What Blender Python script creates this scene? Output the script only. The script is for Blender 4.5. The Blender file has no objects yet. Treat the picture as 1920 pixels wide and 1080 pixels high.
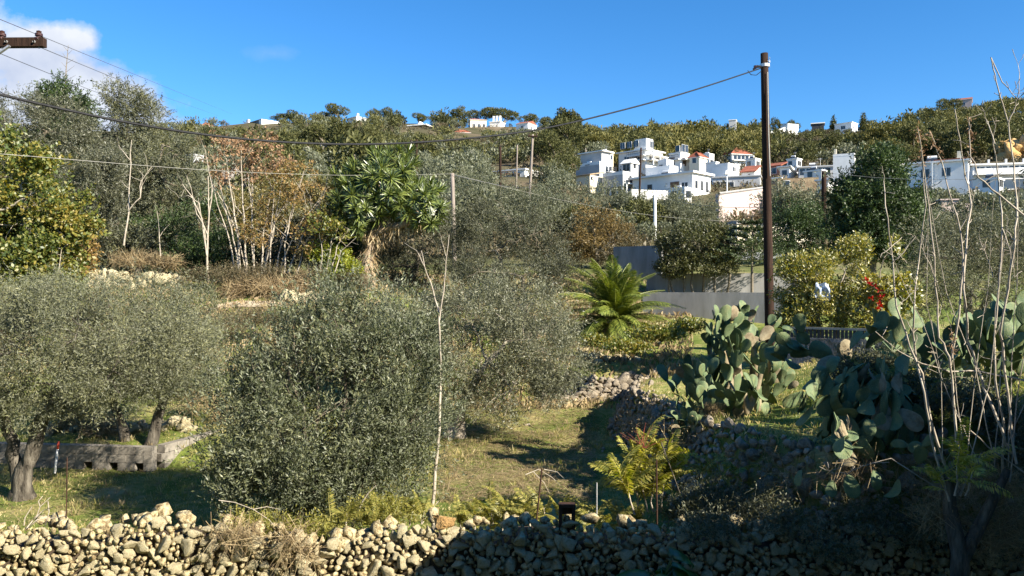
import bpy, math, random
import numpy as np
from mathutils import Vector, Matrix, Euler
R = math.radians
random.seed(7)
rng = np.random.default_rng(7)
S = bpy.context.scene
COL = S.collection

# ------------------------------------------------------------------ camera, sky, sun, exposure
CAMZ, F = 4.0, 1500.0
cam_d = bpy.data.cameras.new('camera')
cam_d.sensor_width = 36.0
cam_d.lens = F / 1920 * 36
cam_d.clip_start, cam_d.clip_end = 0.1, 8000
cam = bpy.data.objects.new('camera', cam_d)
cam.location = (0, 0, CAMZ)
cam.rotation_euler = (R(90), 0, 0)
COL.objects.link(cam)
S.camera = cam

SUN_EL, SUN_H = R(31), (0.82, -0.57)          # sun stands to the right, a little behind the camera
sun_d = bpy.data.lights.new('sun', 'SUN')
sun_d.energy = 5.0
sun_d.angle = R(0.5)
sun_d.color = (1.0, 0.92, 0.77)
sun = bpy.data.objects.new('sun', sun_d)
sv = Vector((SUN_H[0] * math.cos(SUN_EL), SUN_H[1] * math.cos(SUN_EL), math.sin(SUN_EL))).normalized()
sun.rotation_euler = sv.to_track_quat('Z', 'Y').to_euler()
sun.location = (30, -20, 40)
COL.objects.link(sun)

W = bpy.data.worlds.new('World')
S.world = W
W.use_nodes = True
nt = W.node_tree
nt.nodes.clear()
def N(tree, kind, **kw):
    n = tree.nodes.new(kind)
    for k, v in kw.items():
        if k.startswith('i_'):
            n.inputs[k[2:].replace('_', ' ')].default_value = v
        elif k.startswith('n_'):
            n.inputs[int(k[2:])].default_value = v
        else:
            setattr(n, k, v)
    return n
def LK(tree, a, b): tree.links.new(a, b)
sky = N(nt, 'ShaderNodeTexSky', sky_type='NISHITA', sun_disc=False, sun_elevation=SUN_EL,
        sun_rotation=math.atan2(SUN_H[0], SUN_H[1]), altitude=600, air_density=1.0, dust_density=0.0, ozone_density=6.0)
hsv = N(nt, 'ShaderNodeHueSaturation', i_Saturation=1.2, i_Value=1.0)
bg = N(nt, 'ShaderNodeBackground', i_Strength=0.077)
LK(nt, sky.outputs[0], hsv.inputs['Color']); LK(nt, hsv.outputs[0], bg.inputs['Color'])
tc = N(nt, 'ShaderNodeTexCoord')
sep = N(nt, 'ShaderNodeSeparateXYZ'); LK(nt, tc.outputs['Generated'], sep.inputs[0])
def M(op, a, b=None, c=None, tree=None, clamp=False):
    tree = tree or nt
    n = tree.nodes.new('ShaderNodeMath'); n.operation = op; n.use_clamp = clamp
    for i, v in enumerate((a, b, c)):
        if v is None: continue
        if isinstance(v, (int, float)): n.inputs[i].default_value = v
        else: LK(tree, v, n.inputs[i])
    return n.outputs[0]
yy = M('MAXIMUM', sep.outputs['Y'], 0.05)
cu = M('DIVIDE', sep.outputs['X'], yy)
cv = M('DIVIDE', sep.outputs['Z'], yy)
noi = N(nt, 'ShaderNodeTexNoise', i_Scale=11.0, i_Detail=10.0, i_Roughness=0.62)
LK(nt, tc.outputs['Generated'], noi.inputs['Vector'])
noi2 = N(nt, 'ShaderNodeTexNoise', i_Scale=11.0, i_Detail=7.0, i_Roughness=0.5)
LK(nt, tc.outputs['Generated'], noi2.inputs['Vector'])
def blob(u0, v0, ru, rv, tilt=0.0):
    du = M('SUBTRACT', cu, u0); dv = M('SUBTRACT', cv, v0)
    dv = M('ADD', dv, M('MULTIPLY', du, tilt))
    a = M('MULTIPLY', du, 1 / ru); b = M('MULTIPLY', dv, 1 / rv)
    return M('SUBTRACT', 1.0, M('SQRT', M('ADD', M('MULTIPLY', a, a), M('MULTIPLY', b, b))))
b1 = blob(-0.57, 0.262, 0.19, 0.074, 0.38)
b2 = blob(-0.585, 0.308, 0.10, 0.030, 0.0)
b3 = blob(-0.70, 0.225, 0.16, 0.085, 0.0)
dens = M('MAXIMUM', M('MAXIMUM', b1, b2), b3)
dens = M('ADD', dens, M('MULTIPLY', M('SUBTRACT', noi.outputs['Fac'], 0.5), 1.9))
dens = M('MULTIPLY', dens, 2.3, clamp=True)
wisp = M('MAXIMUM', blob(-0.30, 0.293, 0.06, 0.016), blob(-0.415, 0.232, 0.022, 0.014))
wisp = M('MULTIPLY', M('ADD', wisp, M('MULTIPLY', M('SUBTRACT', noi.outputs['Fac'], 0.62), 2.2)), 0.16, clamp=True)
dens = M('MAXIMUM', dens, wisp)
dens = M('MULTIPLY', dens, M('GREATER_THAN', sep.outputs['Y'], 0.1))
dens = M('MULTIPLY', dens, 0.93)
crp = N(nt, 'ShaderNodeValToRGB')
crp.color_ramp.elements[0].position = 0.30; crp.color_ramp.elements[0].color = (0.40, 0.47, 0.66, 1)
crp.color_ramp.elements[1].position = 0.56; crp.color_ramp.elements[1].color = (0.88, 0.90, 0.94, 1)
LK(nt, M('ADD', M('MULTIPLY', noi2.outputs['Fac'], 0.8), M('MULTIPLY', M('SUBTRACT', cv, 0.22), 1.6)), crp.inputs[0])
bgc = N(nt, 'ShaderNodeBackground', i_Strength=0.40)
LK(nt, crp.outputs[0], bgc.inputs['Color'])
mx = N(nt, 'ShaderNodeMixShader')
LK(nt, dens, mx.inputs[0]); LK(nt, bg.outputs[0], mx.inputs[1]); LK(nt, bgc.outputs[0], mx.inputs[2])
wo = N(nt, 'ShaderNodeOutputWorld'); LK(nt, mx.outputs[0], wo.inputs[0])

S.view_settings.view_transform = 'Standard'
S.view_settings.look = 'None'
S.view_settings.exposure = 1.45
S.view_settings.gamma = 1.0
S.view_settings.use_curve_mapping = False
S.cycles.max_bounces = 6
S.cycles.transparent_max_bounces = 4
S.cycles.caustics_reflective = False
S.cycles.caustics_refractive = False

# ------------------------------------------------------------------ helpers
def P(px, py, d):
    """point at depth d metres that lies on the sight line of photo pixel (px, py)"""
    return np.array(((px - 960) * d / F, d, CAMZ - (py - 540) * d / F))
def unit(v):
    v = np.asarray(v, float)
    return v / np.maximum(np.linalg.norm(v, axis=-1, keepdims=True), 1e-9)

def mesh_np(name, V, Fa, mat=None, rnd=None, smooth=False, mi=None):
    V = np.asarray(V, np.float32); Fa = np.asarray(Fa, np.int32)
    me = bpy.data.meshes.new(name)
    nf, k = Fa.shape
    me.vertices.add(len(V)); me.vertices.foreach_set('co', V.ravel())
    me.loops.add(nf * k); me.loops.foreach_set('vertex_index', Fa.ravel())
    me.polygons.add(nf)
    me.polygons.foreach_set('loop_start', np.arange(0, nf * k, k, dtype=np.int32))
    me.polygons.foreach_set('loop_total', np.full(nf, k, np.int32))
    if smooth: me.polygons.foreach_set('use_smooth', np.ones(nf, bool))
    if mat is not None:
        for m in (mat if isinstance(mat, (list, tuple)) else [mat]): me.materials.append(m)
    if mi is not None: me.polygons.foreach_set('material_index', np.asarray(mi, np.int32))
    me.update(calc_edges=True)
    if rnd is not None:
        a = me.attributes.new('rnd', 'FLOAT', 'FACE')
        a.data.foreach_set('value', np.asarray(rnd, np.float32))
    return me

def link(name, data, parent=None, loc=(0, 0, 0), rot=None, scale=None, **props):
    o = bpy.data.objects.new(name, data)
    o.location = loc
    if rot is not None: o.rotation_euler = rot
    if scale is not None: o.scale = scale if hasattr(scale, '__len__') else (scale,) * 3
    COL.objects.link(o)
    if parent is not None: o.parent = parent
    for k, v in props.items(): o[k] = v
    return o

def thing(name, label, cat, loc=(0, 0, 0), group=None, data=None, rot=None, scale=None):
    o = link(name, data, None, tuple(float(c) for c in loc), rot, scale)
    o['label'] = label; o['category'] = cat; o['kind'] = 'thing'
    if group: o['group'] = group
    return o

BOXF = [(0, 3, 2, 1), (4, 5, 6, 7), (0, 1, 5, 4), (1, 2, 6, 5), (2, 3, 7, 6), (3, 0, 4, 7)]
class MB:
    """collects boxes, prisms and tubes, builds ONE mesh"""
    def __init__(s): s.v = []; s.f = []
    def add(s, vs, fs):
        n = len(s.v); s.v += [tuple(map(float, v)) for v in vs]; s.f += [tuple(i + n for i in f) for f in fs]; return s
    def box(s, x0, x1, y0, y1, z0, z1):
        return s.add([(x0, y0, z0), (x1, y0, z0), (x1, y1, z0), (x0, y1, z0), (x0, y0, z1), (x1, y0, z1), (x1, y1, z1), (x0, y1, z1)], BOXF)
    def tube(s, path, sides=6):
        V, Q = tubes([path], sides); return s.add(V, [tuple(q) for q in Q])
    def mesh(s, name, mat, smooth=False):
        me = bpy.data.meshes.new(name); me.from_pydata(s.v, [], s.f)
        if mat: me.materials.append(mat)
        if smooth:
            me.polygons.foreach_set('use_smooth', [True] * len(me.polygons))
        me.update(); return me

def tubes(paths, sides=5):
    """paths: lists of (x, y, z, r); returns vertices and quads"""
    Vs, Fs, n = [], [], 0
    ang = np.arange(sides) * 2 * math.pi / sides
    ca, sa = np.cos(ang)[None, :, None], np.sin(ang)[None, :, None]
    for p in paths:
        p = np.asarray(p, float)
        q, r = p[:, :3], p[:, 3]
        t = unit(np.gradient(q, axis=0))
        ref = np.array((0.31, 0.95, 0.05)) if abs(t[0, 2]) > 0.6 else np.array((0.05, 0.1, 1.0))
        u = unit(np.cross(t, ref)); v = np.cross(t, u)
        ring = q[:, None, :] + r[:, None, None] * (ca * u[:, None, :] + sa * v[:, None, :])
        Vs.append(ring.reshape(-1, 3))
        k = len(q)
        i = np.arange(k - 1)[:, None] * sides; j = np.arange(sides)[None, :]; j2 = (j + 1) % sides
        Fs.append(np.stack((i + j, i + j2, i + sides + j2, i + sides + j), -1).reshape(-1, 4) + n)
        n += k * sides
    return np.concatenate(Vs), np.concatenate(Fs)

def wob(a, b, r0, r1, n=5, amp=0.06, rs=rng, lift=0.0):
    """a slightly crooked path from a to b with tapering radius"""
    a = np.asarray(a, float); b = np.asarray(b, float)
    t = np.linspace(0, 1, n)[:, None]
    q = a + (b - a) * t
    L = np.linalg.norm(b - a)
    q += rs.normal(0, amp * L, (n, 3)) * np.sin(np.pi * t)
    q[:, 2] += lift * L * np.sin(np.pi * t[:, 0])
    r = r0 + (r1 - r0) * t
    return np.hstack((q, r))

# smooth pseudo noise in 3D
_ph = np.random.default_rng(3).uniform(0, 6.28, (6, 3)); _k = np.random.default_rng(4).normal(0, 1, (6, 3))
def noise3(p, s):
    p = np.asarray(p) * s
    o = 0
    for i in range(6):
        o = o + np.sin(p @ _k[i] * 1.7 + _ph[i, 0]) * np.cos(p @ _k[(i + 2) % 6] + _ph[i, 1])
    return o / 3.0
def smooth(a, b, x):
    t = np.clip((np.asarray(x, float) - a) / (b - a), 0, 1)
    return t * t * (3 - 2 * t)

# ------------------------------------------------------------------ materials (procedural)
MATS = {}
def ramp(tree, stops):
    c = tree.nodes.new('ShaderNodeValToRGB')
    e = c.color_ramp.elements
    while len(e) < len(stops): e.new(0.5)
    for el, (p, col) in zip(e, stops):
        el.position = p; el.color = (*col, 1)
    return c
def newmat(name):
    m = bpy.data.materials.new(name); m.use_nodes = True
    t = m.node_tree; t.nodes.clear()
    out = t.nodes.new('ShaderNodeOutputMaterial')
    MATS[name] = m
    return m, t, out

def leafmat(name, stops, back=None, trans=0.28, rough=0.5, gloss=0.06, tcol=None):
    m, t, out = newmat(name)
    at = N(t, 'ShaderNodeAttribute', attribute_name='rnd')
    oi = N(t, 'ShaderNodeObjectInfo')
    fac = M('ADD', at.outputs['Fac'], M('MULTIPLY', M('SUBTRACT', oi.outputs['Random'], 0.5), 0.22, tree=t), tree=t)
    rp = ramp(t, stops); LK(t, fac, rp.inputs[0])
    col = rp.outputs[0]
    if back:
        g = N(t, 'ShaderNodeNewGeometry')
        mixc = N(t, 'ShaderNodeMix', data_type='RGBA')
        LK(t, g.outputs['Backfacing'], mixc.inputs[0]); LK(t, col, mixc.inputs[6]); mixc.inputs[7].default_value = (*back, 1)
        col = mixc.outputs[2]
    df = N(t, 'ShaderNodeBsdfDiffuse'); LK(t, col, df.inputs[0])
    tr = N(t, 'ShaderNodeBsdfTranslucent')
    hs = N(t, 'ShaderNodeHueSaturation', i_Saturation=1.15, i_Value=1.35); LK(t, col, hs.inputs['Color']); LK(t, hs.outputs[0], tr.inputs[0])
    m1 = N(t, 'ShaderNodeMixShader'); m1.inputs[0].default_value = trans
    LK(t, df.outputs[0], m1.inputs[1]); LK(t, tr.outputs[0], m1.inputs[2])
    gl = N(t, 'ShaderNodeBsdfGlossy', i_Roughness=rough); gl.inputs[0].default_value = (1, 1, 1, 1)
    m2 = N(t, 'ShaderNodeMixShader'); m2.inputs[0].default_value = gloss
    LK(t, m1.outputs[0], m2.inputs[1]); LK(t, gl.outputs[0], m2.inputs[2])
    LK(t, m2.outputs[0], out.inputs[0])
    return m

def roughmat(name, stops, scale=6.0, detail=6, bump=0.3, bscale=None, rough=0.9, coords='Object', objvar=0.0, stretch=None, bdist=0.02, spec=0.2, metal=0.0, pits=False):
    m, t, out = newmat(name)
    tcn = N(t, 'ShaderNodeTexCoord')
    vec = tcn.outputs[coords]
    if coords == 'World':
        pass
    oi = N(t, 'ShaderNodeObjectInfo')
    add = N(t, 'ShaderNodeVectorMath', operation='ADD')
    sc = N(t, 'ShaderNodeVectorMath', operation='SCALE'); sc.inputs[0].default_value = (17, 31, 23)
    LK(t, oi.outputs['Random'], sc.inputs['Scale'])
    LK(t, vec, add.inputs[0]); LK(t, sc.outputs[0], add.inputs[1])
    vec = add.outputs[0]
    if stretch:
        mp = N(t, 'ShaderNodeMapping'); mp.inputs['Scale'].default_value = stretch
        LK(t, vec, mp.inputs[0]); vec = mp.outputs[0]
    n1 = N(t, 'ShaderNodeTexNoise', i_Scale=scale, i_Detail=detail, i_Roughness=0.62); LK(t, vec, n1.inputs['Vector'])
    fac = n1.outputs['Fac']
    if objvar:
        fac = M('ADD', fac, M('MULTIPLY', M('SUBTRACT', oi.outputs['Random'], 0.5), objvar, tree=t), tree=t)
    rp = ramp(t, stops); LK(t, fac, rp.inputs[0])
    bs = N(t, 'ShaderNodeBsdfPrincipled', i_Roughness=rough, i_Metallic=metal)
    bs.inputs['Specular IOR Level'].default_value = spec
    LK(t, rp.outputs[0], bs.inputs['Base Color'])
    n2 = N(t, 'ShaderNodeTexNoise', i_Scale=bscale or scale * 4, i_Detail=5.0, i_Roughness=0.6); LK(t, vec, n2.inputs['Vector'])
    h = n2.outputs['Fac']
    if pits:
        vo = N(t, 'ShaderNodeTexVoronoi', i_Scale=(bscale or scale * 4) * 0.8); LK(t, vec, vo.inputs['Vector'])
        h = M('ADD', h, M('MULTIPLY', M('MINIMUM', vo.outputs['Distance'], 0.5, tree=t), 1.2, tree=t), tree=t)
    bp = N(t, 'ShaderNodeBump', i_Strength=bump, i_Distance=bdist); LK(t, h, bp.inputs['Height'])
    LK(t, bp.outputs[0], bs.inputs['Normal'])
    LK(t, bs.outputs[0], out.inputs[0])
    return m

OLIVE = leafmat('olive_leaf', [(0.0, (0.041, 0.046, 0.018)), (0.45, (0.095, 0.102, 0.044)), (0.8, (0.160, 0.166, 0.077)), (1.0, (0.256, 0.250, 0.122))], back=(0.173, 0.179, 0.118), trans=0.22, gloss=0.025, rough=0.6)
OLIVED = leafmat('dark_olive_leaf', [(0.0, (0.031, 0.035, 0.013)), (0.5, (0.070, 0.074, 0.030)), (1.0, (0.174, 0.170, 0.074))], back=(0.132, 0.138, 0.090), trans=0.22, gloss=0.025, rough=0.6)
OLIVEF = leafmat('far_olive_leaf', [(0.0, (0.050, 0.058, 0.027)), (0.5, (0.095, 0.103, 0.047)), (1.0, (0.157, 0.162, 0.084))], back=(0.146, 0.157, 0.101), trans=0.2, gloss=0.03)
DARKOLIVE = leafmat('deep_olive_leaf', [(0.0, (0.020, 0.023, 0.009)), (0.5, (0.046, 0.049, 0.020)), (1.0, (0.115, 0.112, 0.049))], back=(0.087, 0.091, 0.059), trans=0.22, gloss=0.025, rough=0.6)
LEFTLEAF = leafmat('dull_green_leaf', [(0.0, (0.042, 0.046, 0.021)), (0.5, (0.083, 0.086, 0.041)), (1.0, (0.146, 0.142, 0.077))], back=(0.115, 0.119, 0.077), trans=0.22, gloss=0.04)
BUSHLEAF = leafmat('olive_bush_leaf', [(0.0, (0.024, 0.032, 0.012)), (0.45, (0.056, 0.070, 0.028)), (0.8, (0.115, 0.130, 0.056)), (1.0, (0.23, 0.235, 0.12))], back=(0.15, 0.165, 0.105), trans=0.25, gloss=0.03, rough=0.5)
GREYGREEN = leafmat('grey_green_leaf', [(0.0, (0.063, 0.068, 0.031)), (0.5, (0.123, 0.128, 0.062)), (1.0, (0.217, 0.211, 0.114))], back=(0.172, 0.177, 0.114), trans=0.22, gloss=0.04)
PINE = leafmat('pine_needle', [(0.0, (0.026, 0.034, 0.012)), (0.5, (0.06, 0.066, 0.02)), (1.0, (0.12, 0.115, 0.034))], trans=0.15, gloss=0.02)
PINEY = leafmat('yellow_pine_needle', [(0.0, (0.05, 0.056, 0.014)), (0.5, (0.105, 0.10, 0.024)), (1.0, (0.18, 0.155, 0.04))], trans=0.15, gloss=0.02)
SCRUB = leafmat('scrub_leaf', [(0.0, (0.05, 0.046, 0.022)), (0.45, (0.085, 0.078, 0.04)), (0.75, (0.12, 0.095, 0.052)), (1.0, (0.17, 0.13, 0.075))], trans=0.15, gloss=0.02)
FIG = leafmat('fig_leaf', [(0.0, (0.03, 0.05, 0.012)), (0.4, (0.075, 0.11, 0.022)), (0.7, (0.17, 0.18, 0.03)), (1.0, (0.30, 0.23, 0.045))], trans=0.35, gloss=0.04)
LIME = leafmat('lime_leaf', [(0.0, (0.08, 0.12, 0.012)), (0.5, (0.20, 0.24, 0.02)), (1.0, (0.36, 0.34, 0.035))], trans=0.35, gloss=0.04)
AUTUMN = leafmat('autumn_leaf', [(0.0, (0.08, 0.075, 0.025)), (0.4, (0.16, 0.135, 0.042)), (0.7, (0.27, 0.16, 0.05)), (1.0, (0.34, 0.24, 0.10))], trans=0.3, gloss=0.02)
RUSTLEAF = leafmat('dried_leaf', [(0.0, (0.15, 0.085, 0.045)), (0.5, (0.27, 0.165, 0.09)), (1.0, (0.40, 0.25, 0.14))], trans=0.25, gloss=0.02)
RUSSET = leafmat('russet_leaf', [(0.0, (0.07, 0.055, 0.022)), (0.5, (0.145, 0.10, 0.036)), (1.0, (0.22, 0.155, 0.055))], trans=0.25, gloss=0.02)
DARKLEAF = leafmat('dark_glossy_leaf', [(0.0, (0.014, 0.026, 0.010)), (0.5, (0.032, 0.055, 0.018)), (1.0, (0.075, 0.11, 0.03))], trans=0.2, gloss=0.025, rough=0.5)
CITRUS = leafmat('citrus_leaf', [(0.0, (0.04, 0.06, 0.014)), (0.4, (0.12, 0.14, 0.025)), (0.75, (0.30, 0.26, 0.04)), (1.0, (0.45, 0.36, 0.08))], trans=0.3, gloss=0.07)
REDLEAF = leafmat('red_bract', [(0.0, (0.22, 0.012, 0.012)), (1.0, (0.45, 0.03, 0.025))], trans=0.3, gloss=0.03)
PALM = leafmat('palm_leaflet', [(0.0, (0.052, 0.081, 0.014)), (0.5, (0.138, 0.184, 0.029)), (1.0, (0.276, 0.299, 0.057))], trans=0.25, gloss=0.06, rough=0.4)
YUCCA = leafmat('yucca_blade', [(0.0, (0.033, 0.055, 0.016)), (0.5, (0.094, 0.132, 0.030)), (1.0, (0.209, 0.243, 0.055))], trans=0.18, gloss=0.07, rough=0.4)
FERN = leafmat('feathery_leaf', [(0.0, (0.090, 0.102, 0.018)), (0.5, (0.213, 0.213, 0.041)), (1.0, (0.377, 0.328, 0.082))], trans=0.42, gloss=0.03)
GRASS = leafmat('grass_blade', [(0.0, (0.090, 0.132, 0.024)), (0.45, (0.180, 0.210, 0.042)), (0.66, (0.408, 0.348, 0.132)), (1.0, (0.624, 0.504, 0.264))], trans=0.42, gloss=0.02)
STRAW = leafmat('straw_blade', [(0.0, (0.140, 0.100, 0.060)), (0.5, (0.270, 0.200, 0.110)), (1.0, (0.420, 0.330, 0.190))], trans=0.2, gloss=0.01)
NORFOLK = leafmat('norfolk_needle', [(0.0, (0.02, 0.032, 0.014)), (0.5, (0.05, 0.07, 0.025)), (1.0, (0.11, 0.14, 0.05))], trans=0.15, gloss=0.03)
SAPLEAF = leafmat('sapling_leaf', [(0.0, (0.12, 0.14, 0.02)), (0.5, (0.30, 0.31, 0.05)), (1.0, (0.52, 0.46, 0.11))], trans=0.45, gloss=0.04)
BROAD = leafmat('broad_green_leaf', [(0.0, (0.03, 0.075, 0.012)), (1.0, (0.08, 0.16, 0.03))], trans=0.3, gloss=0.08, rough=0.35)
REDSTALK = roughmat('red_stalk', [(0.3, (0.16, 0.04, 0.03)), (0.7, (0.30, 0.10, 0.06))], 8)

BARK = roughmat('olive_bark', [(0.3, (0.031, 0.026, 0.020)), (0.5, (0.093, 0.081, 0.065)), (0.7, (0.186, 0.167, 0.136))], 5, bump=0.8, bscale=14, stretch=(2.2, 2.2, 0.5), bdist=0.04)
PALEBARK = roughmat('pale_bark', [(0.25, (0.20, 0.165, 0.125)), (0.5, (0.37, 0.32, 0.255)), (0.75, (0.50, 0.45, 0.37))], 7, bump=0.3, bscale=30)
TWIG = roughmat('twig_bark', [(0.3, (0.10, 0.085, 0.06)), (0.7, (0.24, 0.20, 0.15))], 8, bump=0.2)
THATCH = roughmat('yucca_bark', [(0.3, (0.16, 0.11, 0.07)), (0.5, (0.33, 0.25, 0.17)), (0.7, (0.48, 0.39, 0.28))], 6, bump=0.8, bscale=18, stretch=(3, 3, 0.6), bdist=0.05)
POLEWOOD = roughmat('dark_pole_wood', [(0.3, (0.016, 0.009, 0.006)), (0.55, (0.034, 0.018, 0.012)), (0.75, (0.06, 0.034, 0.023))], 5, bump=0.4, bscale=20, stretch=(6, 6, 0.35))
GREYWOOD = roughmat('grey_pole_wood', [(0.3, (0.15, 0.12, 0.10)), (0.7, (0.33, 0.28, 0.24))], 5, bump=0.3, stretch=(6, 6, 0.4))
BLACK = roughmat('black_rubber', [(0.3, (0.012, 0.012, 0.013)), (0.7, (0.025, 0.025, 0.027))], 8, rough=0.6)
WIRE = roughmat('grey_wire', [(0.3, (0.08, 0.08, 0.085)), (0.7, (0.14, 0.14, 0.15))], 8, rough=0.5)
PALEWIRE = roughmat('pale_wire', [(0.3, (0.266, 0.252, 0.217)), (0.7, (0.364, 0.350, 0.315))], 8, rough=0.6)
CERAMIC = roughmat('brown_ceramic', [(0.3, (0.03, 0.012, 0.009)), (0.7, (0.06, 0.025, 0.018))], 8, rough=0.25, spec=0.5)
GALV = roughmat('galvanised_steel', [(0.3, (0.45, 0.45, 0.45)), (0.7, (0.62, 0.62, 0.62))], 8, rough=0.45, metal=0.5)
RUST = roughmat('rusty_steel', [(0.3, (0.025, 0.014, 0.010)), (0.7, (0.08, 0.04, 0.025))], 9, rough=0.85)
STONE_STOPS = [(0.30, (0.065, 0.043, 0.021)), (0.42, (0.206, 0.155, 0.079)), (0.50, (0.361, 0.292, 0.166)), (0.60, (0.447, 0.387, 0.240)), (0.78, (0.499, 0.439, 0.299)), (0.95, (0.447, 0.292, 0.124))]
STONE = roughmat('limestone', STONE_STOPS, 3.6, detail=10, bump=0.7, bscale=11, objvar=0.26, bdist=0.05, pits=True)
STONELO = roughmat('small_limestone', STONE_STOPS, 18, detail=10, bump=0.7, bscale=50, bdist=0.02, pits=True)
GREYSTONE = roughmat('grey_limestone', [(0.25, (0.07, 0.052, 0.036)), (0.45, (0.17, 0.135, 0.095)), (0.6, (0.28, 0.235, 0.175)), (0.85, (0.40, 0.34, 0.265))], 2.6, bump=0.7, bscale=9, objvar=0.3, bdist=0.05, pits=True)
EARTH = roughmat('dark_earth', [(0.3, (0.045, 0.033, 0.024)), (0.7, (0.12, 0.09, 0.06))], 3, bump=0.7, bscale=16)
BLOCK = roughmat('concrete_block', [(0.3, (0.085, 0.072, 0.056)), (0.5, (0.155, 0.138, 0.115)), (0.75, (0.25, 0.225, 0.19))], 5, bump=0.5, bscale=40, objvar=0.35)
CONC = roughmat('grey_concrete', [(0.3, (0.20, 0.195, 0.185)), (0.5, (0.27, 0.262, 0.25)), (0.7, (0.35, 0.34, 0.325))], 1.3, detail=8, bump=0.2, bscale=20, stretch=(1.6, 1.6, 0.35))
WHITEW = roughmat('white_plaster', [(0.25, (0.66, 0.64, 0.60)), (0.5, (0.78, 0.77, 0.74)), (0.8, (0.84, 0.83, 0.81))], 0.5, bump=0.08, bscale=12)
CREAM = roughmat('cream_plaster', [(0.25, (0.60, 0.52, 0.38)), (0.5, (0.72, 0.65, 0.50)), (0.8, (0.78, 0.72, 0.58))], 0.5, bump=0.08, bscale=12)
PINKW = roughmat('pink_plaster', [(0.25, (0.396, 0.288, 0.259)), (0.5, (0.490, 0.382, 0.346)), (0.8, (0.518, 0.432, 0.396))], 0.4, bump=0.08)
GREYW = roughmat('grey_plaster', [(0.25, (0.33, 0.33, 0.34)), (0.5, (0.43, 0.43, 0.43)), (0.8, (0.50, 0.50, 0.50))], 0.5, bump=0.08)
SALMON = roughmat('salmon_plaster', [(0.3, (0.46, 0.20, 0.13)), (0.7, (0.58, 0.28, 0.19))], 0.5, bump=0.08)
TAN = roughmat('tan_masonry', [(0.3, (0.20, 0.14, 0.085)), (0.5, (0.33, 0.24, 0.145)), (0.75, (0.46, 0.36, 0.22))], 1.2, bump=0.6, bscale=6, bdist=0.1)
ROCK = roughmat('pale_rock', [(0.3, (0.16, 0.13, 0.11)), (0.5, (0.36, 0.32, 0.28)), (0.75, (0.52, 0.48, 0.43))], 0.5, bump=0.8, bscale=2.5, bdist=0.4)
GREYROCK = roughmat('grey_rock', [(0.3, (0.10, 0.10, 0.105)), (0.6, (0.22, 0.22, 0.225)), (0.8, (0.3, 0.3, 0.3))], 0.5, bump=0.8, bscale=2.0, bdist=0.4)
OCHRE = roughmat('ochre_rock', [(0.3, (0.28, 0.16, 0.06)), (0.5, (0.48, 0.30, 0.12)), (0.75, (0.60, 0.44, 0.24))], 0.4, bump=0.8, bscale=2.0, bdist=0.4)
TILE = roughmat('red_roof_tile', [(0.3, (0.187, 0.061, 0.040)), (0.6, (0.288, 0.101, 0.061)), (0.8, (0.346, 0.144, 0.094))], 1.2, bump=0.3, bscale=8)
GLASS = roughmat('dark_window_glass', [(0.3, (0.02, 0.024, 0.03)), (0.7, (0.035, 0.04, 0.05))], 1.0, rough=0.12, spec=0.6, bump=0.0)
SHUT = roughmat('brown_shutter', [(0.3, (0.10, 0.06, 0.04)), (0.7, (0.16, 0.10, 0.07))], 1.0)
DARKM = roughmat('dark_metal', [(0.3, (0.03, 0.03, 0.035)), (0.7, (0.06, 0.06, 0.065))], 3, rough=0.5)
def cactusmat():
    m = roughmat('cactus_skin', [(0.15, (0.044, 0.078, 0.042)), (0.42, (0.052, 0.090, 0.048)), (0.62, (0.078, 0.122, 0.062)), (0.86, (0.13, 0.17, 0.078)), (1.0, (0.19, 0.19, 0.08))], 2.6, bump=0.4, bscale=20, rough=0.6, objvar=0.6, spec=0.25)
    t = m.node_tree; bs = [n for n in t.nodes if n.type == 'BSDF_PRINCIPLED'][0]; rp = [n for n in t.nodes if n.type == 'VALTORGB'][0]
    tcn = [n for n in t.nodes if n.type == 'TEX_COORD'][0]
    vo = N(t, 'ShaderNodeTexVoronoi', i_Scale=11.0, i_Randomness=0.35); LK(t, tcn.outputs['Object'], vo.inputs['Vector'])
    sp_ = M('LESS_THAN', vo.outputs['Distance'], 0.24, tree=t)
    n3 = N(t, 'ShaderNodeTexNoise', i_Scale=5.0, i_Detail=6.0, i_Roughness=0.7); LK(t, tcn.outputs['Object'], n3.inputs['Vector'])
    scar = M('MULTIPLY', M('GREATER_THAN', n3.outputs['Fac'], 0.64, tree=t), 0.7, tree=t)
    a = N(t, 'ShaderNodeMix', data_type='RGBA'); a.inputs[7].default_value = (0.24, 0.22, 0.12, 1); LK(t, M('MULTIPLY', sp_, 0.55, tree=t), a.inputs[0]); LK(t, rp.outputs[0], a.inputs[6])
    b = N(t, 'ShaderNodeMix', data_type='RGBA'); b.inputs[7].default_value = (0.15, 0.115, 0.065, 1); LK(t, scar, b.inputs[0]); LK(t, a.outputs[2], b.inputs[6])
    LK(t, b.outputs[2], bs.inputs['Base Color'])
    return m
CACTUS = cactusmat()
DRYPAD = roughmat('dry_cactus_skin', [(0.3, (0.16, 0.12, 0.07)), (0.7, (0.30, 0.26, 0.17))], 4.0, bump=0.5, bscale=20)
REDPAINT = roughmat('red_paint', [(0.3, (0.42, 0.05, 0.03)), (0.7, (0.5, 0.08, 0.05))], 8, rough=0.5)
WHITEPAINT = roughmat('white_paint', [(0.3, (0.70, 0.69, 0.67)), (0.7, (0.82, 0.81, 0.79))], 8, rough=0.5)
BLUECLOTH = roughmat('pale_blue_sheet', [(0.35, (0.22, 0.28, 0.42)), (0.6, (0.55, 0.62, 0.74)), (0.75, (0.75, 0.78, 0.82))], 6, rough=0.6, bump=0.5)
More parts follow.
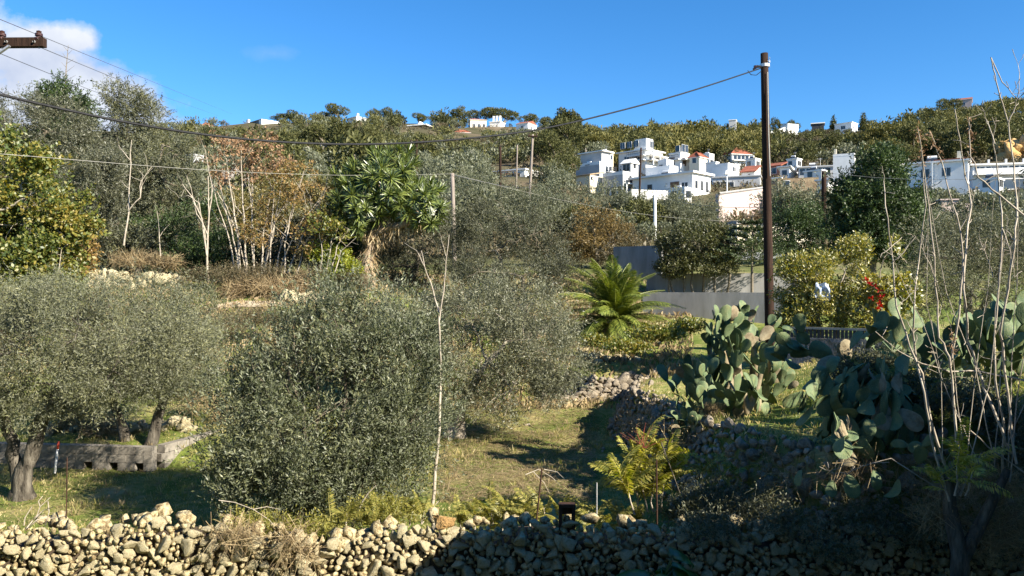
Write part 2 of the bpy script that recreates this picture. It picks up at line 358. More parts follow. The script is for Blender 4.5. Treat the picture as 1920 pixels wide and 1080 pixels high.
# ------------------------------------------------------------------ terrain
RIDGE_PX = [-700, 0, 340, 480, 640, 880, 1060, 1130, 1300, 1440, 1560, 1680, 1760, 1900, 2300]
RIDGE_PY = [262, 250, 244, 234, 229, 236, 239, 256, 250, 250, 245, 250, 226, 210, 205]
BANK_Y = [10.0, 11.3, 12.5, 14.0, 18.0, 22.0, 23.5, 25.0, 26.0]
BANK_X = [4.3, 4.1, 3.55, 3.30, 3.20, 3.05, 3.4, 4.2, 4.8]
def ground(x, y):
    x = np.asarray(x, float); y = np.asarray(y, float)
    px = 960 + F * x / np.maximum(y, 1)
    # lower field: flat olive grove rising behind
    zl = np.interp(y, [0, 17.7, 18.2, 22, 27, 32, 36, 40], [0, 0, .35, .85, 2.1, 3.3, 4.3, 4.8])
    zm = np.interp(y, [0, 18, 22, 25.0, 26.0, 30, 36, 40], [0, 0, .05, .45, 1.15, 2.3, 3.6, 4.3])
    k = smooth(-6.5, -2.5, x)
    zf = zl * (1 - k) + zm * k
    # right-hand terrace held by the dry stone bank
    zt = np.interp(y, [10, 14, 18, 22, 25, 30, 32, 36, 40], [1.78, 1.62, 1.4, 1.2, 1.38, 2.3, 2.7, 3.4, 4.3])
    zt = zt + np.clip(x - 5.0, 0, 5) * 0.24 * smooth(32, 20, y)
    xb = np.interp(y, BANK_Y, BANK_X)
    mt = smooth(-0.45, 0.5, x - xb) * smooth(10.75, 11.25, y)
    mt = np.maximum(mt, smooth(25.2, 25.9, y) * smooth(0.7, 1.3, x))
    z = zf * (1 - mt) + zt * mt
    # small lawn undulation
    z = z + 0.05 * noise3(np.stack((x, y, x * 0), -1), 0.9) * smooth(10.9, 12, y)
    # hillside
    zr = CAMZ + (540 - np.interp(px, RIDGE_PX, RIDGE_PY)) * 400 / F
    h = np.array([40, 60, 100, 140, 180, 250, 330, 400, 480, 700, 1200, 6000.])
    fr = np.array([0, .025, .108, .215, .325, .53, .78, 1.0, .95, .60, .3, .1])
    fz = np.interp(y, h, fr)
    far = 4.5 + (zr - 4.5) * fz + (2.2 * smooth(60, 140, y)) * noise3(np.stack((x, y, x * 0), -1), 0.035)
    w = smooth(36, 44, y)
    z = z * (1 - w) + far * w
    # the sunken lane in front of the wall
    lane = smooth(10.95, 10.75, y)
    return z * (1 - lane) + (-0.62) * lane
def gz(x, y): return float(ground(np.array([x]), np.array([y]))[0])
def onground(px, d):
    x = (px - 960) * d / F
    return np.array((x, d, gz(x, d)))

# one sheet from behind the house line to beyond the ridge
ds = [1.2]
while ds[-1] < 5200:
    y = ds[-1]
    ds.append(y + (0.12 if 10 < y < 12 else max(0.16, y * 0.011)))
ds = np.array(ds)
tn = np.concatenate((np.linspace(-3.0, -0.9, 40), np.linspace(-0.88, 1.0, 300), np.linspace(1.02, 3.0, 40)))
YY, TT = np.meshgrid(ds, tn, indexing='ij')
XX = YY * TT
ZZ = ground(XX, YY)
nr, nc = XX.shape
# rows behind the camera
back = np.array([-60, -30, -10, -2.0])
bx = np.linspace(-3.0, 3.0, nc) * 30
XB = np.repeat(bx[None], 4, 0); YB = np.repeat(back[:, None], nc, 1)
XX = np.vstack((XB, XX)); YY = np.vstack((YB, YY)); ZZ = np.vstack((np.full(XB.shape, -0.62), ZZ))
nr += 4
idx = np.arange(nr * nc).reshape(nr, nc)
Q = np.stack((idx[:-1, :-1], idx[:-1, 1:], idx[1:, 1:], idx[1:, :-1]), -1).reshape(-1, 4)

gm, t, out = newmat('grove_and_hill_ground')
geo = N(t, 'ShaderNodeNewGeometry'); sp = N(t, 'ShaderNodeSeparateXYZ'); LK(t, geo.outputs['Position'], sp.inputs[0])
n_a = N(t, 'ShaderNodeTexNoise', i_Scale=0.55, i_Detail=6.0, i_Roughness=0.65); LK(t, geo.outputs['Position'], n_a.inputs['Vector'])
n_b = N(t, 'ShaderNodeTexNoise', i_Scale=5.0, i_Detail=8.0, i_Roughness=0.7); LK(t, geo.outputs['Position'], n_b.inputs['Vector'])
near = ramp(t, [(0.30, (0.06, 0.10, 0.018)), (0.47, (0.13, 0.165, 0.035)), (0.55, (0.25, 0.235, 0.085)), (0.65, (0.40, 0.32, 0.17)), (0.80, (0.22, 0.16, 0.095))])
LK(t, M('ADD', M('MULTIPLY', n_a.outputs['Fac'], 0.6, tree=t), M('MULTIPLY', n_b.outputs['Fac'], 0.4, tree=t), tree=t), near.inputs[0])
n_c = N(t, 'ShaderNodeTexNoise', i_Scale=0.05, i_Detail=8.0, i_Roughness=0.7); LK(t, geo.outputs['Position'], n_c.inputs['Vector'])
far = ramp(t, [(0.33, (0.045, 0.048, 0.022)), (0.48, (0.085, 0.075, 0.042)), (0.60, (0.125, 0.098, 0.062)), (0.74, (0.24, 0.195, 0.145))])
LK(t, n_c.outputs['Fac'], far.inputs[0])
mixc = N(t, 'ShaderNodeMix', data_type='RGBA')
mr = N(t, 'ShaderNodeMapRange', n_1=34.0, n_2=60.0); LK(t, sp.outputs['Y'], mr.inputs[0])
LK(t, mr.outputs[0], mixc.inputs[0]); LK(t, near.outputs[0], mixc.inputs[6]); LK(t, far.outputs[0], mixc.inputs[7])
bs = N(t, 'ShaderNodeBsdfPrincipled', i_Roughness=0.95); bs.inputs['Specular IOR Level'].default_value = 0.1
LK(t, mixc.outputs[2], bs.inputs['Base Color'])
bp = N(t, 'ShaderNodeBump', i_Strength=0.9, i_Distance=0.06); LK(t, n_b.outputs['Fac'], bp.inputs['Height']); LK(t, bp.outputs[0], bs.inputs['Normal'])
LK(t, bs.outputs[0], out.inputs[0])
gme = mesh_np('ground', np.stack((XX, YY, ZZ), -1).reshape(-1, 3), Q, gm, smooth=True)
link('ground', gme, kind='structure')

# dirt path on the slope at the left, following the terrain
pv, pf = [], []
pts = [(392, 31.4), (420, 31.8), (450, 32.0), (480, 32.0), (510, 32.1), (540, 32.4), (570, 32.9)]
for i, (px, d) in enumerate(pts):
    for e in (-0.42, 0.42):
        x = (px - 960) * d / F
        pv.append((x, d + e, gz(x, d + e) + 0.05))
for i in range(len(pts) - 1): pf.append((2 * i, 2 * i + 2, 2 * i + 3, 2 * i + 1))
PATHM = roughmat('dry_path_dirt', [(0.3, (0.36, 0.29, 0.19)), (0.7, (0.50, 0.42, 0.30))], 2.5, bump=0.5, coords='Object')
link('path', mesh_np('path', pv, pf, PATHM), kind='structure')

# ------------------------------------------------------------------ stones
def stone_mesh(name, mat, seed, sub=2):
    rs = np.random.default_rng(seed)
    import bmesh
    bm = bmesh.new(); bmesh.ops.create_icosphere(bm, subdivisions=sub, radius=1.0)
    v = np.array([q.co[:] for q in bm.verts]); f = [[q.index for q in fc.verts] for fc in bm.faces]; bm.free()
    v = np.sign(v) * np.abs(v) ** 0.66            # boxy
    for _ in range(8):                             # planar knocks
        n = unit(rs.normal(0, 1, 3)); o = rs.uniform(0.34, 0.8)
        dd = v @ n - o
        v = v - np.where(dd > 0, dd, 0)[:, None] * n * 0.95
    off = rs.uniform(0, 50, 3)
    v = v * (1.2 + 0.12 * noise3(v + off, 1.9) + 0.11 * noise3(v + off, 5.2) + 0.09 * noise3(v + off, 11.0) + (0.045 if sub > 2 else .03) * rs.normal(0, 1, len(v)))[:, None]
    return mesh_np(name, v, f, mat, smooth=False)
ST = [stone_mesh('stone', STONE, 100 + i, 3) for i in range(12)]
STG = [stone_mesh('stone', GREYSTONE, 200 + i) for i in range(8)]
STLO = [stone_mesh('stone', STONELO, 300 + i, 1) for i in range(5)]
STGLO = [stone_mesh('stone', GREYSTONE, 310 + i, 1) for i in range(5)]
def meshdata(me):
    v = np.empty(len(me.vertices) * 3, np.float32); me.vertices.foreach_get('co', v)
    k = me.polygons[0].loop_total
    f = np.empty(len(me.loops), np.int32); me.loops.foreach_get('vertex_index', f)
    return v.reshape(-1, 3), f.reshape(-1, k)
def joined(name, protos, xf, mats):
    """one mesh of many transformed copies; xf: list of (proto index, 3x3, loc)"""
    pd = [meshdata(m) for m in protos]; Vs, Fs, n = [], [], 0
    for i, m3, l in xf:
        v, f = pd[i]
        Vs.append(v @ np.asarray(m3).T + l); Fs.append(f + n); n += len(v)
    return mesh_np(name, np.concatenate(Vs), np.concatenate(Fs), mats)
def rot3(rs):
    return np.array(Euler(rs.uniform(0, 6.28, 3)).to_matrix())
def pack(rs, w, h, radii, overlap=0.76, tries=6000):
    """dart throwing, big stones first, over a w x h strip"""
    pts = np.zeros((0, 3))
    for r in radii:
        for _ in range(tries):
            c = np.array((rs.uniform(0, w), rs.uniform(0, h)))
            if len(pts):
                if ((((pts[:, 0] - c[0]) * 0.86) ** 2 + (pts[:, 1] - c[1]) ** 2) < (overlap * (pts[:, 2] + r)) ** 2).any(): continue
            pts = np.vstack((pts, (*c, r))); break
    return pts
def lay_stones(parent, base, pts, surf, protos, lo, rs, nmax=300, flat=0.8, jit=0.03, size=(1.2, 1.0)):
    """surf(u, v) -> (point, outward normal, along) arrays; the biggest nmax in view become single parts"""
    order = np.argsort(-pts[:, 2]); k = 0; rest = []
    for i in order:
        u, v, r = pts[i]
        p, nrm, al, inview = surf(u, v)
        up = np.cross(nrm, al)
        a = rs.uniform(-0.45, 0.45)
        al2 = al * math.cos(a) + up * math.sin(a); up2 = np.cross(nrm, al2)
        m3 = np.stack((al2 * r * size[0] * rs.uniform(.9, 1.15), nrm * r * flat * rs.uniform(.85, 1.2), up2 * r * size[1] * rs.uniform(.9, 1.12)), 1) * rs.choice([1.0, 1.0, 1.05])
        q = np.array(Euler((rs.choice([0, math.pi]), rs.choice([0, math.pi]), 0)).to_matrix())
        m3 = m3 @ q
        loc = p + nrm * rs.normal(0, jit) - base
        if k < nmax and inview:
            o = bpy.data.objects.new('stone', protos[int(rs.integers(len(protos)))])
            m4 = np.eye(4); m4[:3, :3] = m3; m4[:3, 3] = loc
            COL.objects.link(o); o.parent = parent; o.matrix_local = Matrix(m4.tolist()); k += 1
        else:
            rest.append((int(rs.integers(len(lo))), m3, loc))
    if rest:
        o = link('small_stones', joined('small_stones', lo, rest, lo[0].materials[0]), parent); o['kind'] = 'stuff'

# front dry stone wall ---------------------------------------------------
def wall_top(x):
    return 0.86 + 0.05 * np.sin(x * 1.3 + 1) + 0.035 * np.sin(x * 3.7) - 0.10 * np.exp(-((x + 2.6) / 0.9) ** 2)
rs = np.random.default_rng(21)
WY = 10.45
base = np.array((0, WY, -0.62))
wall = thing('dry_stone_wall', 'long low dry stone wall of pale limestone along the bottom, sunlit at its left end', 'stone wall', base)
mb = MB()
for i in range(30):
    x0 = -10.5 + i * 0.7; h = float(wall_top(x0 + 0.35)) - 0.24
    mb.box(x0, x0 + 0.7, 0.08, 0.62, 0.0, h + 0.62)
link('core', mb.mesh('core', EARTH), wall)
radii = np.concatenate((rs.uniform(.09, .115, 14), rs.uniform(.068, .09, 110), rs.uniform(.05, .072, 420), rs.uniform(.034, .05, 760), rs.uniform(.024, .034, 900)))
pts = pack(rs, 14.4, 0.86, np.sort(radii)[::-1], tries=160)
def surf_front(u, v):
    x = -7.2 + u; top = float(wall_top(x)); z = top - 0.02 - v
    lean = 0.10 * (v / 0.86)
    return np.array((x, WY + 0.06 - lean, z)), unit(np.array((0.0, -1, 0.10))), np.array((1.0, 0, 0)), abs(x) < 6.75 and z > 0.12
lay_stones(wall, base, pts, surf_front, ST, STLO, rs, 300, flat=0.95, jit=0.035)
# lower courses, ends and capping rubble (joined)
rest = []
for _ in range(520):
    x = rs.uniform(-10.4, 10.4)
    if rs.random() < 0.72:
        z = rs.uniform(-0.6, 0.05); loc = np.array((x, WY - 0.07 + rs.normal(0, .02), z))
        if abs(x) > 7.1: loc[2] = rs.uniform(-.6, .8)
    else:
        loc = np.array((x, WY + rs.uniform(.1, .6), float(wall_top(x)) - 0.05 + rs.uniform(-.03, .06)))
    rest.append((int(rs.integers(5)), rot3(rs) * rs.uniform(.055, .13), loc - base))
o = link('capping_rubble', joined('capping_rubble', STLO, rest, STONELO), wall); o['kind'] = 'stuff'
o = link('stone', ST[3], wall, tuple(np.array((-0.92, WY + 0.05, 0.93)) - base), (0.2, 0.3, 0.4), (0.15, 0.12, 0.10), label='orange limestone block on the wall top')
o.data = ST[3].copy(); o.data.materials.clear(); o.data.materials.append(OCHRE)

# the dry stone bank holding the right-hand terrace ------------------------
rs = np.random.default_rng(22)
base = np.array((3.2, 16.0, 0.0))
bank = thing('dry_stone_bank', 'rough shaded dry stone bank below the prickly pears, running back from the front wall', 'stone bank', base)
poly = np.array([(4.0, 24.6), (3.15, 22.6), (3.0, 20), (3.1, 17), (3.15, 14.5), (3.45, 12.6), (4.0, 11.35), (5.5, 11.05), (8.6, 10.95)])
seg = np.linalg.norm(np.diff(poly, axis=0), axis=1); cum = np.concatenate(([0], np.cumsum(seg))); LEN = cum[-1]
def surf_bank(u, v):
    i = min(int(np.searchsorted(cum, u, 'right')) - 1, len(seg) - 1)
    tq = (u - cum[i]) / seg[i]
    p = poly[i] + (poly[i + 1] - poly[i]) * tq
    al = unit(poly[i + 1] - poly[i]); n2 = np.array((al[1], -al[0]))
    if n2[0] > 0.3: n2 = -n2
    nrm = unit(np.array((n2[0], n2[1], 0.55)))
    xt, yt = p - n2 * 0.75
    zt = gz(xt, yt); zb = gz(*(p + n2 * 0.5)) if p[1] > 11.3 else 0.2
    f = v / 1.5
    oo = np.linspace(0.9, -0.75, 34)
    sx_, sy_ = p[0] + n2[0] * oo, p[1] + n2[1] * oo
    sz_ = np.maximum.accumulate(ground(sx_, sy_)); sz_ = sz_ + np.linspace(0, .01, 34)
    lo_ = max(sz_[0], -.1)
    z = lo_ + (sz_[-1] - lo_) * f
    o_ = float(np.interp(z, sz_, oo))
    q = np.array((p[0] + n2[0] * o_, p[1] + n2[1] * o_, z)) + nrm * .03
    al3 = np.array((al[0], al[1], 0.0)); al3 = unit(al3 - nrm * (al3 @ nrm))
    pxx = 960 + F * q[0] / q[1]; pyy = 540 - (q[2] - 4) * F / q[1]
    return q, nrm, al3, (1000 < pxx < 1915 and pyy < 1075)
radii = np.concatenate((rs.uniform(.10, .14, 60), rs.uniform(.07, .10, 330), rs.uniform(.04, .07, 900)))
pts = pack(rs, LEN, 1.5, np.sort(radii)[::-1], tries=120)
lay_stones(bank, base, pts, surf_bank, STG, STGLO, rs, 300, flat=0.8, jit=0.05)

# second dry stone wall, far end of the grove ------------------------------
rs = np.random.default_rng(23)
base = np.array((2.7, 25.4, 0.4))
w2 = thing('dry_stone_wall', 'tumbled low dry stone wall beyond the grass, half hidden by the middle olive crown', 'stone wall', base)
pts = pack(rs, 3.9, 1.0, np.sort(np.concatenate((rs.uniform(.12, .18, 22), rs.uniform(.08, .12, 90), rs.uniform(.05, .08, 90))))[::-1], tries=100)
def surf_w2(u, v):
    x = 0.95 + u; f = v / 1.0
    top = 1.30 - 0.18 * abs(math.sin(x * 1.7)); zb = gz(x, 24.7)
    return np.array((x, 24.95 + 0.45 * f, zb + (top - zb) * f)), unit(np.array((0.02, -1, 0.35))), np.array((1.0, 0, 0)), True
lay_stones(w2, base, pts, surf_w2, STG, STGLO, rs, 250)

# rubble walls on the left slope ------------------------------------------
def rubble(label, x0p, x1p, yb, hpx, d, n, seed, name='rubble_wall', cat='stone wall', protos=None, r=(.10, .24)):
    rs = np.random.default_rng(seed)
    c = onground((x0p + x1p) / 2, d)
    T = thing(name, label, cat, c)
    for i in range(n):
        px = rs.uniform(x0p, x1p); f = rs.random() ** 1.4
        x = (px - 960) * d / F
        yy_ = d + rs.normal(0, .2)
        zz = gz(x, yy_) + f * hpx * d / F
        o = link('stone', (protos or ST)[int(rs.integers(8))], T, tuple(np.array((x, yy_, zz)) - c), tuple(rs.uniform(0, 6.3, 3)), tuple(rs.uniform(*r) * rs.uniform(.7, 1.2, 3)))
rubble('low ruined stone wall under dry brush beside the yellow green fig', 165, 240, 515, 26, 35, 60, 31)
rubble('tumbled heap of pale stones left of the thin white stemmed tree', 255, 345, 515, 20, 35, 50, 32, 'stone_heap', 'stone heap')
rubble('heap of pale boulders at the right end of the dirt path', 535, 610, 565, 18, 32.5, 34, 33, 'stone_heap', 'stone heap', r=(.10, .30))
rubble('scattered pale rocks on the soil beneath the palm', 1095, 1200, 660, 5, 26.5, 26, 34, 'rock_scatter', 'rocks', r=(.05, .16))
rubble('field stones strewn on the soil behind the concrete block wall', 85, 360, 800, 8, 19.6, 80, 35, 'rock_scatter', 'rocks', r=(.05, .17))

# concrete block planter wall ---------------------------------------------
rs = np.random.default_rng(41)
A0 = np.array((-7.82, 17.5)); base = np.array((-9.2, 17.5, 0.0))
bw = thing('block_wall', 'low grey concrete block wall with three drain holes behind the left olive trunk', 'block wall', base)
bmh = MB().box(-0.195, 0.195, -0.1, 0.1, 0, 0.172).mesh('block', BLOCK)
bmh2 = MB().box(-0.095, 0.095, -0.1, 0.1, 0, 0.172).mesh('block', BLOCK)
def blk(x, y, z, yaw, half=False):
    link('block', bmh2 if half else bmh, bw, (x - base[0], y + rs.normal(0, .006) - base[1], z - base[2]), (rs.normal(0, .008), 0, yaw + rs.normal(0, .012)), (1, 1, 1 + rs.normal(0, .01)))
yaw = R(-7)
ca, sa = math.cos(yaw), math.sin(yaw)
for c in range(3):
    s = 0.0 if c % 2 == 0 else 0.2
    if c == 0:
        s = 0.0; k = 0
        while s < 4.4:
            half = k in (1, 3, 5) or k == 0
            L = 0.2 if half else 0.4
            m = s + L / 2
            if k in (1, 3, 5): pass                       # drain holes stay open
            else: blk(A0[0] - m * ca, A0[1] - m * sa, 0.005, yaw, half)
            s += L; k += 1
    else:
        if c % 2: blk(A0[0] - .1 * ca, A0[1] - .1 * sa, 0.005 + c * .178, yaw, True)
        for i in range(11):
            m = s + .2 + .4 * i
            if m > 4.5: break
            blk(A0[0] - m * ca, A0[1] - m * sa, 0.005 + c * .178, yaw)
for c in range(3):                                         # the return running back
    for i in range(5):
        m = .2 + .4 * i + (.0 if c % 2 else .1)
        dx, dy = math.sin(R(18)), math.cos(R(18))
        blk(A0[0] + .02 + m * dx, A0[1] + .1 + m * dy, 0.005 + c * .178, R(72))
mb = MB()
mb.add([(-4.4 * ca + A0[0] - base[0], .12 - 4.4 * sa, -.05), (A0[0] - base[0] - .12, .12, -.05), (A0[0] - base[0] - .12, .3, -.05), (-4.4 * ca + A0[0] - base[0], .3 - 4.4 * sa, -.05),
        (-4.4 * ca + A0[0] - base[0], .12 - 4.4 * sa, .45), (A0[0] - base[0] - .12, .12, .45), (A0[0] - base[0] - .12, .3, .45), (-4.4 * ca + A0[0] - base[0], .3 - 4.4 * sa, .45)], BOXF)
link('soil_fill', mb.mesh('soil_fill', EARTH), bw)
# ------------------------------------------------------------------ buildings
def quad_box(me_name, x0, x1, y0, y1, z0, z1, mat): return MB().box(x0, x1, y0, y1, z0, z1).mesh(me_name, mat)
HREG = []
def house(label, L, C, Rr, T, B, d, yaw=-44, wall=WHITEW, roof='flat', over=0.25, roofm=None, wins=(), extra=None, deep=None, below=3.0, cat='house', name='house', slab=0.25, roofh=1.6):
    """corner C nearest the camera; L and Rr are the far edges of the two visible faces, in photo pixels"""
    psi = R(yaw)
    p = P(C, B, d)
    w = max((C - L) * d / F / max(math.cos(psi), .2), 1.0)
    dp = deep if deep else max((Rr - C) * d / F / max(abs(math.sin(psi)), .25), 1.0)
    h = (B - T) * d / F
    H = thing(name, label, cat, p, rot=(0, 0, psi))
    wb = MB().box(-w, 0, 0, dp, -below, h)
    link('wall', wb.mesh('wall', wall), H)
    o = over
    rm = roofm or wall
    if roof == 'flat':
        link('roof', MB().box(-w - o, o, -o, dp + o, h + .003, h + slab).mesh('roof', rm), H)
    elif roof == 'parapet':
        m = MB(); q = .18; hh = slab + .35
        m.box(-w - .02, .02, -.02, q, h + .003, h + hh); m.box(-w - .02, .02, dp - q, dp + .02, h + .003, h + hh)
        m.box(-w - .02, -w + q, q, dp - q, h + .003, h + hh); m.box(-q, .02, q, dp - q, h + .003, h + hh)
        link('parapet', m.mesh('parapet', rm), H)
        link('roof', MB().box(-w + q, -q, q, dp - q, h + .002, h + .05).mesh('roof', CONC), H)
    elif roof in ('hip', 'gable', 'gable_x'):
        a, b, c_, e = -w - o, o, -o, dp + o
        m = MB(); z0, z1 = h + .003, h + roofh
        if roof == 'hip':
            if w > dp: r0, r1 = (a + (dp / 2), (c_ + e) / 2), (b - dp / 2, (c_ + e) / 2)
            else: r0, r1 = ((a + b) / 2, c_ + w / 2), ((a + b) / 2, e - w / 2)
        elif roof == 'gable': r0, r1 = (a, (c_ + e) / 2), (b, (c_ + e) / 2)
        else: r0, r1 = ((a + b) / 2, c_), ((a + b) / 2, e)
        vs = [(a, c_, z0), (b, c_, z0), (b, e, z0), (a, e, z0), (*r0, z1), (*r1, z1)]
        if roof == 'gable_x' or (roof == 'hip' and w <= dp): fs = [(0, 1, 4), (1, 2, 5, 4), (2, 3, 5), (3, 0, 4, 5)]
        else: fs = [(0, 1, 5, 4), (1, 2, 5), (2, 3, 4, 5), (3, 0, 4)]
        m.add(vs, fs + [(0, 3, 2, 1)])
        if roof in ('gable', 'gable_x'):
            link('roof', m.mesh('roof', rm if roof == 'gable' or True else wall), H)
        else:
            link('roof', m.mesh('roof', rm), H)
            rid = MB(); rr = .13
            for pa, pb in (((a, c_), r0), ((b, c_), r1 if w > dp else r0), ((b, e), r1), ((a, e), r0 if w > dp else r1)):
                rid.tube([(*pa, z0 + .05, rr), (*pb, z1 + .05, rr)], 5)
            link('ridge_tiles', rid.mesh('ridge_tiles', TILE), H)
        ev = MB().box(a - .02, b + .02, c_ - .02, e + .02, h - .12, h + .001); link('eave', ev.mesh('eave', WHITEW), H)
    elif roof == 'shed':
        m = MB(); o2 = o
        m.add([(-w - o2, -o2, h - .05), (o2, -o2, h - .05), (o2, dp + o2, h + roofh), (-w - o2, dp + o2, h + roofh),
               (-w - o2, -o2, h + .15), (o2, -o2, h + .15), (o2, dp + o2, h + roofh + .2), (-w - o2, dp + o2, h + roofh + .2)], BOXF)
        link('roof', m.mesh('roof', rm), H)
    for wn in wins:
        face, u, v, ww, hh = wn[:5]; kind = wn[5] if len(wn) > 5 else 'window'
        if face == 'F':
            x = -w + u * w; bx = lambda e, g, q: MB().box(x - ww / 2 - e, x + ww / 2 + e, -g, q, v - e, v + hh + e)
        else:
            y = u * dp; bx = lambda e, g, q: MB().box(-q, g, y - ww / 2 - e, y + ww / 2 + e, v - e, v + hh + e)
        fm = link(kind, bx(.07, .04, .1).mesh(kind, WHITEW if wall is not WHITEW else GREYW), H)
        if kind == 'shutter_door': link('shutter', bx(0, .07, .05).mesh('shutter', SHUT), fm)
        else:
            link('pane', bx(0, .055, .05).mesh('pane', GLASS), fm)
            if ww > .9:
                m = MB()
                if face == 'F': m.box(x - .035, x + .035, -.075, .05, v, v + hh)
                else: m.box(-.05, .075, y - .035, y + .035, v, v + hh)
                link('mullion', m.mesh('mullion', WHITEW), fm)
    if extra: extra(H, w, dp, h)
    return H
def tank(H, x, y, z, s=1.0):
    m = MB(); m.tube([(x - .6 * s, y, z + .8 * s, .01), (x - .6 * s, y, z + .8 * s, .27 * s), (x + .6 * s, y, z + .8 * s, .27 * s), (x + .6 * s, y, z + .8 * s, .01)], 10)
    o = link('water_heater', m.mesh('water_heater', WHITEPAINT), H)
    m = MB().add([(x - .7 * s, y - .9 * s, z), (x + .7 * s, y - .9 * s, z), (x + .7 * s, y - .1, z + .75 * s), (x - .7 * s, y - .1, z + .75 * s), (x - .7 * s, y - .9 * s, z + .06), (x + .7 * s, y - .9 * s, z + .06), (x + .7 * s, y - .1, z + .82 * s), (x - .7 * s, y - .1, z + .82 * s)], BOXF)
    link('solar_panel', m.mesh('solar_panel', GLASS), o)
def antenna(H, x, y, z, h=1.8):
    m = MB(); m.tube([(x, y, z, .03), (x, y, z + h, .02)], 4)
    for k in range(3): m.tube([(x - .35, y, z + h - .12 * k, .015), (x + .35, y, z + h - .12 * k, .015)], 4)
    link('antenna', m.mesh('antenna', GALV), H)
def balcony(H, w, dp, face, u0, u1, z, out_=1.2, rail=True, solid=None):
    m = MB()
    if face == 'F': a = (-w + u0 * w, -w + u1 * w, -out_, -.002)
    else: a = (.002, out_, u0 * dp, u1 * dp)
    m.box(*a, z, z + .18)
    b = link('balcony', m.mesh('balcony', WHITEW), H)
    m = MB()
    if solid:
        if face == 'F': m.box(a[0], a[1], a[2], a[2] + .12, z + .18, z + 1.0)
        else: m.box(a[1] - .12, a[1], a[2], a[3], z + .18, z + 1.0)
        link('railing', m.mesh('railing', solid), b)
    elif rail:
        n = 8
        for k in range(n + 1):
            if face == 'F': x, y = a[0] + (a[1] - a[0]) * k / n, a[2] + .05
            else: x, y = a[1] - .05, a[2] + (a[3] - a[2]) * k / n
            m.box(x - .03, x + .03, y - .03, y + .03, z + .18, z + 1.0)
        if face == 'F': m.box(a[0], a[1], a[2] + .02, a[2] + .08, z + 1.0, z + 1.06); m.box(a[0], a[1], a[2] + .03, a[2] + .07, z + .55, z + .6)
        else: m.box(a[1] - .08, a[1] - .02, a[2], a[3], z + 1.0, z + 1.06); m.box(a[1] - .07, a[1] - .03, a[2], a[3], z + .55, z + .6)
        link('railing', m.mesh('railing', DARKM), b)
def posts(H, xs, y, z0, z1, mat=WHITEW, r=.12):
    for x in xs: link('column', MB().box(x - r, x + r, y - r, y + r, z0, z1).mesh('column', mat), H)

def ex_main(H, w, dp, h):                      # the big white house with the balcony and the slab roof
    balcony(H, w, dp, 'F', .62, 1.0, .1, 1.4, solid=WHITEW)
    tank(H, -w * .55, dp * .4, h + .25); antenna(H, -w * .3, dp * .5, h + .25)
    link('stair_box', MB().box(-w * .92, -w * .50, dp * .45, dp * .9, h + .253, h + 2.2).mesh('stair_box', WHITEW), H)
    for k in range(3): link('chimney', MB().box(-w * (.2 + .2 * k) - .2, -w * (.2 + .2 * k) + .2, dp * .8, dp * .8 + .4, h + .253, h + .9 + .2 * k).mesh('chimney', WHITEW), H)
house('largest white flat roofed village house with a dark garage door and three narrow side windows', 1201, 1298, 1343, 324, 363, 130, -45, roof='flat', over=.55, slab=.32,
      wins=[('F', .72, .3, 1.7, 1.9, 'shutter_door'), ('F', .88, .9, 1.1, 1.0), ('F', .3, 1.2, .9, 1.0), ('S', .22, 1.0, .7, 1.2), ('S', .52, .8, .6, 1.5), ('S', .8, .6, .6, 1.7)], extra=ex_main, below=4)
def ex_h1(H, w, dp, h):
    link('penthouse', MB().box(-w * .95, -w * .05, dp * .25, dp * .95, h + .4, h + 2.6).mesh('penthouse', GREYW), H)
    link('penthouse_roof', MB().box(-w - .1, .3, dp * .15, dp + .2, h + 2.603, h + 2.8).mesh('penthouse_roof', WHITEW), H)
    balcony(H, w, dp, 'S', .5, 1.0, 1.2, 1.0); tank(H, -w * .5, dp * .15, h + .1, .8)
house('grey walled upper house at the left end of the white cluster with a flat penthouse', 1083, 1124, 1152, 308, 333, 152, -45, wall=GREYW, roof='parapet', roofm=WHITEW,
      wins=[('S', .55, 1.0, .7, 1.4), ('S', .8, .9, .7, 1.5)], extra=ex_h1)
house('small cream house with a sloping tile edge at the lower left of the white cluster', 1082, 1106, 1133, 328, 351, 140, -45, wall=CREAM, roof='shed', over=.2, roofh=.7, roofm=TAN, wins=[('S', .12, 1.3, .5, .6)])
def ex_h3(H, w, dp, h):
    posts(H, [-w + .3, -w * .66, -w * .33, -.3], .25, -3.2, -.202); 
    balcony(H, w, dp, 'S', .1, .9, .2, .9)
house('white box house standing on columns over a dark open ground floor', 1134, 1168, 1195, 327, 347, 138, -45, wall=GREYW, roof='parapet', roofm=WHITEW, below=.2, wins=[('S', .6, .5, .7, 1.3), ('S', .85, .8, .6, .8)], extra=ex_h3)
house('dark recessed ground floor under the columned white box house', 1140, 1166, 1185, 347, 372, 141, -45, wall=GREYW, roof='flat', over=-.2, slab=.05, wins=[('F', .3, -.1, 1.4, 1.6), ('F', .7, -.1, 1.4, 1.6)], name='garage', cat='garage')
def ex_h5(H, w, dp, h):
    for z in (h * .33, h * .64):
        balcony(H, w, dp, 'S', 0.0, 1.0, z, 1.6, rail=False); balcony(H, w, dp, 'F', 0.4, 1.0, z, 1.0, rail=True)
    posts(H, [1.5], dp * .1, 0, h); posts(H, [1.5], dp * .5, 0, h * .64); posts(H, [1.5], dp * .9, 0, h * .64)
    link('stair_box', MB().box(-w * .42, -w * .02, dp * .05, dp * .45, h + .253, h + 2.7).mesh('stair_box', WHITEW), H)
    antenna(H, -w * .8, dp * .4, h + .25, 2.4); tank(H, -w * .65, dp * .5, h + .25)
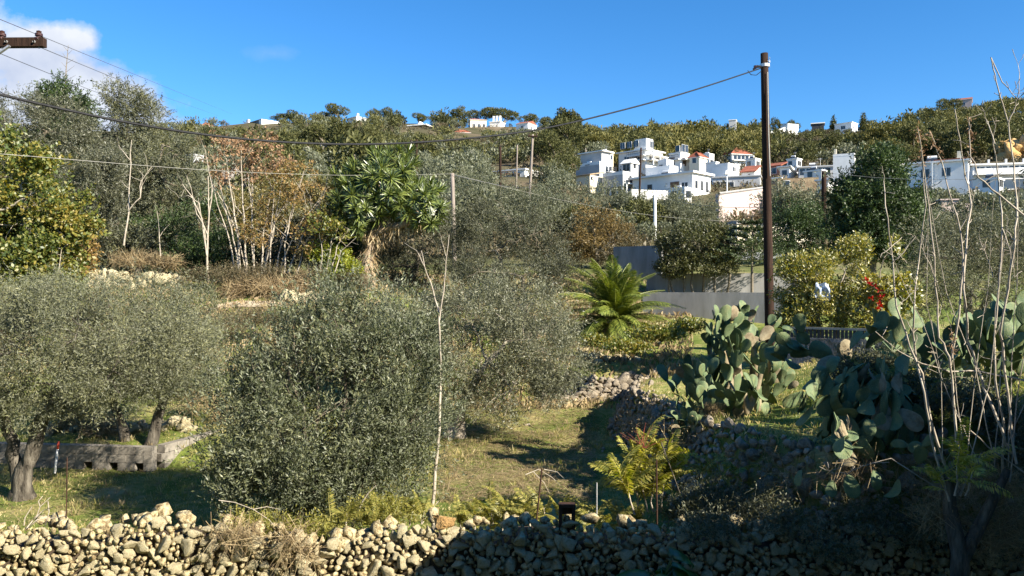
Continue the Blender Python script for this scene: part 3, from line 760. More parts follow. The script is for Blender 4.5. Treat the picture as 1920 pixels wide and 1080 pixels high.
house('three storey white apartment house with stepped terraces at the top of the cluster', 1166, 1211, 1250, 281, 310, 178, -45, roof='flat', over=.5,
      wins=[('F', .15, 4.5, 1.2, 1.3), ('F', .4, 4.5, 1.2, 1.3), ('F', .65, 4.5, 1.2, 1.3), ('F', .3, 1.2, 1.2, 1.3), ('F', .7, 1.2, 1.2, 1.3), ('S', .3, 1.0, 1.2, 1.5), ('S', .7, 1.0, 1.2, 1.5), ('S', .35, 4.2, 1.2, 1.4)], extra=ex_h5)
house('small white gabled house with a shadowed porch in the middle of the cluster', 1168, 1183, 1199, 305, 322, 160, -45, roof='gable', over=.3, roofm=WHITEW, roofh=1.0, wins=[('F', .5, .3, 1.6, 1.3), ('S', .5, .8, .8, .9)])
def ex_frame(H, w, dp, h):
    balcony(H, w, dp, 'S', 0, 1, h * .5, 1.2); balcony(H, w, dp, 'F', .2, 1, h * .5, .9)
    link('chimney', MB().box(-.9, -.4, dp * .3, dp * .3 + .5, h + .253, h + 1.5).mesh('chimney', WHITEW), H)
house('unfinished white house with open bays left of the red hip roof', 1258, 1276, 1297, 287, 312, 168, -45, roof='flat', over=.1,
      wins=[('F', .3, .4, 1.0, 1.6, 'shutter_door'), ('F', .75, 3.2, .9, 1.2), ('S', .3, 3.2, .9, 1.5), ('S', .7, 3.2, .9, 1.5), ('S', .4, .3, 1.4, 1.7, 'shutter_door')], extra=ex_frame)
house('cream house under a small red hip roof in the middle of the village', 1296, 1311, 1331, 294, 313, 166, -45, wall=CREAM, roof='hip', roofm=TILE, wins=[('F', .5, .9, .9, 1.3)], roofh=1.2)
house('white cube house with a grey left wall beside the street lamp', 1341, 1365, 1394, 311, 328, 150, -45, roof='parapet', wins=[('S', .55, .9, 1.0, .8)], extra=lambda H, w, dp, h: tank(H, -w * .4, dp * .5, h + .1, .8))
house('plain white annex left of the grey walled white cube house', 1327, 1342, 1350, 305, 322, 158, -45, roof='flat', over=.1)
def ex_h9(H, w, dp, h):
    balcony(H, w, dp, 'F', 0, 1.0, .4, .8, rail=False)
    link('annex', MB().box(.004, 2.0, .4, 4, -2, h * .72).mesh('annex', CREAM), H)
house('white villa with a red hip roof and a band of four front windows', 1370, 1406, 1410, 290, 306, 190, 14, roof='hip', roofm=TILE, over=.4, deep=6, roofh=1.9, extra=ex_h9, wins=[('F', .18, .8, .8, .9), ('F', .4, .8, .8, .9), ('F', .62, .8, .8, .9), ('F', .84, .8, .8, .9)])
house('low house with a broad red tiled roof left of the dark utility pole', 1394, 1415, 1434, 322, 334, 152, -30, wall=WHITEW, roof='shed', roofm=TILE, over=.3, roofh=1.6)
house('salmon walled house with a tiled roof right of the dark utility pole', 1441, 1463, 1478, 311, 330, 158, -45, wall=SALMON, roof='shed', roofm=TILE, over=.3, roofh=.9, wins=[('F', .6, .6, .9, 1.1)])
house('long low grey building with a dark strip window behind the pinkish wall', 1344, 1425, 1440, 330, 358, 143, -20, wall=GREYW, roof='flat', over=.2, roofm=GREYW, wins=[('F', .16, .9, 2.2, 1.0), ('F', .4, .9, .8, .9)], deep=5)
for i, (l, c, r_, tp, b, lab) in enumerate([(1443, 1463, 1482, 334, 352, 'white shed with a slanted roof just right of the dark utility pole'), (1466, 1480, 1497, 312, 332, 'white lean-to house with a steep pale roof below the pine slope')]):
    house(lab, l, c, r_, tp, b, 146 + 8 * i, -40, roof='shed', over=.5, roofh=-1.4, wins=[('F', .5, .5, .9, .9)])
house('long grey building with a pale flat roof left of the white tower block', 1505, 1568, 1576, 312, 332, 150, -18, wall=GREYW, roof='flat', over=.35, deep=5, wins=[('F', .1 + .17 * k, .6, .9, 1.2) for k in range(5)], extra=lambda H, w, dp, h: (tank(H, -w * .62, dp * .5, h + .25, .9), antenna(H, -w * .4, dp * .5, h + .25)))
house('plain white tower block rising behind the big dark green tree', 1569, 1602, 1614, 291, 335, 140, -28, wall=WHITEW, roof='parapet', slab=.05, extra=lambda H, w, dp, h: link('chimney', MB().box(-w * .95, -w * .85, .4, .8, h + .5, h + 1.4).mesh('chimney', CREAM), H))
house('roofless tan masonry ruin in front of the grey village buildings', 1464, 1535, 1546, 333, 356, 112, -14, wall=TAN, roof='flat', over=.02, slab=.06, roofm=TAN, deep=4, wins=[('F', .22, .6, .8, .8)], name='ruin', cat='ruin')
house('white lean-to with a slanted roof tucked between the ruin and the big dark tree', 1538, 1552, 1575, 337, 356, 108, -45, roof='shed', over=.3, roofh=-.8)
def ex_h16(H, w, dp, h):
    posts(H, [-w - 2.2, -w + 3.2], -.6, -2.2, h); link('porch_roof', MB().box(-w - 2.6, -w - .56, -1.2, dp * .6, h - .1, h + .22).mesh('porch_roof', WHITEW), H)
    st = MB()
    for k in range(10): st.box(-w - .2 + .34 * k, -w + .14 + .34 * k, -1.5, -.05, -2.3 + .27 * k, -2.1 + .27 * k)
    s = link('staircase', st.mesh('staircase', CONC), H)
    rl = MB()
    for k in range(11):
        x = -w - .2 + .34 * k; rl.box(x - .03, x + .03, -1.5, -1.44, -2.1 + .27 * k, -1.05 + .27 * k)
    rl.tube([(-w - .2, -1.47, -1.0, .07), (-w + 3.2, -1.47, 1.7, .07)], 5); rl.tube([(-w - .2, -1.47, -1.6, .05), (-w + 3.2, -1.47, 1.1, .05)], 5)
    link('railing', rl.mesh('railing', DARKM), s)
    for k in range(5): link('roof_tile_edge', MB().box(-w * .55 + k * w * .11, -w * .55 + (k + 1) * w * .11 - .1, -.3, -.05, h + .26, h + .42).mesh('roof_tile_edge', TILE), H)
    link('chimney', MB().box(-1.4, -.8, dp * .3, dp * .3 + .6, h + .253, h + 1.6).mesh('chimney', CREAM), H)
    tank(H, -w * .6, dp * .5, h + .25)
house('large white house with a dark outside staircase behind the bare shrub stems', 1728, 1815, 1842, 301, 351, 112, -32, wall=WHITEW, roof='flat', over=.35, wins=[('F', .3, 1.8, 1.0, 1.1), ('F', .65, 1.8, 1.0, 1.1), ('S', .5, 1.0, .9, 1.4)], extra=ex_h16)
def ex_h17(H, w, dp, h):
    balcony(H, w, dp, 'F', 0, 1, h * .42, 1.4, solid=WHITEW)
    link('awning', MB().box(-w * .7, -w * .25, -2.2, -1.45, h * .1, h * .16).mesh('awning', WHITEW), H)
    for k in range(4): link('chimney', MB().box(-w * (.2 + .2 * k), -w * (.2 + .2 * k) + .3, 1, 1.3, h + .253, h + 1.1).mesh('chimney', GREYW), H)
house('long white terraced building with a dark band of windows at the right edge', 1842, 1990, 2020, 306, 340, 126, -12, roof='flat', over=.5, deep=8, wins=[('F', .08 + .13 * k, h_, 1.3, 1.0) for k in range(7) for h_ in (1.6,)] , extra=ex_h17)
house('low pink walled shed roof seen through the bare stems', 1772, 1864, 1872, 374, 384, 72, -8, wall=PINKW, roof='flat', over=.15, slab=.1, deep=4, name='shed', cat='shed')
def ex_h19(H, w, dp, h):
    link('tiled_roof', MB().add([(-w - .3, -.4, h - .7), (-w * .36, -.4, h - .7), (-w * .36, dp * .7, h + .5), (-w - .3, dp * .7, h + .5), (-w - .3, -.4, h - .5), (-w * .36, -.4, h - .5), (-w * .36, dp * .7, h + .7), (-w - .3, dp * .7, h + .7)], BOXF).mesh('tiled_roof', TILE), H)
house('white house with a long red tiled lean-to behind the two thin poles', 922, 984, 1018, 318, 341, 150, -30, roof='flat', over=.3, wins=[('S', .5, 1.0, .8, 1.0), ('S', .8, 1.0, .8, 1.0), ('F', .8, .8, .8, 1.0)], extra=ex_h19)
for args in [
    ('small white block house wedged between the apartment house and the unfinished house', 1236, 1250, 1266, 304, 322, 160, WHITEW, 'parapet'),
    ('small cream rooftop block behind the grey walled upper house', 1122, 1136, 1152, 286, 302, 172, CREAM, 'flat'),
    ('narrow white house rising behind the cream red hipped house', 1318, 1330, 1342, 292, 312, 176, WHITEW, 'parapet'),
    ('white flat house behind the red tiled roof, left of the dark utility pole', 1402, 1416, 1430, 298, 314, 178, WHITEW, 'flat'),
    ('little white house under the pine slope, right of the salmon walled house', 1480, 1494, 1508, 298, 314, 172, WHITEW, 'flat'),
    ('low white house with a pale slab roof above the tan ruin', 1516, 1540, 1556, 320, 336, 134, WHITEW, 'flat'),
    ('small white house between the big dark tree and the outside staircase house', 1688, 1704, 1722, 322, 344, 126, WHITEW, 'parapet'),
    ('low white garden house below the white terraced building', 1850, 1872, 1896, 336, 356, 104, WHITEW, 'flat'),
    ('small grey house behind the white tower block', 1606, 1624, 1642, 312, 330, 160, GREYW, 'flat'),
    ('stepped white house front at the foot of the largest white house', 1258, 1284, 1300, 358, 376, 118, WHITEW, 'parapet')]:
    house(args[0], *args[1:7], -45, wall=args[7], roof=args[8], over=.15, wins=[('F', .35, .5, .8, 1.0), ('S', .35, .5, .7, 1.0), ('S', .7, .5, .7, 1.0)],
          extra=lambda H, w, dp, h: (antenna(H, -w * .4, dp * .5, h + .2, 1.5), tank(H, -w * .55, dp * .45, h + .25, .7)))
# houses along the ridge -----------------------------------------------------
house('weathered stone house with a white gable end on the ridge at the left', 440, 490, 522, 224, 241, 388, -45, wall=GREYROCK, roof='flat', over=.3, roofm=TAN, below=5, extra=lambda H, w, dp, h: (link('white_wing', MB().box(-w * .12, .35, -.1, dp + .2, -3, h + .1).mesh('white_wing', WHITEW), H), link('chimney', MB().box(-w * .96, -w * .85, 1, 2, h + .253, h + 2.6).mesh('chimney', WHITEW), H)))
house('red tiled house half hidden by russet foliage on the left ridge', 362, 380, 398, 235, 244, 380, -45, wall=PINKW, roof='hip', roofm=TILE, over=.3, roofh=2.2)
house('small white house with a flat roof left of the first ridge pines', 647, 668, 689, 219, 229, 398, -45, roof='flat', over=.4, wins=[('S', .5, .9, 1.5, 1.2)], extra=lambda H, w, dp, h: link('chimney', MB().box(-1.4, -.5, 1, 2, h + .253, h + 2).mesh('chimney', WHITEW), H))
house('dark fronted modern house with a thin white roof slab on the ridge', 768, 797, 808, 235, 248, 372, -20, wall=DARKM, roof='flat', over=1.2, roofm=WHITEW, slab=.5, deep=7, extra=lambda H, w, dp, h: (balcony(H, w, dp, 'F', .1, .9, .3, 1.5, solid=WHITEW), link('upper_gable', MB().add([(-w * .7, 2, h + .5), (-w * .3, 2, h + .5), (-w * .3, 5, h + .5), (-w * .7, 5, h + .5), (-w * .5, 2, h + 2.6), (-w * .5, 5, h + 2.6)], [(0, 1, 4), (1, 2, 5, 4), (2, 3, 5), (3, 0, 4, 5)]).mesh('upper_gable', WHITEW), H)))
W4 = [('F', .22, 1.8, 1.2, 1.6), ('F', .55, 1.8, 1.2, 1.6), ('F', .85, 1.8, .9, 1.6)]
house('cream house with a low red hip roof and three shuttered windows below the ridge', 854, 882, 890, 249, 263, 330, 10, wall=CREAM, roof='hip', roofm=TILE, over=.3, deep=5, roofh=1.6, wins=[('F', .3, .9, .8, 1.4, 'shutter_door'), ('F', .7, .9, .8, 1.4, 'shutter_door')], extra=lambda H, w, dp, h: (link('annex', MB().box(.004, 3.4, .5, 4, -2, h * .8).mesh('annex', CREAM), H), link('terrace_wall', MB().box(-w * .4, 7.5, -3, -2.6, -2.2, -.9).mesh('terrace_wall', CREAM), H)))
house('two storey pinkish cream house beside the big umbrella pine', 882, 912, 918, 225, 247, 360, 8, wall=CREAM, roof='hip', roofm=TILE, over=.3, deep=6, roofh=1.0, wins=W4)
house('white house with chimneys tucked under the big umbrella pine', 918, 938, 946, 228, 240, 364, -20, roof='flat', over=.3, deep=6, extra=lambda H, w, dp, h: [link('chimney', MB().box(-w * u, -w * u + .8, 1, 1.8, h + .253, h + 3).mesh('chimney', WHITEW), H) for u in (.8, .5, .2)])
house('white gabled villa with two dark windows right of the big umbrella pine', 968, 990, 1007, 230, 245, 350, -30, roof='gable', roofm=TILE, over=.3, roofh=1.5, wins=[('F', .5, .8, 1.0, 1.6), ('S', .4, .8, .9, 1.5), ('S', .7, .8, .9, 1.5)])
house('grey ruined house below the tall pines on the ridge', 1040, 1058, 1068, 240, 253, 340, -45, wall=GREYROCK, roof='gable', roofm=GREYROCK, over=.2, roofh=1.6)
house('little grey hut among the yellow green pines on the skyline', 1368, 1380, 1384, 225, 234, 330, -20, wall=GREYW, roof='flat', over=.2, roofm=WHITEW, deep=4)
def ex_ramp(H, w, dp, h):
    m = MB().add([(-w - 9, 1, -3), (-w, 1, -1), (-w, 1.5, -1), (-w - 9, 1.5, -3), (-w - 9, 1, -1.6), (-w, 1, 1.4), (-w, 1.5, 1.4), (-w - 9, 1.5, -1.6)], BOXF); link('sloping_wall', m.mesh('sloping_wall', WHITEW), H)
house('white hillside building with a long sloping wall running down to its left', 1474, 1497, 1503, 234, 244, 380, 22, roof='shed', over=.1, roofh=.8, deep=5, extra=ex_ramp)
house('dark low house with a white roof line on the open skyline', 1525, 1545, 1549, 231, 239, 385, -20, wall=DARKM, roof='flat', over=.5, roofm=WHITEW, slab=.4, deep=6)
house('white and brown villa on the ridge between the two spire trees', 1574, 1597, 1616, 229, 243, 380, -45, roof='flat', over=.3, wins=[('F', .5, .8, 2, 1.5), ('S', .3, .8, 1.0, 1.4)], extra=lambda H, w, dp, h: (link('lower_terrace', MB().box(-w * .5, 3, -6, -2, -6, -2).mesh('lower_terrace', WHITEW), H), link('side_wing', MB().box(-w - 4, -w - .004, 1, 5, -3, h * .6).mesh('side_wing', TAN), H)))
house('pink gabled house on the highest point of the right-hand ridge', 1800, 1822, 1840, 185, 199, 392, -30, wall=PINKW, roof='gable', roofm=TILE, over=.4, roofh=1.7, wins=[('F', .5, .8, 1.2, 1.2)])
house('ruined pinkish stone house on the slope under the first ridge pines', 684, 700, 712, 240, 254, 340, -45, wall=TAN, roof='flat', over=.05, roofm=TAN, name='ruin', cat='ruin')
house('small white hut half buried in the left-hand olive slope', 346, 362, 374, 291, 296, 140, -30, wall=GREYW, roof='flat', over=.1)

# rocks and cliffs -----------------------------------------------------------
def outcrop(label, px, py, d, wpx, hpx, n, mat, seed, cat='rock', name='rock_outcrop'):
    rs = np.random.default_rng(seed); c = P(px, py, d)
    protos = [stone_mesh('rock', mat, seed * 10 + k, 2) for k in range(3)]
    xf = []
    for i in range(n):
        s = d / F * rs.uniform(.10, .24) * hpx * 1.6
        xf.append((int(rs.integers(3)), rot3(rs) * s @ np.diag((1.5, 1, .9)), np.array((rs.uniform(-.5, .5) * wpx * d / F, rs.uniform(-1, 3), rs.uniform(-.5, .4) * hpx * d / F))))
    return thing(name, label, cat, c, data=joined('rock', protos, xf, mat))
outcrop('ochre cliff face above the white terraced building at the right edge', 1912, 280, 170, 60, 36, 26, OCHRE, 51, 'cliff', 'cliff')
outcrop('grey cliff band above the big dark green tree', 1680, 300, 210, 70, 26, 22, GREYROCK, 52, 'cliff', 'cliff')
outcrop('pale rocks scattered below the right-hand ridge pines', 1752, 247, 320, 95, 20, 26, ROCK, 53)
outcrop('pale pinkish rock face left of the white gabled villa slope', 950, 278, 280, 40, 26, 16, ROCK, 54)
outcrop('broken pale rocks on the slope below the white gabled villa', 1030, 268, 290, 50, 18, 14, ROCK, 55)
outcrop('pale boulders among the scrub above the russet tree', 585, 278, 200, 70, 16, 9, ROCK, 56)
outcrop('white rock mass seen through the white stemmed thicket', 436, 338, 90, 44, 28, 14, ROCK, 57)
outcrop('pale bare rocks beside the red roofed house on the slope', 1035, 250, 310, 60, 18, 12, ROCK, 58)

# walls near the palm --------------------------------------------------------
def gwall(label, x0, x1, top, bot, d, mat, name='garden_wall', cat='wall', thick=.25, yaw=0, cap=None, d1=None):
    a, b = P(x0, bot, d), P(x1, bot, d1 or d)
    v = b[:2] - a[:2]; L = np.linalg.norm(v)
    T = thing(name, label, cat, a, rot=(0, 0, math.atan2(v[1], v[0])))
    h = (bot - top) * d / F
    n = max(1, int(L // 3.2))
    for k in range(n): link('panel', MB().box(L * k / n, L * (k + 1) / n - (.012 if k < n - 1 else 0), 0, thick, -1.2, h).mesh('panel', mat), T)
    if cap: link('coping', MB().box(-.03, L + .03, -.04, thick + .04, h + .002, h + .08).mesh('coping', cap), T)
    return T
gwall('plain grey concrete garden wall between the palm and the prickly pears', 1205, 1470, 548, 600, 33.5, CONC, d1=31.0)
gwall('darker grey retaining wall behind the plain garden wall, under the clipped trees', 1212, 1500, 513, 560, 37, CONC, d1=35.5)
gwall('tall grey wall end standing left of the clipped trees', 1150, 1240, 463, 560, 40.5, CONC, d1=39)
gwall('pale kerb wall behind the araucaria sapling', 1330, 1470, 474, 500, 56, WHITEW, d1=54, name='kerb_wall')
house('beige flat roofed building corner behind the araucaria sapling', 1381, 1382, 1460, 420, 486, 60, -70, wall=CREAM, roof='flat', over=.15, roofm=CONC, deep=7)
rw = thing('retaining_wall', 'long pinkish retaining wall sloping up below the grey village building', 'retaining wall', P(1348, 440, 88))
_o = P(1348, 440, 88); _a, _b = P(1348, 363, 88), P(1444, 350, 108)
for k in range(4):
    m = MB(); q0 = _a + (_b - _a) * (k / 4); q1 = _a + (_b - _a) * ((k + 1) / 4 - .0015)
    m.add([(q0[0], q0[1], 6), (q1[0], q1[1], 6), (q1[0] - .3, q1[1] + .3, 6), (q0[0] - .3, q0[1] + .3, 6), q0, q1, q1 + np.array((-.3, .3, 0)), q0 + np.array((-.3, .3, 0))], BOXF)
    m.v = [(v[0] - _o[0], v[1] - _o[1], v[2] - _o[2]) for v in m.v]
    link('panel', m.mesh('panel', PINKW), rw)
m = MB(); m.tube([(*(_a - _o), .16), (*(_b - _o), .16)], 5); link('coping', m.mesh('coping', CONC), rw)
gwall('low white village wall in front of the largest white house', 1184, 1262, 355, 372, 124, WHITEW, d1=126)
# white low fence with dark pickets
a, b = P(1466, 640, 22.5), P(1660, 640, 21.0)
v = b[:2] - a[:2]; L = np.linalg.norm(v)
fn = thing('picket_fence', 'low white garden wall with dark pickets below the yellow green citrus bush', 'fence', a, rot=(0, 0, math.atan2(v[1], v[0])))
link('plinth', MB().box(0, L, 0, .18, -.7, .12).mesh('plinth', GREYROCK), fn)
link('rail', MB().box(0, L, .05, .10, .36, .42).mesh('rail', CONC), fn)
pk = MB().box(-.035, .035, .055, .095, .122, .358).mesh('picket', DARKM)
for k in range(26): link('picket', pk, fn, ((k + .5) * L / 26, 0, 0))

# the neighbouring house just outside the right edge: it shades the wall below the camera
nb = thing('neighbour_house', 'white flat roofed house beside the lane, shading the right half of the front wall', 'house', (5.6, 6.5, -.6))
link('wall', MB().box(0, 12, -8.5, 0, 0, 5.75).mesh('wall', WHITEW), nb)
link('roof', MB().box(-.05, 12.1, -8.6, .05, 5.753, 5.95).mesh('roof', CONC), nb)
link('upper_storey', MB().box(9.6, 12, -8, -.02, 5.953, 9.0).mesh('upper_storey', WHITEW), nb)
for k in range(3):
    fm = link('window', MB().box(2 + 3.4 * k, 3.2 + 3.4 * k, -.05, .05, 1.2, 2.6).mesh('window', WHITEPAINT), nb)
    link('pane', MB().box(2.08 + 3.4 * k, 3.12 + 3.4 * k, -.05, .07, 1.28, 2.52).mesh('pane', GLASS), fm)

# unseen house added behind the camera, raised to dim sky light on the wall
ow = thing('unseen_back_house', 'added unseen cream house behind the viewpoint, built tall to cut sky light', 'house', (-4, -2.2, -.6))
link('wall', MB().box(-22, 11, -9, 0, 0, 12.4).mesh('wall', CREAM), ow)
link('roof', MB().box(-22.3, 11.3, -9.3, .3, 12.403, 12.65).mesh('roof', CONC), ow)
link('balcony', MB().box(1, 8, .002, 1.3, 2.4, 2.6).mesh('balcony', CONC), ow)
for k in range(5):
    fm = link('window', MB().box(-15 + 4.5 * k, -13.6 + 4.5 * k, -.05, .04, 4.2, 5.7).mesh('window', WHITEPAINT), ow)
    link('pane', MB().box(-14.92 + 4.5 * k, -13.68 + 4.5 * k, -.05, .06, 4.28, 5.62).mesh('pane', GLASS), fm)
# ------------------------------------------------------------------ vegetation toolkit
def lobe(px, py, d, rx, ry, dr=None):
    """ellipsoid of photo size rx, ry pixels round (px, py) at depth d"""
    s = d / F
    return (*P(px, py, d), rx * s, dr if dr else (rx * s * 0.5 + ry * s * 0.4), ry * s)
def crown_points(lobes, n, rs, shell=0.45, gap=-0.35, gs=1.1):
    lob = np.array(lobes); c, r = lob[:, :3], lob[:, 3:]
    wgt = (r[:, 0] * r[:, 2] + r[:, 0] * r[:, 1] + r[:, 1] * r[:, 2]); wgt = wgt / wgt.sum()
    out_p, out_n = [], []; tot = 0
    while tot < n:
        m = n * 2
        k = rs.choice(len(lob), m, p=wgt)
        u = unit(rs.normal(0, 1, (m, 3)))
        rad = shell + (1 - shell) * rs.random(m) ** 0.6
        wobl = 1 + 0.16 * noise3(u + k[:, None] * 3.1, 2.2)
        p = c[k] + u * (rad * wobl)[:, None] * r[k]
        keep = noise3(p, gs) > gap + rs.normal(0, .12, m)
        deep = np.zeros(m, bool)
        for j in range(len(lob)):
            deep |= (k != j) & ((((p - c[j]) / r[j]) ** 2).sum(1) < 0.35)
        keep &= ~deep
        p = p[keep]; nn = unit((u / r[k])[keep])
        out_p.append(p); out_n.append(nn); tot += len(p)
    return np.concatenate(out_p)[:n], np.concatenate(out_n)[:n]

def leaf_geo(A, D, L, n, ll, lw, rs, ang=(25, 65), droop=0.0, fold=0.0, rnd_c=None, start=.08):
    """n leaves along each twig (anchor A, direction D, length L); one quad per leaf"""
    m = len(A)
    t = np.linspace(start, 1, n)[None, :] + rs.uniform(-.04, .04, (m, n))
    Dn = D[:, None, :]
    pos = A[:, None, :] + Dn * (L[:, None] * t)[..., None]
    pos[..., 2] -= droop * (L[:, None] * t * t)
    rv = rs.normal(0, 1, (m, n, 3)); perp = rv - (rv * Dn).sum(-1, keepdims=True) * Dn; perp = unit(perp)
    a = np.radians(rs.uniform(ang[0], ang[1], (m, n)))[..., None]
    ld = unit(Dn * np.cos(a) + perp * np.sin(a)); ld[..., 2] -= droop * .5; ld = unit(ld)
    wv = unit(np.cross(ld, rs.normal(0, 1, (m, n, 3))))
    s = rs.uniform(.65, 1.2, (m, n))[..., None]
    pos, ld, wv, s = [q.reshape(-1, q.shape[-1]) for q in (pos, ld, wv, s)]
    mid = pos + ld * ll * .48 * s
    V = np.stack((pos, mid + wv * lw * .5 * s, pos + ld * ll * s, mid - wv * lw * .5 * s), 1).reshape(-1, 3)
    Fa = np.arange(len(V)).reshape(-1, 4)
    base = noise3(A, .9) * .5 + .5 if rnd_c is None else rnd_c
    r = np.clip(np.repeat(base, n) * .35 + rs.random(m * n) * .65, 0, 1)
    return V, Fa, r
def twig_strips(A, D, L, w, rs, droop=0.0):
    m = len(A)
    wv = unit(np.cross(D, rs.normal(0, 1, (m, 3)))) * w * .5
    B = A + D * L[:, None]; B[:, 2] -= droop * L
    V = np.stack((A - wv, A + wv, B + wv * .3, B - wv * .3), 1).reshape(-1, 3)
    return V, np.arange(len(V)).reshape(-1, 4)
def cat_geo(parts):
    Vs, Fs, n = [], [], 0
    for V, Fa in parts:
        Vs.append(V); Fs.append(Fa + n); n += len(V)
    return np.concatenate(Vs), np.concatenate(Fs)
def foliage(lobes, ntw, rs, clump=0, cr=.25, nl=13, ll=.06, lw=.013, tl=(.22, .45), up=.45, outw=.8, jit=.6, shell=.45, gap=-.35, ang=(25, 65), droop=0., gs=1.1, tend=None):
    if clump:
        pc, nc = crown_points(lobes, clump, rs, shell, gap, gs)
        dc = unit(nc * outw + rs.normal(0, jit, pc.shape) + np.array((0, 0, up)))
        wgt = rs.uniform(.3, 1.7, clump); k = rs.choice(clump, ntw, p=wgt / wgt.sum())
        q = rs.normal(0, cr, (ntw, 3)); al = rs.uniform(-.6, .9, ntw)[:, None] * cr * 1.7
        p = pc[k] + q * .55 + dc[k] * al; nn = nc[k]
        D = unit(dc[k] + rs.normal(0, jit * .75, p.shape))
    else:
        p, nn = crown_points(lobes, ntw, rs, shell, gap, gs)
        D = nn * outw + rs.normal(0, jit, p.shape); D[:, 2] += up; D = unit(D)
    if tend is not None: D = unit(D + np.asarray(tend))
    L = rs.uniform(*tl, ntw)
    A = p - D * L[:, None] * .6
    return (A, D, L), leaf_geo(A, D, L, nl, ll, lw, rs, ang, droop)

def woody(base, forks, rs, r0, lobes, nsub=40, sub_r=.012, sides=6, spread=.5, tip=.35, pts=None, amp=.06):
    """trunk paths from base through forks, then limbs into the lobes and twigs towards sampled crown points"""
    paths = []; ends = []
    for fk in forks:                                # fk: list of points with radius, a hand-made limb
        q = np.array([[*p[:3], p[3]] for p in fk], float)
        # subdivide with slight wobble
        out = [q[0]]
        for i in range(len(q) - 1):
            for tt in (.33, .66, 1.0):
                s = q[i] + (q[i + 1] - q[i]) * tt
                if tt < 1: s[:3] += rs.normal(0, .04 * np.linalg.norm(q[i + 1, :3] - q[i, :3]), 3)
                out.append(s)
        paths.append(np.array(out)); ends.append(np.array(out))
    src = np.concatenate([e[len(e) // 2:] for e in ends])
    for l in lobes:
        c = np.array(l[:3]); d = np.linalg.norm(src[:, :3] - c, axis=1); s = src[d.argmin()]
        pth = wob(s[:3], c, s[3] * .75, max(s[3] * .3, sub_r), 6, amp, rs, .06)
        paths.append(pth); src = np.vstack((src, pth[2:]))
    if pts is not None:
        for p in pts:
            d = np.linalg.norm(src[:, :3] - p, axis=1); s = src[d.argmin()]
            paths.append(wob(s[:3], p, min(s[3] * .6, sub_r), sub_r * .3, 4, .07, rs, .05))
    return tubes(paths, sides)

def tree(name, label, cat, base, lobes, forks, leaf, bark, seed, ntw=3000, nsub=60, group=None, sub_r=.012, crown='crown', trunk='trunk', sides=6, shoots=None, **kw):
    rs = np.random.default_rng(seed)
    base = np.asarray(base, float)
    (A, D, L), (V, Fa, r) = foliage(lobes, ntw, rs, **kw)
    if shoots:
        pp, n2 = crown_points(lobes, shoots[0], rs, .85, -.6)
        D2 = unit(n2 * .7 + rs.normal(0, .35, pp.shape) + np.array((0, 0, shoots[2])))
        L2 = rs.uniform(shoots[1] * .5, shoots[1], len(pp))
        V2, F2, r2 = leaf_geo(pp - D2 * .1, D2, L2, shoots[3], kw.get('ll', .06) * 1.05, kw.get('lw', .013) * 1.1, rs, (25, 60), droop=.06)
        r2 = np.clip(r2 + .15, 0, 1)
        Fa = np.concatenate((Fa, F2 + len(V))); V = np.concatenate((V, V2)); r = np.concatenate((r, r2))
        A, D, L = np.concatenate((A, pp)), np.concatenate((D, D2)), np.concatenate((L, L2))
    T = thing(name, label, cat, base, group)
    pick = rs.choice(len(A), min(nsub, len(A)), replace=False)
    tv, tf = woody(base, forks, rs, .1, lobes, sub_r=sub_r, sides=sides, pts=A[pick])
    link(trunk, mesh_np(trunk, tv - base, tf, bark, smooth=True), T)
    link(crown, mesh_np(crown, V - base, Fa, leaf, r), T)
    return T
def fk(*pts):
    """limb through photo pixels: (px, py, depth, radius)"""
    return [(*P(p[0], p[1], p[2]), p[3]) for p in pts]

# ---- olives of the grove ---------------------------------------------------
OL = dict(nl=14, ll=.065, lw=.015, tl=(.22, .48))
def gb(px, d): return onground(px, d)
b = gb(42, 15.2)
tree('olive_tree', 'olive tree with a forked fluted trunk at the left edge, standing on sunlit grass', 'olive tree', b,
     [lobe(40, 640, 15.2, 130, 105), lobe(150, 610, 15.0, 120, 95), lobe(-60, 620, 15.6, 120, 120), lobe(250, 640, 15.3, 110, 90), lobe(90, 720, 14.8, 120, 60), lobe(330, 660, 15.8, 70, 85), lobe(-30, 740, 15.0, 80, 60), lobe(200, 710, 15.0, 110, 50), lobe(20, 735, 14.9, 70, 45)],
     [[(*(b + np.array((.02, 0, -.15))), .26), (*(b + np.array((.0, 0, .12))), .19), *fk((44, 880, 15.2, .15), (75, 800, 15.1, .12), (112, 720, 15.0, .07))],
      [(*(b + np.array((-.1, 0, -.1))), .2), (*(b + np.array((-.05, 0, .25))), .14), *fk((22, 850, 15.2, .12), (8, 780, 15.2, .09), (-20, 690, 15.2, .05))],
      [(*(b + np.array((.12, -.05, -.1))), .12), *fk((52, 860, 15.1, .08), (60, 800, 15.1, .06), (120, 700, 15.1, .04))]],
     OLIVE, BARK, 501, clump=620, cr=.2, ntw=8600, nsub=150, gap=-.3, gs=1.5, shoots=(350, .55, .3, 16), **OL)
b = gb(226, 18.6)
tree('olive_tree', 'olive tree with a dark leaning trunk behind the block wall, left one of the pair', 'olive tree', b,
     [lobe(170, 580, 19, 120, 60), lobe(70, 570, 19.5, 120, 55), lobe(240, 640, 18.6, 100, 70), lobe(215, 700, 18.4, 90, 60), lobe(160, 720, 18.8, 80, 45)],
     [[(*(b + np.array((.12, 0, -.15))), .15), *fk((228, 795, 18.6, .11), (212, 740, 18.6, .08), (190, 660, 18.6, .05))]], OLIVE, BARK, 502, clump=330, cr=.22, ntw=4200, nsub=60, **OL)
b = gb(284, 18.4)
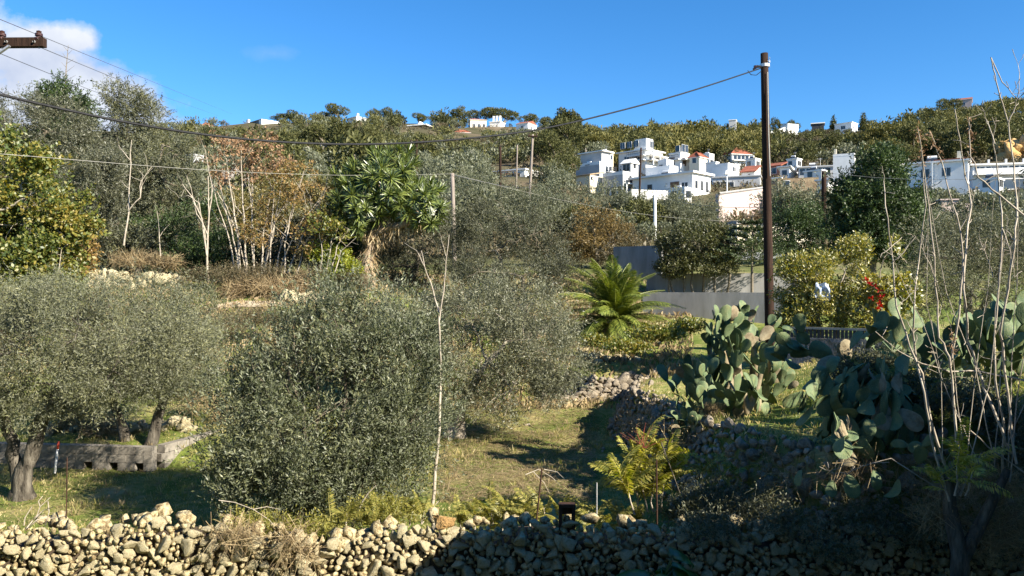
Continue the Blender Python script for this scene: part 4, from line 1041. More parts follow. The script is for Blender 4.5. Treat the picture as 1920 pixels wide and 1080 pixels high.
tree('olive_tree', 'olive tree with a pale sunlit trunk at the corner of the block wall', 'olive tree', b,
     [lobe(300, 590, 18.6, 100, 65), lobe(340, 650, 18.2, 70, 70), lobe(270, 690, 18.2, 90, 60), lobe(370, 590, 19, 50, 50), lobe(340, 700, 18.1, 70, 45)],
     [[(*(b + np.array((-.05, 0, -.15))), .17), *fk((292, 800, 18.4, .13), (306, 745, 18.4, .10), (315, 660, 18.4, .06))], fk((300, 770, 18.4, .07), (330, 720, 18.3, .05), (350, 680, 18.3, .03))], OLIVE, BARK, 503, clump=330, cr=.22, ntw=4200, nsub=60, **OL)
# the big olive bush
b = gb(600, 13.4)
rs = np.random.default_rng(504)
stems = []
for k in range(13):
    px = rs.uniform(470, 740); dd = rs.uniform(12.6, 14.2)
    stems.append([(*(b + np.array((rs.normal(0, .25), rs.normal(0, .2), -.1))), .055), *fk((600 + (px - 600) * .6, 820, (dd + 13.4) / 2, .04), (px, rs.uniform(600, 700), dd, .018))])
tree('olive_bush', 'big dense olive bush of many upright shoots overhanging the front wall', 'olive bush', b,
     [lobe(600, 770, 13.2, 190, 150), lobe(640, 650, 13.3, 120, 100), lobe(720, 690, 13.3, 95, 110), lobe(540, 700, 13.3, 80, 85), lobe(470, 810, 13.0, 75, 95), lobe(760, 810, 13.2, 70, 120), lobe(560, 890, 12.6, 140, 85), lobe(690, 890, 12.8, 110, 75), lobe(650, 600, 13.4, 80, 55), lobe(770, 640, 13.5, 50, 70), lobe(460, 900, 12.7, 60, 70), lobe(425, 840, 12.9, 50, 70)],
     stems, BUSHLEAF, TWIG, 504, clump=620, cr=.20, ntw=9800, nsub=520, sub_r=.009, trunk='stems', crown='foliage', shoots=(1300, .95, .9, 24), gap=.02, gs=1.7, nl=15, ll=.07, lw=.018, tl=(.28, .7), up=.85, outw=.6, jit=.5, ang=(20, 55), shell=.3)
b = gb(850, 21.2)
tree('olive_tree', 'broad grey green olive with a thick fluted trunk beside the tall bare sapling', 'olive tree', b,
     [lobe(900, 650, 21, 140, 110), lobe(1000, 640, 20.8, 95, 110), lobe(790, 615, 21.4, 95, 65), lobe(890, 590, 21.5, 110, 60), lobe(1040, 690, 20.4, 55, 70), lobe(870, 700, 20.6, 85, 48), lobe(960, 730, 20.2, 90, 60), lobe(730, 590, 21.8, 55, 40), lobe(980, 580, 21.6, 70, 50)],
     [[(*(b + np.array((-.08, 0, -.15))), .30), (*(b + np.array((-.05, 0, .2))), .2), *fk((840, 770, 21.2, .17), (800, 690, 21.2, .1), (780, 620, 21.2, .06))],
      [(*(b + np.array((.14, -.05, -.15))), .24), *fk((862, 775, 21.1, .15), (900, 700, 21.0, .09), (950, 640, 21, .05))]], GREYGREEN, PALEBARK, 505, clump=560, cr=.26, ntw=8800, nsub=160, gap=-.32, gs=1.4, shoots=(350, .6, .4, 15), nl=13, ll=.075, lw=.018, tl=(.25, .5))
# ---- middle distance olives, each with its own crown ------------------------
MO = dict(nl=11, ll=.13, lw=.032, tl=(.35, .7))
def midtree(label, px, d, lobes, leaf=OLIVEF, bark=TWIG, seed=0, ntw=1800, name='olive_tree', cat='olive tree', **kw):
    b = onground(px, d)
    c0 = np.array(lobes[0][:3])
    k = dict(MO); k['clump'] = max(60, ntw // 16); k['cr'] = .38 * d / 45; k.update(kw)
    return tree(name, label, cat, b, lobes, [[(*(b - np.array((0, 0, .3))), .2), (*((b + c0) / 2), .13), (*c0, .07)]], leaf, bark, seed, ntw=ntw, nsub=40, sub_r=.02, sides=5, **k)
def LB(d, *ls): return [lobe(a, b_, d, c, e) for a, b_, c, e in ls]
midtree('dark round olive right of the yucca, in front of the thin grey pole', 950, 34, LB(34, (930, 470, 90, 75), (1000, 440, 70, 60), (880, 480, 60, 60), (960, 410, 80, 45), (1030, 490, 45, 50), (900, 420, 50, 40)), DARKOLIVE, seed=511, ntw=3200, ll=.11, lw=.028)
midtree('low olive crown between the bare sapling and the palm', 990, 29, LB(29, (980, 520, 80, 40), (900, 510, 60, 35), (1050, 530, 40, 45)), DARKOLIVE, seed=512, ntw=1600, ll=.10, lw=.025)
midtree('olive crown behind the yucca trunk, left of the dark round olive', 770, 37, LB(37, (790, 470, 60, 50), (740, 500, 55, 45), (840, 440, 35, 50)), DARKOLIVE, seed=513, ntw=1600)
midtree('russet leaved shrub between the olives and the palm', 1120, 47, LB(47, (1115, 440, 55, 45), (1160, 455, 35, 35), (1080, 450, 40, 40)), RUSSET, seed=514, ntw=1500, name='shrub', cat='shrub', ll=.14, lw=.05)
midtree('pale scrubby bush tucked right of the russet shrub', 1190, 46, LB(46, (1190, 470, 30, 30), (1155, 480, 35, 25)), SCRUB, seed=515, ntw=600, name='shrub', cat='shrub')
midtree('wide olive crown directly below the columned white box house', 1130, 72, LB(72, (1120, 385, 70, 40), (1060, 375, 60, 40), (1170, 400, 50, 35), (1020, 385, 50, 35)), seed=516, ntw=2400, ll=.2, lw=.05)
midtree('wide olive crown directly below the largest white house', 1280, 70, LB(70, (1240, 402, 65, 36), (1290, 400, 60, 32), (1200, 405, 50, 38), (1325, 418, 30, 26), (1290, 430, 70, 35)), seed=517, ntw=2800, ll=.2, lw=.05)
midtree('olive crown between the two thin dark poles', 950, 66, LB(66, (940, 390, 70, 40), (880, 380, 60, 45), (1000, 400, 50, 40)), seed=518, ntw=2200, ll=.18, lw=.045)
midtree('olive crown behind the grey pole at the yucca side', 850, 78, LB(78, (830, 350, 60, 35), (890, 340, 50, 28)), seed=519, ntw=1400, ll=.2, lw=.05)
midtree('olive crown left of the red tiled lean-to house', 880, 120, LB(120, (870, 320, 45, 22), (910, 345, 40, 20), (830, 330, 40, 25)), seed=520, ntw=1200, ll=.28, lw=.08)
midtree('dark pine with a broken crown beside the tallest thin pole', 1045, 128, LB(128, (1040, 320, 28, 30), (1055, 290, 18, 20), (1030, 345, 30, 18)), PINE, seed=521, ntw=1000, name='pine_tree', cat='pine tree', ll=.3, lw=.08)
# trees and hedges round the house on the right
b = onground(1290, 35.7)
rs = np.random.default_rng(522)
ht = [[(*(onground(px, 35.7 + rs.normal(0, .3)) - np.array((0, 0, .2))), .06), *fk((px + rs.normal(0, 5), 515, 35.7, .05), (px + rs.normal(0, 10), 470, 35.7, .03))] for px in (1258, 1270, 1284, 1300, 1318, 1338, 1362)]
tree('clipped_hedge', 'dense rounded olive green hedge on several thin trunks above the dark garden wall', 'hedge', b,
     [lobe(1300, 455, 35.7, 75, 42), lobe(1260, 480, 35.7, 38, 42), lobe(1350, 460, 35.7, 38, 40), lobe(1330, 495, 35.4, 60, 25), lobe(1270, 500, 35.4, 40, 22)], ht, leafmat('hedge_leaf', [(0.0, (0.022, 0.032, 0.010)), (0.5, (0.06, 0.066, 0.018)), (1.0, (0.13, 0.125, 0.035))], trans=.2, gloss=.04), TWIG, 522, ntw=3400, nsub=60, nl=11, ll=.10, lw=.04, tl=(.25, .45), sub_r=.015)
midtree('dark glossy rounded tree just right of the tall dark utility pole', 1490, 50, LB(50, (1485, 430, 45, 45), (1520, 430, 35, 40), (1470, 460, 40, 25)), DARKLEAF, seed=523, ntw=2000, name='evergreen_tree', cat='evergreen tree', ll=.13, lw=.06)
midtree('soft grey green tree behind the dark rounded tree, right of the utility pole', 1490, 62, LB(62, (1480, 385, 50, 32), (1530, 390, 40, 32)), GREYGREEN, seed=524, ntw=1600, name='leafy_tree', cat='tree', ll=.2, lw=.07)
midtree('big dark green spreading tree with a tall uneven crown on the right', 1640, 36, LB(36, (1640, 370, 70, 65), (1600, 400, 50, 60), (1690, 390, 45, 60), (1650, 320, 45, 38), (1620, 450, 60, 40), (1690, 450, 40, 45), (1665, 300, 25, 25), (1580, 360, 25, 30)), DARKLEAF, seed=525, ntw=5200, name='evergreen_tree', cat='evergreen tree', ll=.13, lw=.06, gap=-.45, jit=.8)
midtree('bare pinkish shrub with a few yellow leaves in front of the retaining wall', 1415, 60, LB(60, (1410, 405, 30, 22), (1395, 430, 20, 15)), AUTUMN, seed=526, ntw=110, name='shrub', cat='shrub', nl=6)
b = onground(1540, 23)
tree('citrus_bush', 'sunlit yellow green citrus bush with a pale blue sheet caught among its leaves', 'citrus bush', b,
     [lobe(1530, 520, 23, 65, 50), lobe(1490, 530, 23, 45, 50), lobe(1580, 520, 23.2, 45, 50), lobe(1540, 580, 22.8, 70, 45), lobe(1600, 480, 23.4, 35, 40), lobe(1495, 600, 22.8, 40, 30)],
     [[(*(b - np.array((0, 0, .2))), .07), *fk((1535, 600, 23, .05), (1530, 530, 23, .03))], [(*(b + np.array((.2, 0, -.2))), .05), *fk((1570, 580, 23, .04), (1585, 510, 23, .02))]], CITRUS, PALEBARK, 527, ntw=3600, nsub=160, nl=8, ll=.095, lw=.038, tl=(.2, .4), jit=.8, gap=-.2)
b = onground(1655, 22)
tree('poinsettia_bush', 'dark leafy shrub with bright red bracts beside the yellow green citrus bush', 'shrub', b,
     [lobe(1650, 540, 22, 40, 60), lobe(1630, 600, 21.8, 40, 35), lobe(1660, 480, 22.3, 35, 45), lobe(1690, 560, 22, 35, 60)], [[(*(b - np.array((0, 0, .2))), .05), *fk((1650, 600, 22, .04), (1650, 520, 22, .02))]], CITRUS, TWIG, 528, ntw=900, nsub=60, nl=8, ll=.12, lw=.06, tl=(.2, .4), jit=.8, gap=-.2)
pt = bpy.data.objects[-1] if False else [o for o in COL.objects if o.name.startswith('poinsettia_bush')][0]
rs = np.random.default_rng(529)
for (px, py) in [(1640, 538), (1648, 545), (1635, 560), (1650, 570), (1644, 580), (1625, 525), (1630, 533), (1653, 558)]:
    A = np.repeat(P(px, py, 21.4)[None], 9, 0); D = unit(rs.normal(0, 1, (9, 3)) + np.array((0, -.6, .5)))
    V, Fa, r = leaf_geo(A, D, np.full(9, .03), 1, .13, .055, rs, (5, 20))
    link('flower', mesh_np('flower', V - b, Fa, REDLEAF, r), pt)
sh = thing('hanging_sheet', 'crumpled pale blue and white plastic sheet hung inside the citrus bush', 'plastic sheet', P(1542, 550, 22.3))
g = np.linspace(-1, 1, 9); gx, gy = np.meshgrid(g, g)
sv_ = np.stack((gx * .2, .07 * np.sin(gx * 5 + gy * 3) + .04 * np.cos(gy * 7), gy * .28 + .03 * np.sin(gx * 6)), -1).reshape(-1, 3)
ii = np.arange(81).reshape(9, 9)
link('sheet', mesh_np('sheet', sv_, np.stack((ii[:-1, :-1], ii[:-1, 1:], ii[1:, 1:], ii[1:, :-1]), -1).reshape(-1, 4), BLUECLOTH, smooth=True), sh)
b = onground(1820, 26)
tree('olive_tree', 'grey green olive behind the bare white stems at the right edge', 'olive tree', b,
     [lobe(1800, 470, 26, 90, 80), lobe(1740, 490, 25.5, 55, 80), lobe(1880, 480, 26, 70, 85), lobe(1950, 460, 26.5, 70, 80), lobe(1830, 560, 25, 110, 45), lobe(1720, 560, 25, 40, 50)],
     [[(*(b - np.array((0, 0, .2))), .2), *fk((1815, 580, 26, .14), (1800, 500, 26, .08))], [(*b, .15), *fk((1850, 560, 26, .1), (1880, 480, 26, .05))]], OLIVED, BARK, 530, clump=330, cr=.32, ntw=5200, nsub=110, gap=-.3, nl=12, ll=.085, lw=.021, tl=(.28, .5))
# tall trees at the left
TL = [('tall dark tree with a bare dead leader rising above its top, at the upper left', 118, 47, [(120, 200, 40, 45), (95, 190, 25, 22), (150, 215, 25, 25), (125, 250, 45, 45), (115, 300, 60, 60)], DARKLEAF, 'evergreen_tree', 'evergreen tree', 3600, dict(ll=.17, lw=.06)),
      ('tall dark green tree with open tufted crown against the sky at the left', 240, 45, [(240, 200, 45, 40), (215, 190, 25, 28), (265, 225, 35, 40), (235, 260, 50, 45), (250, 330, 60, 60), (230, 400, 60, 60)], OLIVED, 'evergreen_tree', 'evergreen tree', 4600, dict(ll=.15, lw=.045)),
      ('broad silvery green tree filling the upper left edge', 60, 41, [(40, 240, 75, 55), (110, 250, 60, 60), (-30, 230, 60, 55), (60, 310, 90, 60), (150, 290, 50, 60)], LEFTLEAF, 'leafy_tree', 'tree', 5670, dict(ll=.14, lw=.035, up=.7)),
      ('grey green tree hanging over the dark hollow at the left', 165, 38, [(160, 360, 60, 70), (190, 430, 50, 60), (130, 420, 50, 60), (200, 330, 40, 50)], LEFTLEAF, 'leafy_tree', 'tree', 4320, dict(ll=.14, lw=.035)),
      ('rounded olive green tree right of the tufted tall tree', 300, 43, [(305, 270, 40, 45), (330, 290, 35, 40), (290, 330, 50, 60), (335, 350, 40, 55), (310, 410, 45, 50)], OLIVED, 'leafy_tree', 'tree', 3000, dict(ll=.14, lw=.04)),
      ('dark evergreen shrub mass in the shade behind the white stemmed trees', 330, 40, [(330, 440, 50, 45), (280, 450, 45, 40), (380, 420, 45, 60), (240, 470, 40, 30)], DARKLEAF, 'shrub', 'shrub', 2000, dict(ll=.13, lw=.05)),
      ('yellow green bush behind the white stemmed thicket', 500, 44, [(540, 370, 60, 45), (600, 390, 45, 45), (480, 400, 60, 50), (430, 400, 50, 50)], leafmat('yellowing_leaf', [(0., (.06, .06, .015)), (.5, (.14, .12, .028)), (1., (.26, .20, .05))], trans=.25), 'shrub', 'shrub', 2600, dict(ll=.13, lw=.045))]
for i, (lab, px, d, ls, mt_, nm, ct, n, kw) in enumerate(TL):
    midtree(lab, px, d, LB(d, *ls), mt_, seed=540 + i, ntw=n, name=nm, cat=ct, **kw)
# dead leader with side twigs
T0 = [o for o in COL.objects if o.get('label', '').startswith('tall dark tree with a bare dead')][0]
b0 = np.array(T0.location); rs = np.random.default_rng(61)
ps = [np.array([(*P(121, 180, 47), .05), (*P(124, 130, 47), .035), (*P(128, 85, 47), .015)])]
for k in range(9):
    y0 = 95 + 8 * k; sgn = 1 if k % 2 else -1
    ps.append(np.array([(*P(127 - (y0 - 90) * .06, y0, 47), .015), (*P(127 + sgn * (8 + k), y0 - 8 - 2 * (k % 3), 47), .006)]))
tv, tf = tubes(ps, 4)
link('dead_leader', mesh_np('dead_leader', tv - b0, tf, TWIG), T0)
# the yellow green fig at the left edge
b = onground(40, 28)
tree('fig_tree', 'sunlit yellow green fig tree with broad leaves at the left edge', 'fig tree', b,
     [lobe(40, 340, 28, 70, 70), lobe(100, 400, 27.5, 45, 60), lobe(-20, 320, 28, 70, 70), lobe(50, 430, 27.5, 90, 70), lobe(130, 450, 27.5, 35, 50), lobe(30, 490, 27, 70, 40), lobe(-30, 420, 27, 60, 80), lobe(10, 285, 28, 30, 28), lobe(75, 320, 27.8, 30, 35), lobe(150, 420, 27.4, 22, 25), lobe(110, 510, 27, 40, 25)],
     [fk((30, 530, 28, .16), (40, 450, 28, .1), (40, 360, 28, .06)), fk((30, 530, 28, .12), (80, 470, 27.8, .07), (110, 400, 27.6, .04)), fk((-30, 400, 27, .06), (40, 375, 26.9, .04), (72, 358, 26.9, .02))], FIG, PALEBARK, 560, clump=170, cr=.34, ntw=4000, nsub=140, nl=8, ll=.15, lw=.085, tl=(.25, .7), jit=.9, ang=(40, 80), gap=.05, gs=1.6, droop=.2)
b = onground(130, 29)
tree('climbing_shrub', 'straggling shrub with browned hanging leaves at the foot of the fig tree', 'shrub', b,
     [lobe(145, 490, 29, 35, 30), lobe(100, 500, 28.5, 40, 25), lobe(160, 460, 29, 20, 30)], [[(*b, .05), *fk((140, 490, 29, .03), (150, 460, 29, .02))]], AUTUMN, TWIG, 561, ntw=420, nsub=20, nl=8, ll=.13, lw=.06, tl=(.2, .5), droop=.5)
# lime green shrub below the yucca
b = onground(625, 34.5)
tree('lime_shrub', 'bright lime green shrub glowing in the sun at the foot of the yucca', 'shrub', b,
     [lobe(630, 490, 34.5, 35, 28), lobe(600, 480, 34.5, 28, 22), lobe(650, 510, 34.3, 28, 25), lobe(610, 515, 34.2, 35, 22)], [[(*b, .06), *fk((625, 510, 34.5, .04), (625, 480, 34.5, .02))]], LIME, TWIG, 562, ntw=1100, nsub=30, nl=9, ll=.12, lw=.06, tl=(.2, .45))

for i, (lab, px, d, ls, mt_, n) in enumerate([
    ('dark undergrowth bush behind the lone white stemmed tree', 400, 37.5, [(400, 480, 50, 35), (350, 490, 45, 28), (440, 470, 40, 35)], DARKLEAF, 1500),
    ('dull olive bush behind the base of the autumn thicket', 520, 38, [(510, 470, 60, 40), (570, 460, 45, 45), (470, 490, 40, 28)], OLIVED, 1900),
    ('dark shaded bush below the left side of the yucca head', 655, 37, [(655, 440, 35, 45), (640, 475, 30, 25)], DARKLEAF, 1100),
    ('low olive green bush at the left end of the thicket, above the stone heap', 260, 38.5, [(255, 460, 50, 28), (215, 470, 35, 25)], OLIVED, 1100)]):
    midtree(lab, px, d, LB(d, *ls), mt_, seed=570 + i, ntw=n, name='bush', cat='bush', ll=.13, lw=.05)
# unseen evergreen added beyond the right edge to shade the hanging prickly pears
b = np.array((8.7, 8.85, gz(8.7, 8.85)))
tree('evergreen_tree', 'added unseen evergreen by the lane corner, shading the bank with the hanging prickly pears', 'evergreen tree', b,
     [(8.7, 8.85, 2.0, .98, .95, 1.6), (8.7, 8.85, 3.6, .98, .95, 1.5), (8.7, 8.85, 5.2, .85, .85, 1.3)], [[(*b, .14), (8.7, 8.85, 1.5, .1), (8.7, 8.85, 4.6, .05)]], DARKLEAF, BARK, 580, ntw=4200, nsub=40, nl=9, ll=.14, lw=.07, tl=(.3, .5), shell=.2, gap=-2)
# ---- white stemmed thicket -------------------------------------------------
def thicket(name, label, cat, px, d, stems, bark, seed, leaf=None, lobes=None, ntw=0, group=None, side=3, sr=.5, **kw):
    """stems: list of pixel polylines [(px, py)...] with base radius"""
    rs = np.random.default_rng(seed)
    b = onground(px, d)
    T = thing(name, label, cat, b, group)
    for pl, r0 in stems:
        r0 *= .78 if d < 12 else .9
        dd = d + rs.normal(0, .25)
        q = np.array([P(x, y, dd + .05 * i * rs.normal()) for i, (x, y) in enumerate(pl)])
        # resample
        n = len(q); tt = np.linspace(0, n - 1, n * 3 - 2)
        qq = np.stack([np.interp(tt, np.arange(n), q[:, k]) for k in range(3)], 1)
        qq[1:-1] += rs.normal(0, .0065 * (d / 10) ** .7, qq[1:-1].shape)
        rr = np.linspace(r0, r0 * .35, len(qq))
        ps = [np.hstack((qq, rr[:, None]))]
        for _ in range(side):
            i = int(rs.integers(len(qq) // 3, len(qq)))
            L = rs.uniform(.25, 1.0) * sr * d / 20
            dv = unit(rs.normal(0, .6, 3) + np.array((0, 0, .7)))
            ps.append(wob(qq[i], qq[i] + dv * L, rr[i] * .55, .004, 4, .06, rs))
        V, Fa = tubes(ps, 5)
        link('stem', mesh_np('stem', V - b, Fa, bark, smooth=True), T)
    if ntw:
        (A, D, L), (V, Fa, r) = foliage(lobes, ntw, rs, **kw)
        link('foliage', mesh_np('foliage', V - b, Fa, leaf, r), T)
        sv, sf = twig_strips(A, D, L, .012, rs)
        link('twigs', mesh_np('twigs', sv - b, sf, TWIG), T)
    return T
thicket('bare_tree', 'thin white stemmed bare tree standing alone left of the autumn thicket', 'bare tree', 390, 34,
        [([(390, 530), (388, 460), (392, 400), (390, 330)], .06), ([(388, 480), (378, 410), (360, 370), (342, 345)], .045), ([(389, 440), (370, 400), (350, 330)], .03), ([(391, 420), (398, 350), (388, 300)], .035), ([(386, 450), (372, 380), (352, 365), (336, 372)], .03)],
        PALEBARK, 601, side=3)
thicket('bare_tree', 'forked pale dead stem against the dark trees, left of the white stemmed tree', 'bare tree', 232, 36,
        [([(232, 460), (240, 400), (244, 330), (247, 262)], .05), ([(241, 395), (262, 370), (264, 340), (285, 312)], .035), ([(244, 300), (232, 285), (222, 272)], .025), ([(262, 372), (268, 330), (262, 320)], .02)], PALEBARK, 602, side=3)
thicket('bare_sapling', 'slender pale sapling in the dark hollow right of the forked dead stem', 'bare tree', 300, 35.5, [([(301, 480), (298, 430), (294, 395)], .03)], PALEBARK, 603, side=2)
st = []
rs = np.random.default_rng(604)
for x, lean, top, r in [(455, -30, 300, .06), (462, -10, 270, .06), (450, -48, 310, .05), (470, 4, 300, .05), (478, -12, 330, .045), (446, -62, 280, .045), (485, 30, 340, .05), (466, -70, 340, .04)]:
    st.append(([(x + rs.normal(0, 3), 515), (x + lean * .25, 450), (x + lean * .6, 385), (x + lean, top)], r))
thicket('autumn_tree', 'multi stemmed tree with white trunks and dried orange brown leaves at its top', 'autumn tree', 460, 35, st, PALEBARK, 604, RUSTLEAF,
        [lobe(430, 280, 35, 65, 40), lobe(400, 255, 35, 40, 22), lobe(480, 270, 35.3, 50, 30), lobe(510, 300, 35.3, 45, 22), lobe(450, 320, 35, 50, 30)], 330, side=5, sr=1.1, nl=7, ll=.16, lw=.07, tl=(.3, .6), droop=.75, gap=-.1, jit=.9, ang=(50, 100))
st = []
for x, lean, top, r in [(500, 30, 330, .05), (515, 55, 320, .05), (530, 25, 360, .045), (505, 10, 360, .04), (545, 70, 350, .05), (560, 60, 380, .045), (492, 45, 380, .04), (575, 50, 400, .04), (525, 80, 370, .04)]:
    st.append(([(x + rs.normal(0, 3), 512), (x + lean * .2, 460), (x + lean * .55, 410), (x + lean, top)], r))
thicket('autumn_shrub', 'leaning thicket of pale stems with golden brown leaves beside the lime green shrub', 'autumn shrub', 530, 34.5, st, PALEBARK, 605, AUTUMN,
        [lobe(560, 330, 35, 60, 32), lobe(590, 370, 34.8, 50, 40), lobe(530, 380, 35, 60, 35), lobe(600, 420, 34.5, 40, 30), lobe(500, 430, 34.5, 60, 30), lobe(570, 450, 34.2, 40, 30)], 700, side=5, sr=1.0, nl=7, ll=.15, lw=.06, tl=(.25, .5), droop=.3, gap=.0, jit=.9, ang=(40, 90))
st = [([(610, 515), (622, 450), (640, 415)], .04), ([(620, 512), (632, 460), (655, 430)], .035), ([(600, 515), (605, 470), (598, 430)], .03), ([(628, 510), (640, 470), (668, 445)], .03)]
thicket('sapling_cluster', 'cluster of thin pale leaning stems just left of the lime green shrub', 'saplings', 612, 33.8, st, PALEBARK, 606, FIG, [lobe(640, 430, 33.8, 30, 25), lobe(600, 430, 33.8, 30, 25), lobe(625, 400, 34, 30, 20)], 160, side=4, nl=7, ll=.15, lw=.08, tl=(.2, .4), gap=-.1)
# tall bare sapling in the middle
thicket('bare_sapling', 'single tall slender bare sapling with a forked tip in front of the big olive bush', 'bare sapling', 815, 12.9,
        [([(811, 1008), (812, 945), (816, 880), (824, 800), (826, 700), (825, 620), (822, 575)], .038), ([(823, 590), (812, 545), (796, 500), (790, 470)], .016), ([(824, 600), (832, 545), (836, 490), (842, 440)], .016), ([(797, 502), (780, 470), (758, 455)], .008), ([(836, 480), (829, 455), (826, 440)], .006)],
        PALEBARK, 607, side=1, sr=.35)
# white stemmed bare shrub in front at the right: stems traced one by one
S_ = [([(1895, 850), (1883, 820), (1862, 770), (1837, 707), (1815, 640), (1808, 540), (1812, 440), (1822, 385), (1810, 330), (1800, 260), (1790, 205)], .024),
      ([(1785, 905), (1756, 828), (1728, 701), (1705, 650), (1682, 575), (1672, 490), (1665, 410), (1657, 340)], .022),
      ([(1775, 920), (1745, 816), (1733, 736), (1713, 650), (1714, 575), (1722, 490), (1736, 385), (1727, 280)], .020),
      ([(1794, 835), (1785, 713), (1780, 670), (1762, 632), (1755, 529), (1741, 385), (1732, 310), (1720, 240)], .020),
      ([(1782, 690), (1797, 592), (1806, 510), (1800, 430), (1780, 365), (1765, 300), (1745, 250)], .018),
      ([(1880, 890), (1883, 805), (1865, 713), (1865, 632), (1874, 520), (1880, 430), (1872, 340), (1862, 270), (1867, 220)], .020),
      ([(1906, 870), (1894, 782), (1880, 650), (1877, 615), (1891, 540), (1902, 470), (1907, 410), (1900, 310), (1891, 230), (1875, 180), (1865, 140), (1858, 108)], .021),
      ([(1930, 412), (1870, 365), (1835, 330), (1820, 295), (1817, 220)], .016),
      ([(1930, 716), (1837, 698), (1779, 695), (1728, 681), (1682, 655), (1641, 621)], .016),
      ([(1773, 922), (1705, 882), (1670, 859), (1618, 873), (1593, 862)], .011), ([(1620, 872), (1590, 889), (1555, 885)], .008),
      ([(1925, 890), (1854, 839), (1802, 793), (1790, 770)], .014), ([(1840, 870), (1880, 930), (1925, 952)], .012), ([(1865, 270), (1852, 230), (1840, 200)], .010),
      ([(1891, 230), (1903, 200), (1912, 170), (1909, 122)], .011), ([(1858, 108), (1880, 155), (1908, 187), (1925, 170)], .010),
      ([(1757, 529), (1735, 480), (1722, 450)], .010), ([(1672, 494), (1690, 480), (1706, 455)], .009), ([(1682, 575), (1700, 560), (1722, 540)], .008),
      ([(1880, 430), (1894, 470), (1902, 520)], .010), ([(1862, 520), (1845, 470), (1835, 440)], .010), ([(1800, 430), (1818, 400), (1830, 350)], .009)]
rs = np.random.default_rng(610)
for _ in range(10):
    x0 = rs.uniform(1765, 1905); x1 = x0 + rs.normal(-25, 110); y1 = rs.uniform(330, 680); ym = (870 + y1) / 2
    S_.append(([(x0, rs.uniform(850, 910)), (x0 + (x1 - x0) * .3 + rs.normal(0, 8), ym + 80), (x0 + (x1 - x0) * .55 + rs.normal(0, 12), ym - 60), (x1, y1)], rs.uniform(.007, .012)))
bs_t = thicket('bare_shrub', 'tall leafless shrub of crooked whitish stems rising in front at the right edge', 'bare shrub', 1800, 9.7, S_, PALEBARK, 608, side=6, sr=.45)
b_ = np.array(bs_t.location)
V, Fa = tubes([np.array([(*P(1800, 1120, 9.6), .12), (*P(1800, 1040, 9.6), .10), (*P(1782, 960, 9.7), .085), (*P(1778, 900, 9.7), .06)]), np.array([(*P(1803, 1050, 9.6), .09), (*P(1850, 960, 9.6), .07), (*P(1890, 880, 9.6), .045)]),
                np.array([(*P(1782, 960, 9.7), .05), (*P(1790, 880, 9.7), .03), (*P(1794, 820, 9.7), .02)])], 8)
link('trunk', mesh_np('trunk', V - b_, Fa, BARK, smooth=True), bs_t)
# reddish dried flower spikes on its tips
rs = np.random.default_rng(609)
A = np.concatenate([np.linspace(P(1720, 240, 9.6), P(1732, 310, 9.6), 40), np.linspace(P(1817, 220, 9.6), P(1820, 300, 9.6), 40), np.linspace(P(1745, 250, 9.6), P(1765, 300, 9.6), 20), np.linspace(P(1782, 660, 9.6), P(1790, 620, 9.6), 14)])
D = unit(rs.normal(0, 1, A.shape) + np.array((0, 0, -.2)))
V, Fa, r = leaf_geo(A, D, rs.uniform(.02, .08, len(A)), 3, .05, .015, rs)
link('seed_spikes', mesh_np('seed_spikes', V - b_, Fa, RUSTLEAF, r), bs_t)

# dry brush tangles ----------------------------------------------------------
def brush(name, label, cat, lobes, n, leaf, seed, tl=(.3, .8), w=.006, nl=0, up=.5, droop=.1, ll=.05, lw=.01, kind='stuff'):
    rs = np.random.default_rng(seed)
    p, nn = crown_points(lobes, n, rs, .1, -.8)
    D = unit(nn * .5 + rs.normal(0, .7, p.shape) + np.array((0, 0, up)))
    L = rs.uniform(*tl, n)
    b = np.mean([l[:3] for l in lobes], 0)
    V, Fa = twig_strips(p - D * L[:, None] * .5, D, L, w, rs, droop)
    r = rs.random(len(Fa))
    if nl:
        V2, F2, r2 = leaf_geo(p - D * L[:, None] * .5, D, L, nl, ll, lw, rs)
        Fa = np.concatenate((Fa, F2 + len(V))); V = np.concatenate((V, V2)); r = np.concatenate((r, r2))
    T = thing(name, label, cat, b, data=mesh_np(name, V - b, Fa, leaf, r))
    return T
brush('dry_brush', 'reddish brown dry brush tangle at the foot of the bare shrub', 'dry brush', [lobe(1870, 910, 9.9, 60, 50), lobe(1910, 970, 9.8, 45, 70), lobe(1830, 890, 10, 30, 30), lobe(1850, 1000, 9.75, 60, 45), lobe(1760, 960, 9.9, 50, 40)], 1900, STRAW, 620, tl=(.15, .6), up=.1)
brush('dry_brush', 'brown dry grass and brush along the far side of the dirt path', 'dry brush', [lobe(500, 535, 33.5, 70, 20), lobe(440, 545, 33.2, 30, 18), lobe(570, 530, 33.5, 40, 22), lobe(545, 550, 33, 40, 18)], 2600, STRAW, 621, w=.02, tl=(.4, 1.1))
brush('dry_brush', 'greyish dry bramble above the ruined stone wall at the left', 'dry brush', [lobe(255, 485, 36, 55, 16), lobe(310, 490, 36, 35, 14)], 1100, STRAW, 622, w=.018, tl=(.4, 1.0))
brush('weed_bank', 'grey green weeds growing along the foot of the thicket', 'weeds', [lobe(470, 515, 34, 90, 18), lobe(590, 520, 33.8, 50, 18), lobe(380, 515, 34.5, 50, 14), lobe(660, 525, 33.8, 40, 18)], 1700, SCRUB, 623, w=.015, tl=(.3, .9), nl=6, ll=.10, lw=.03)
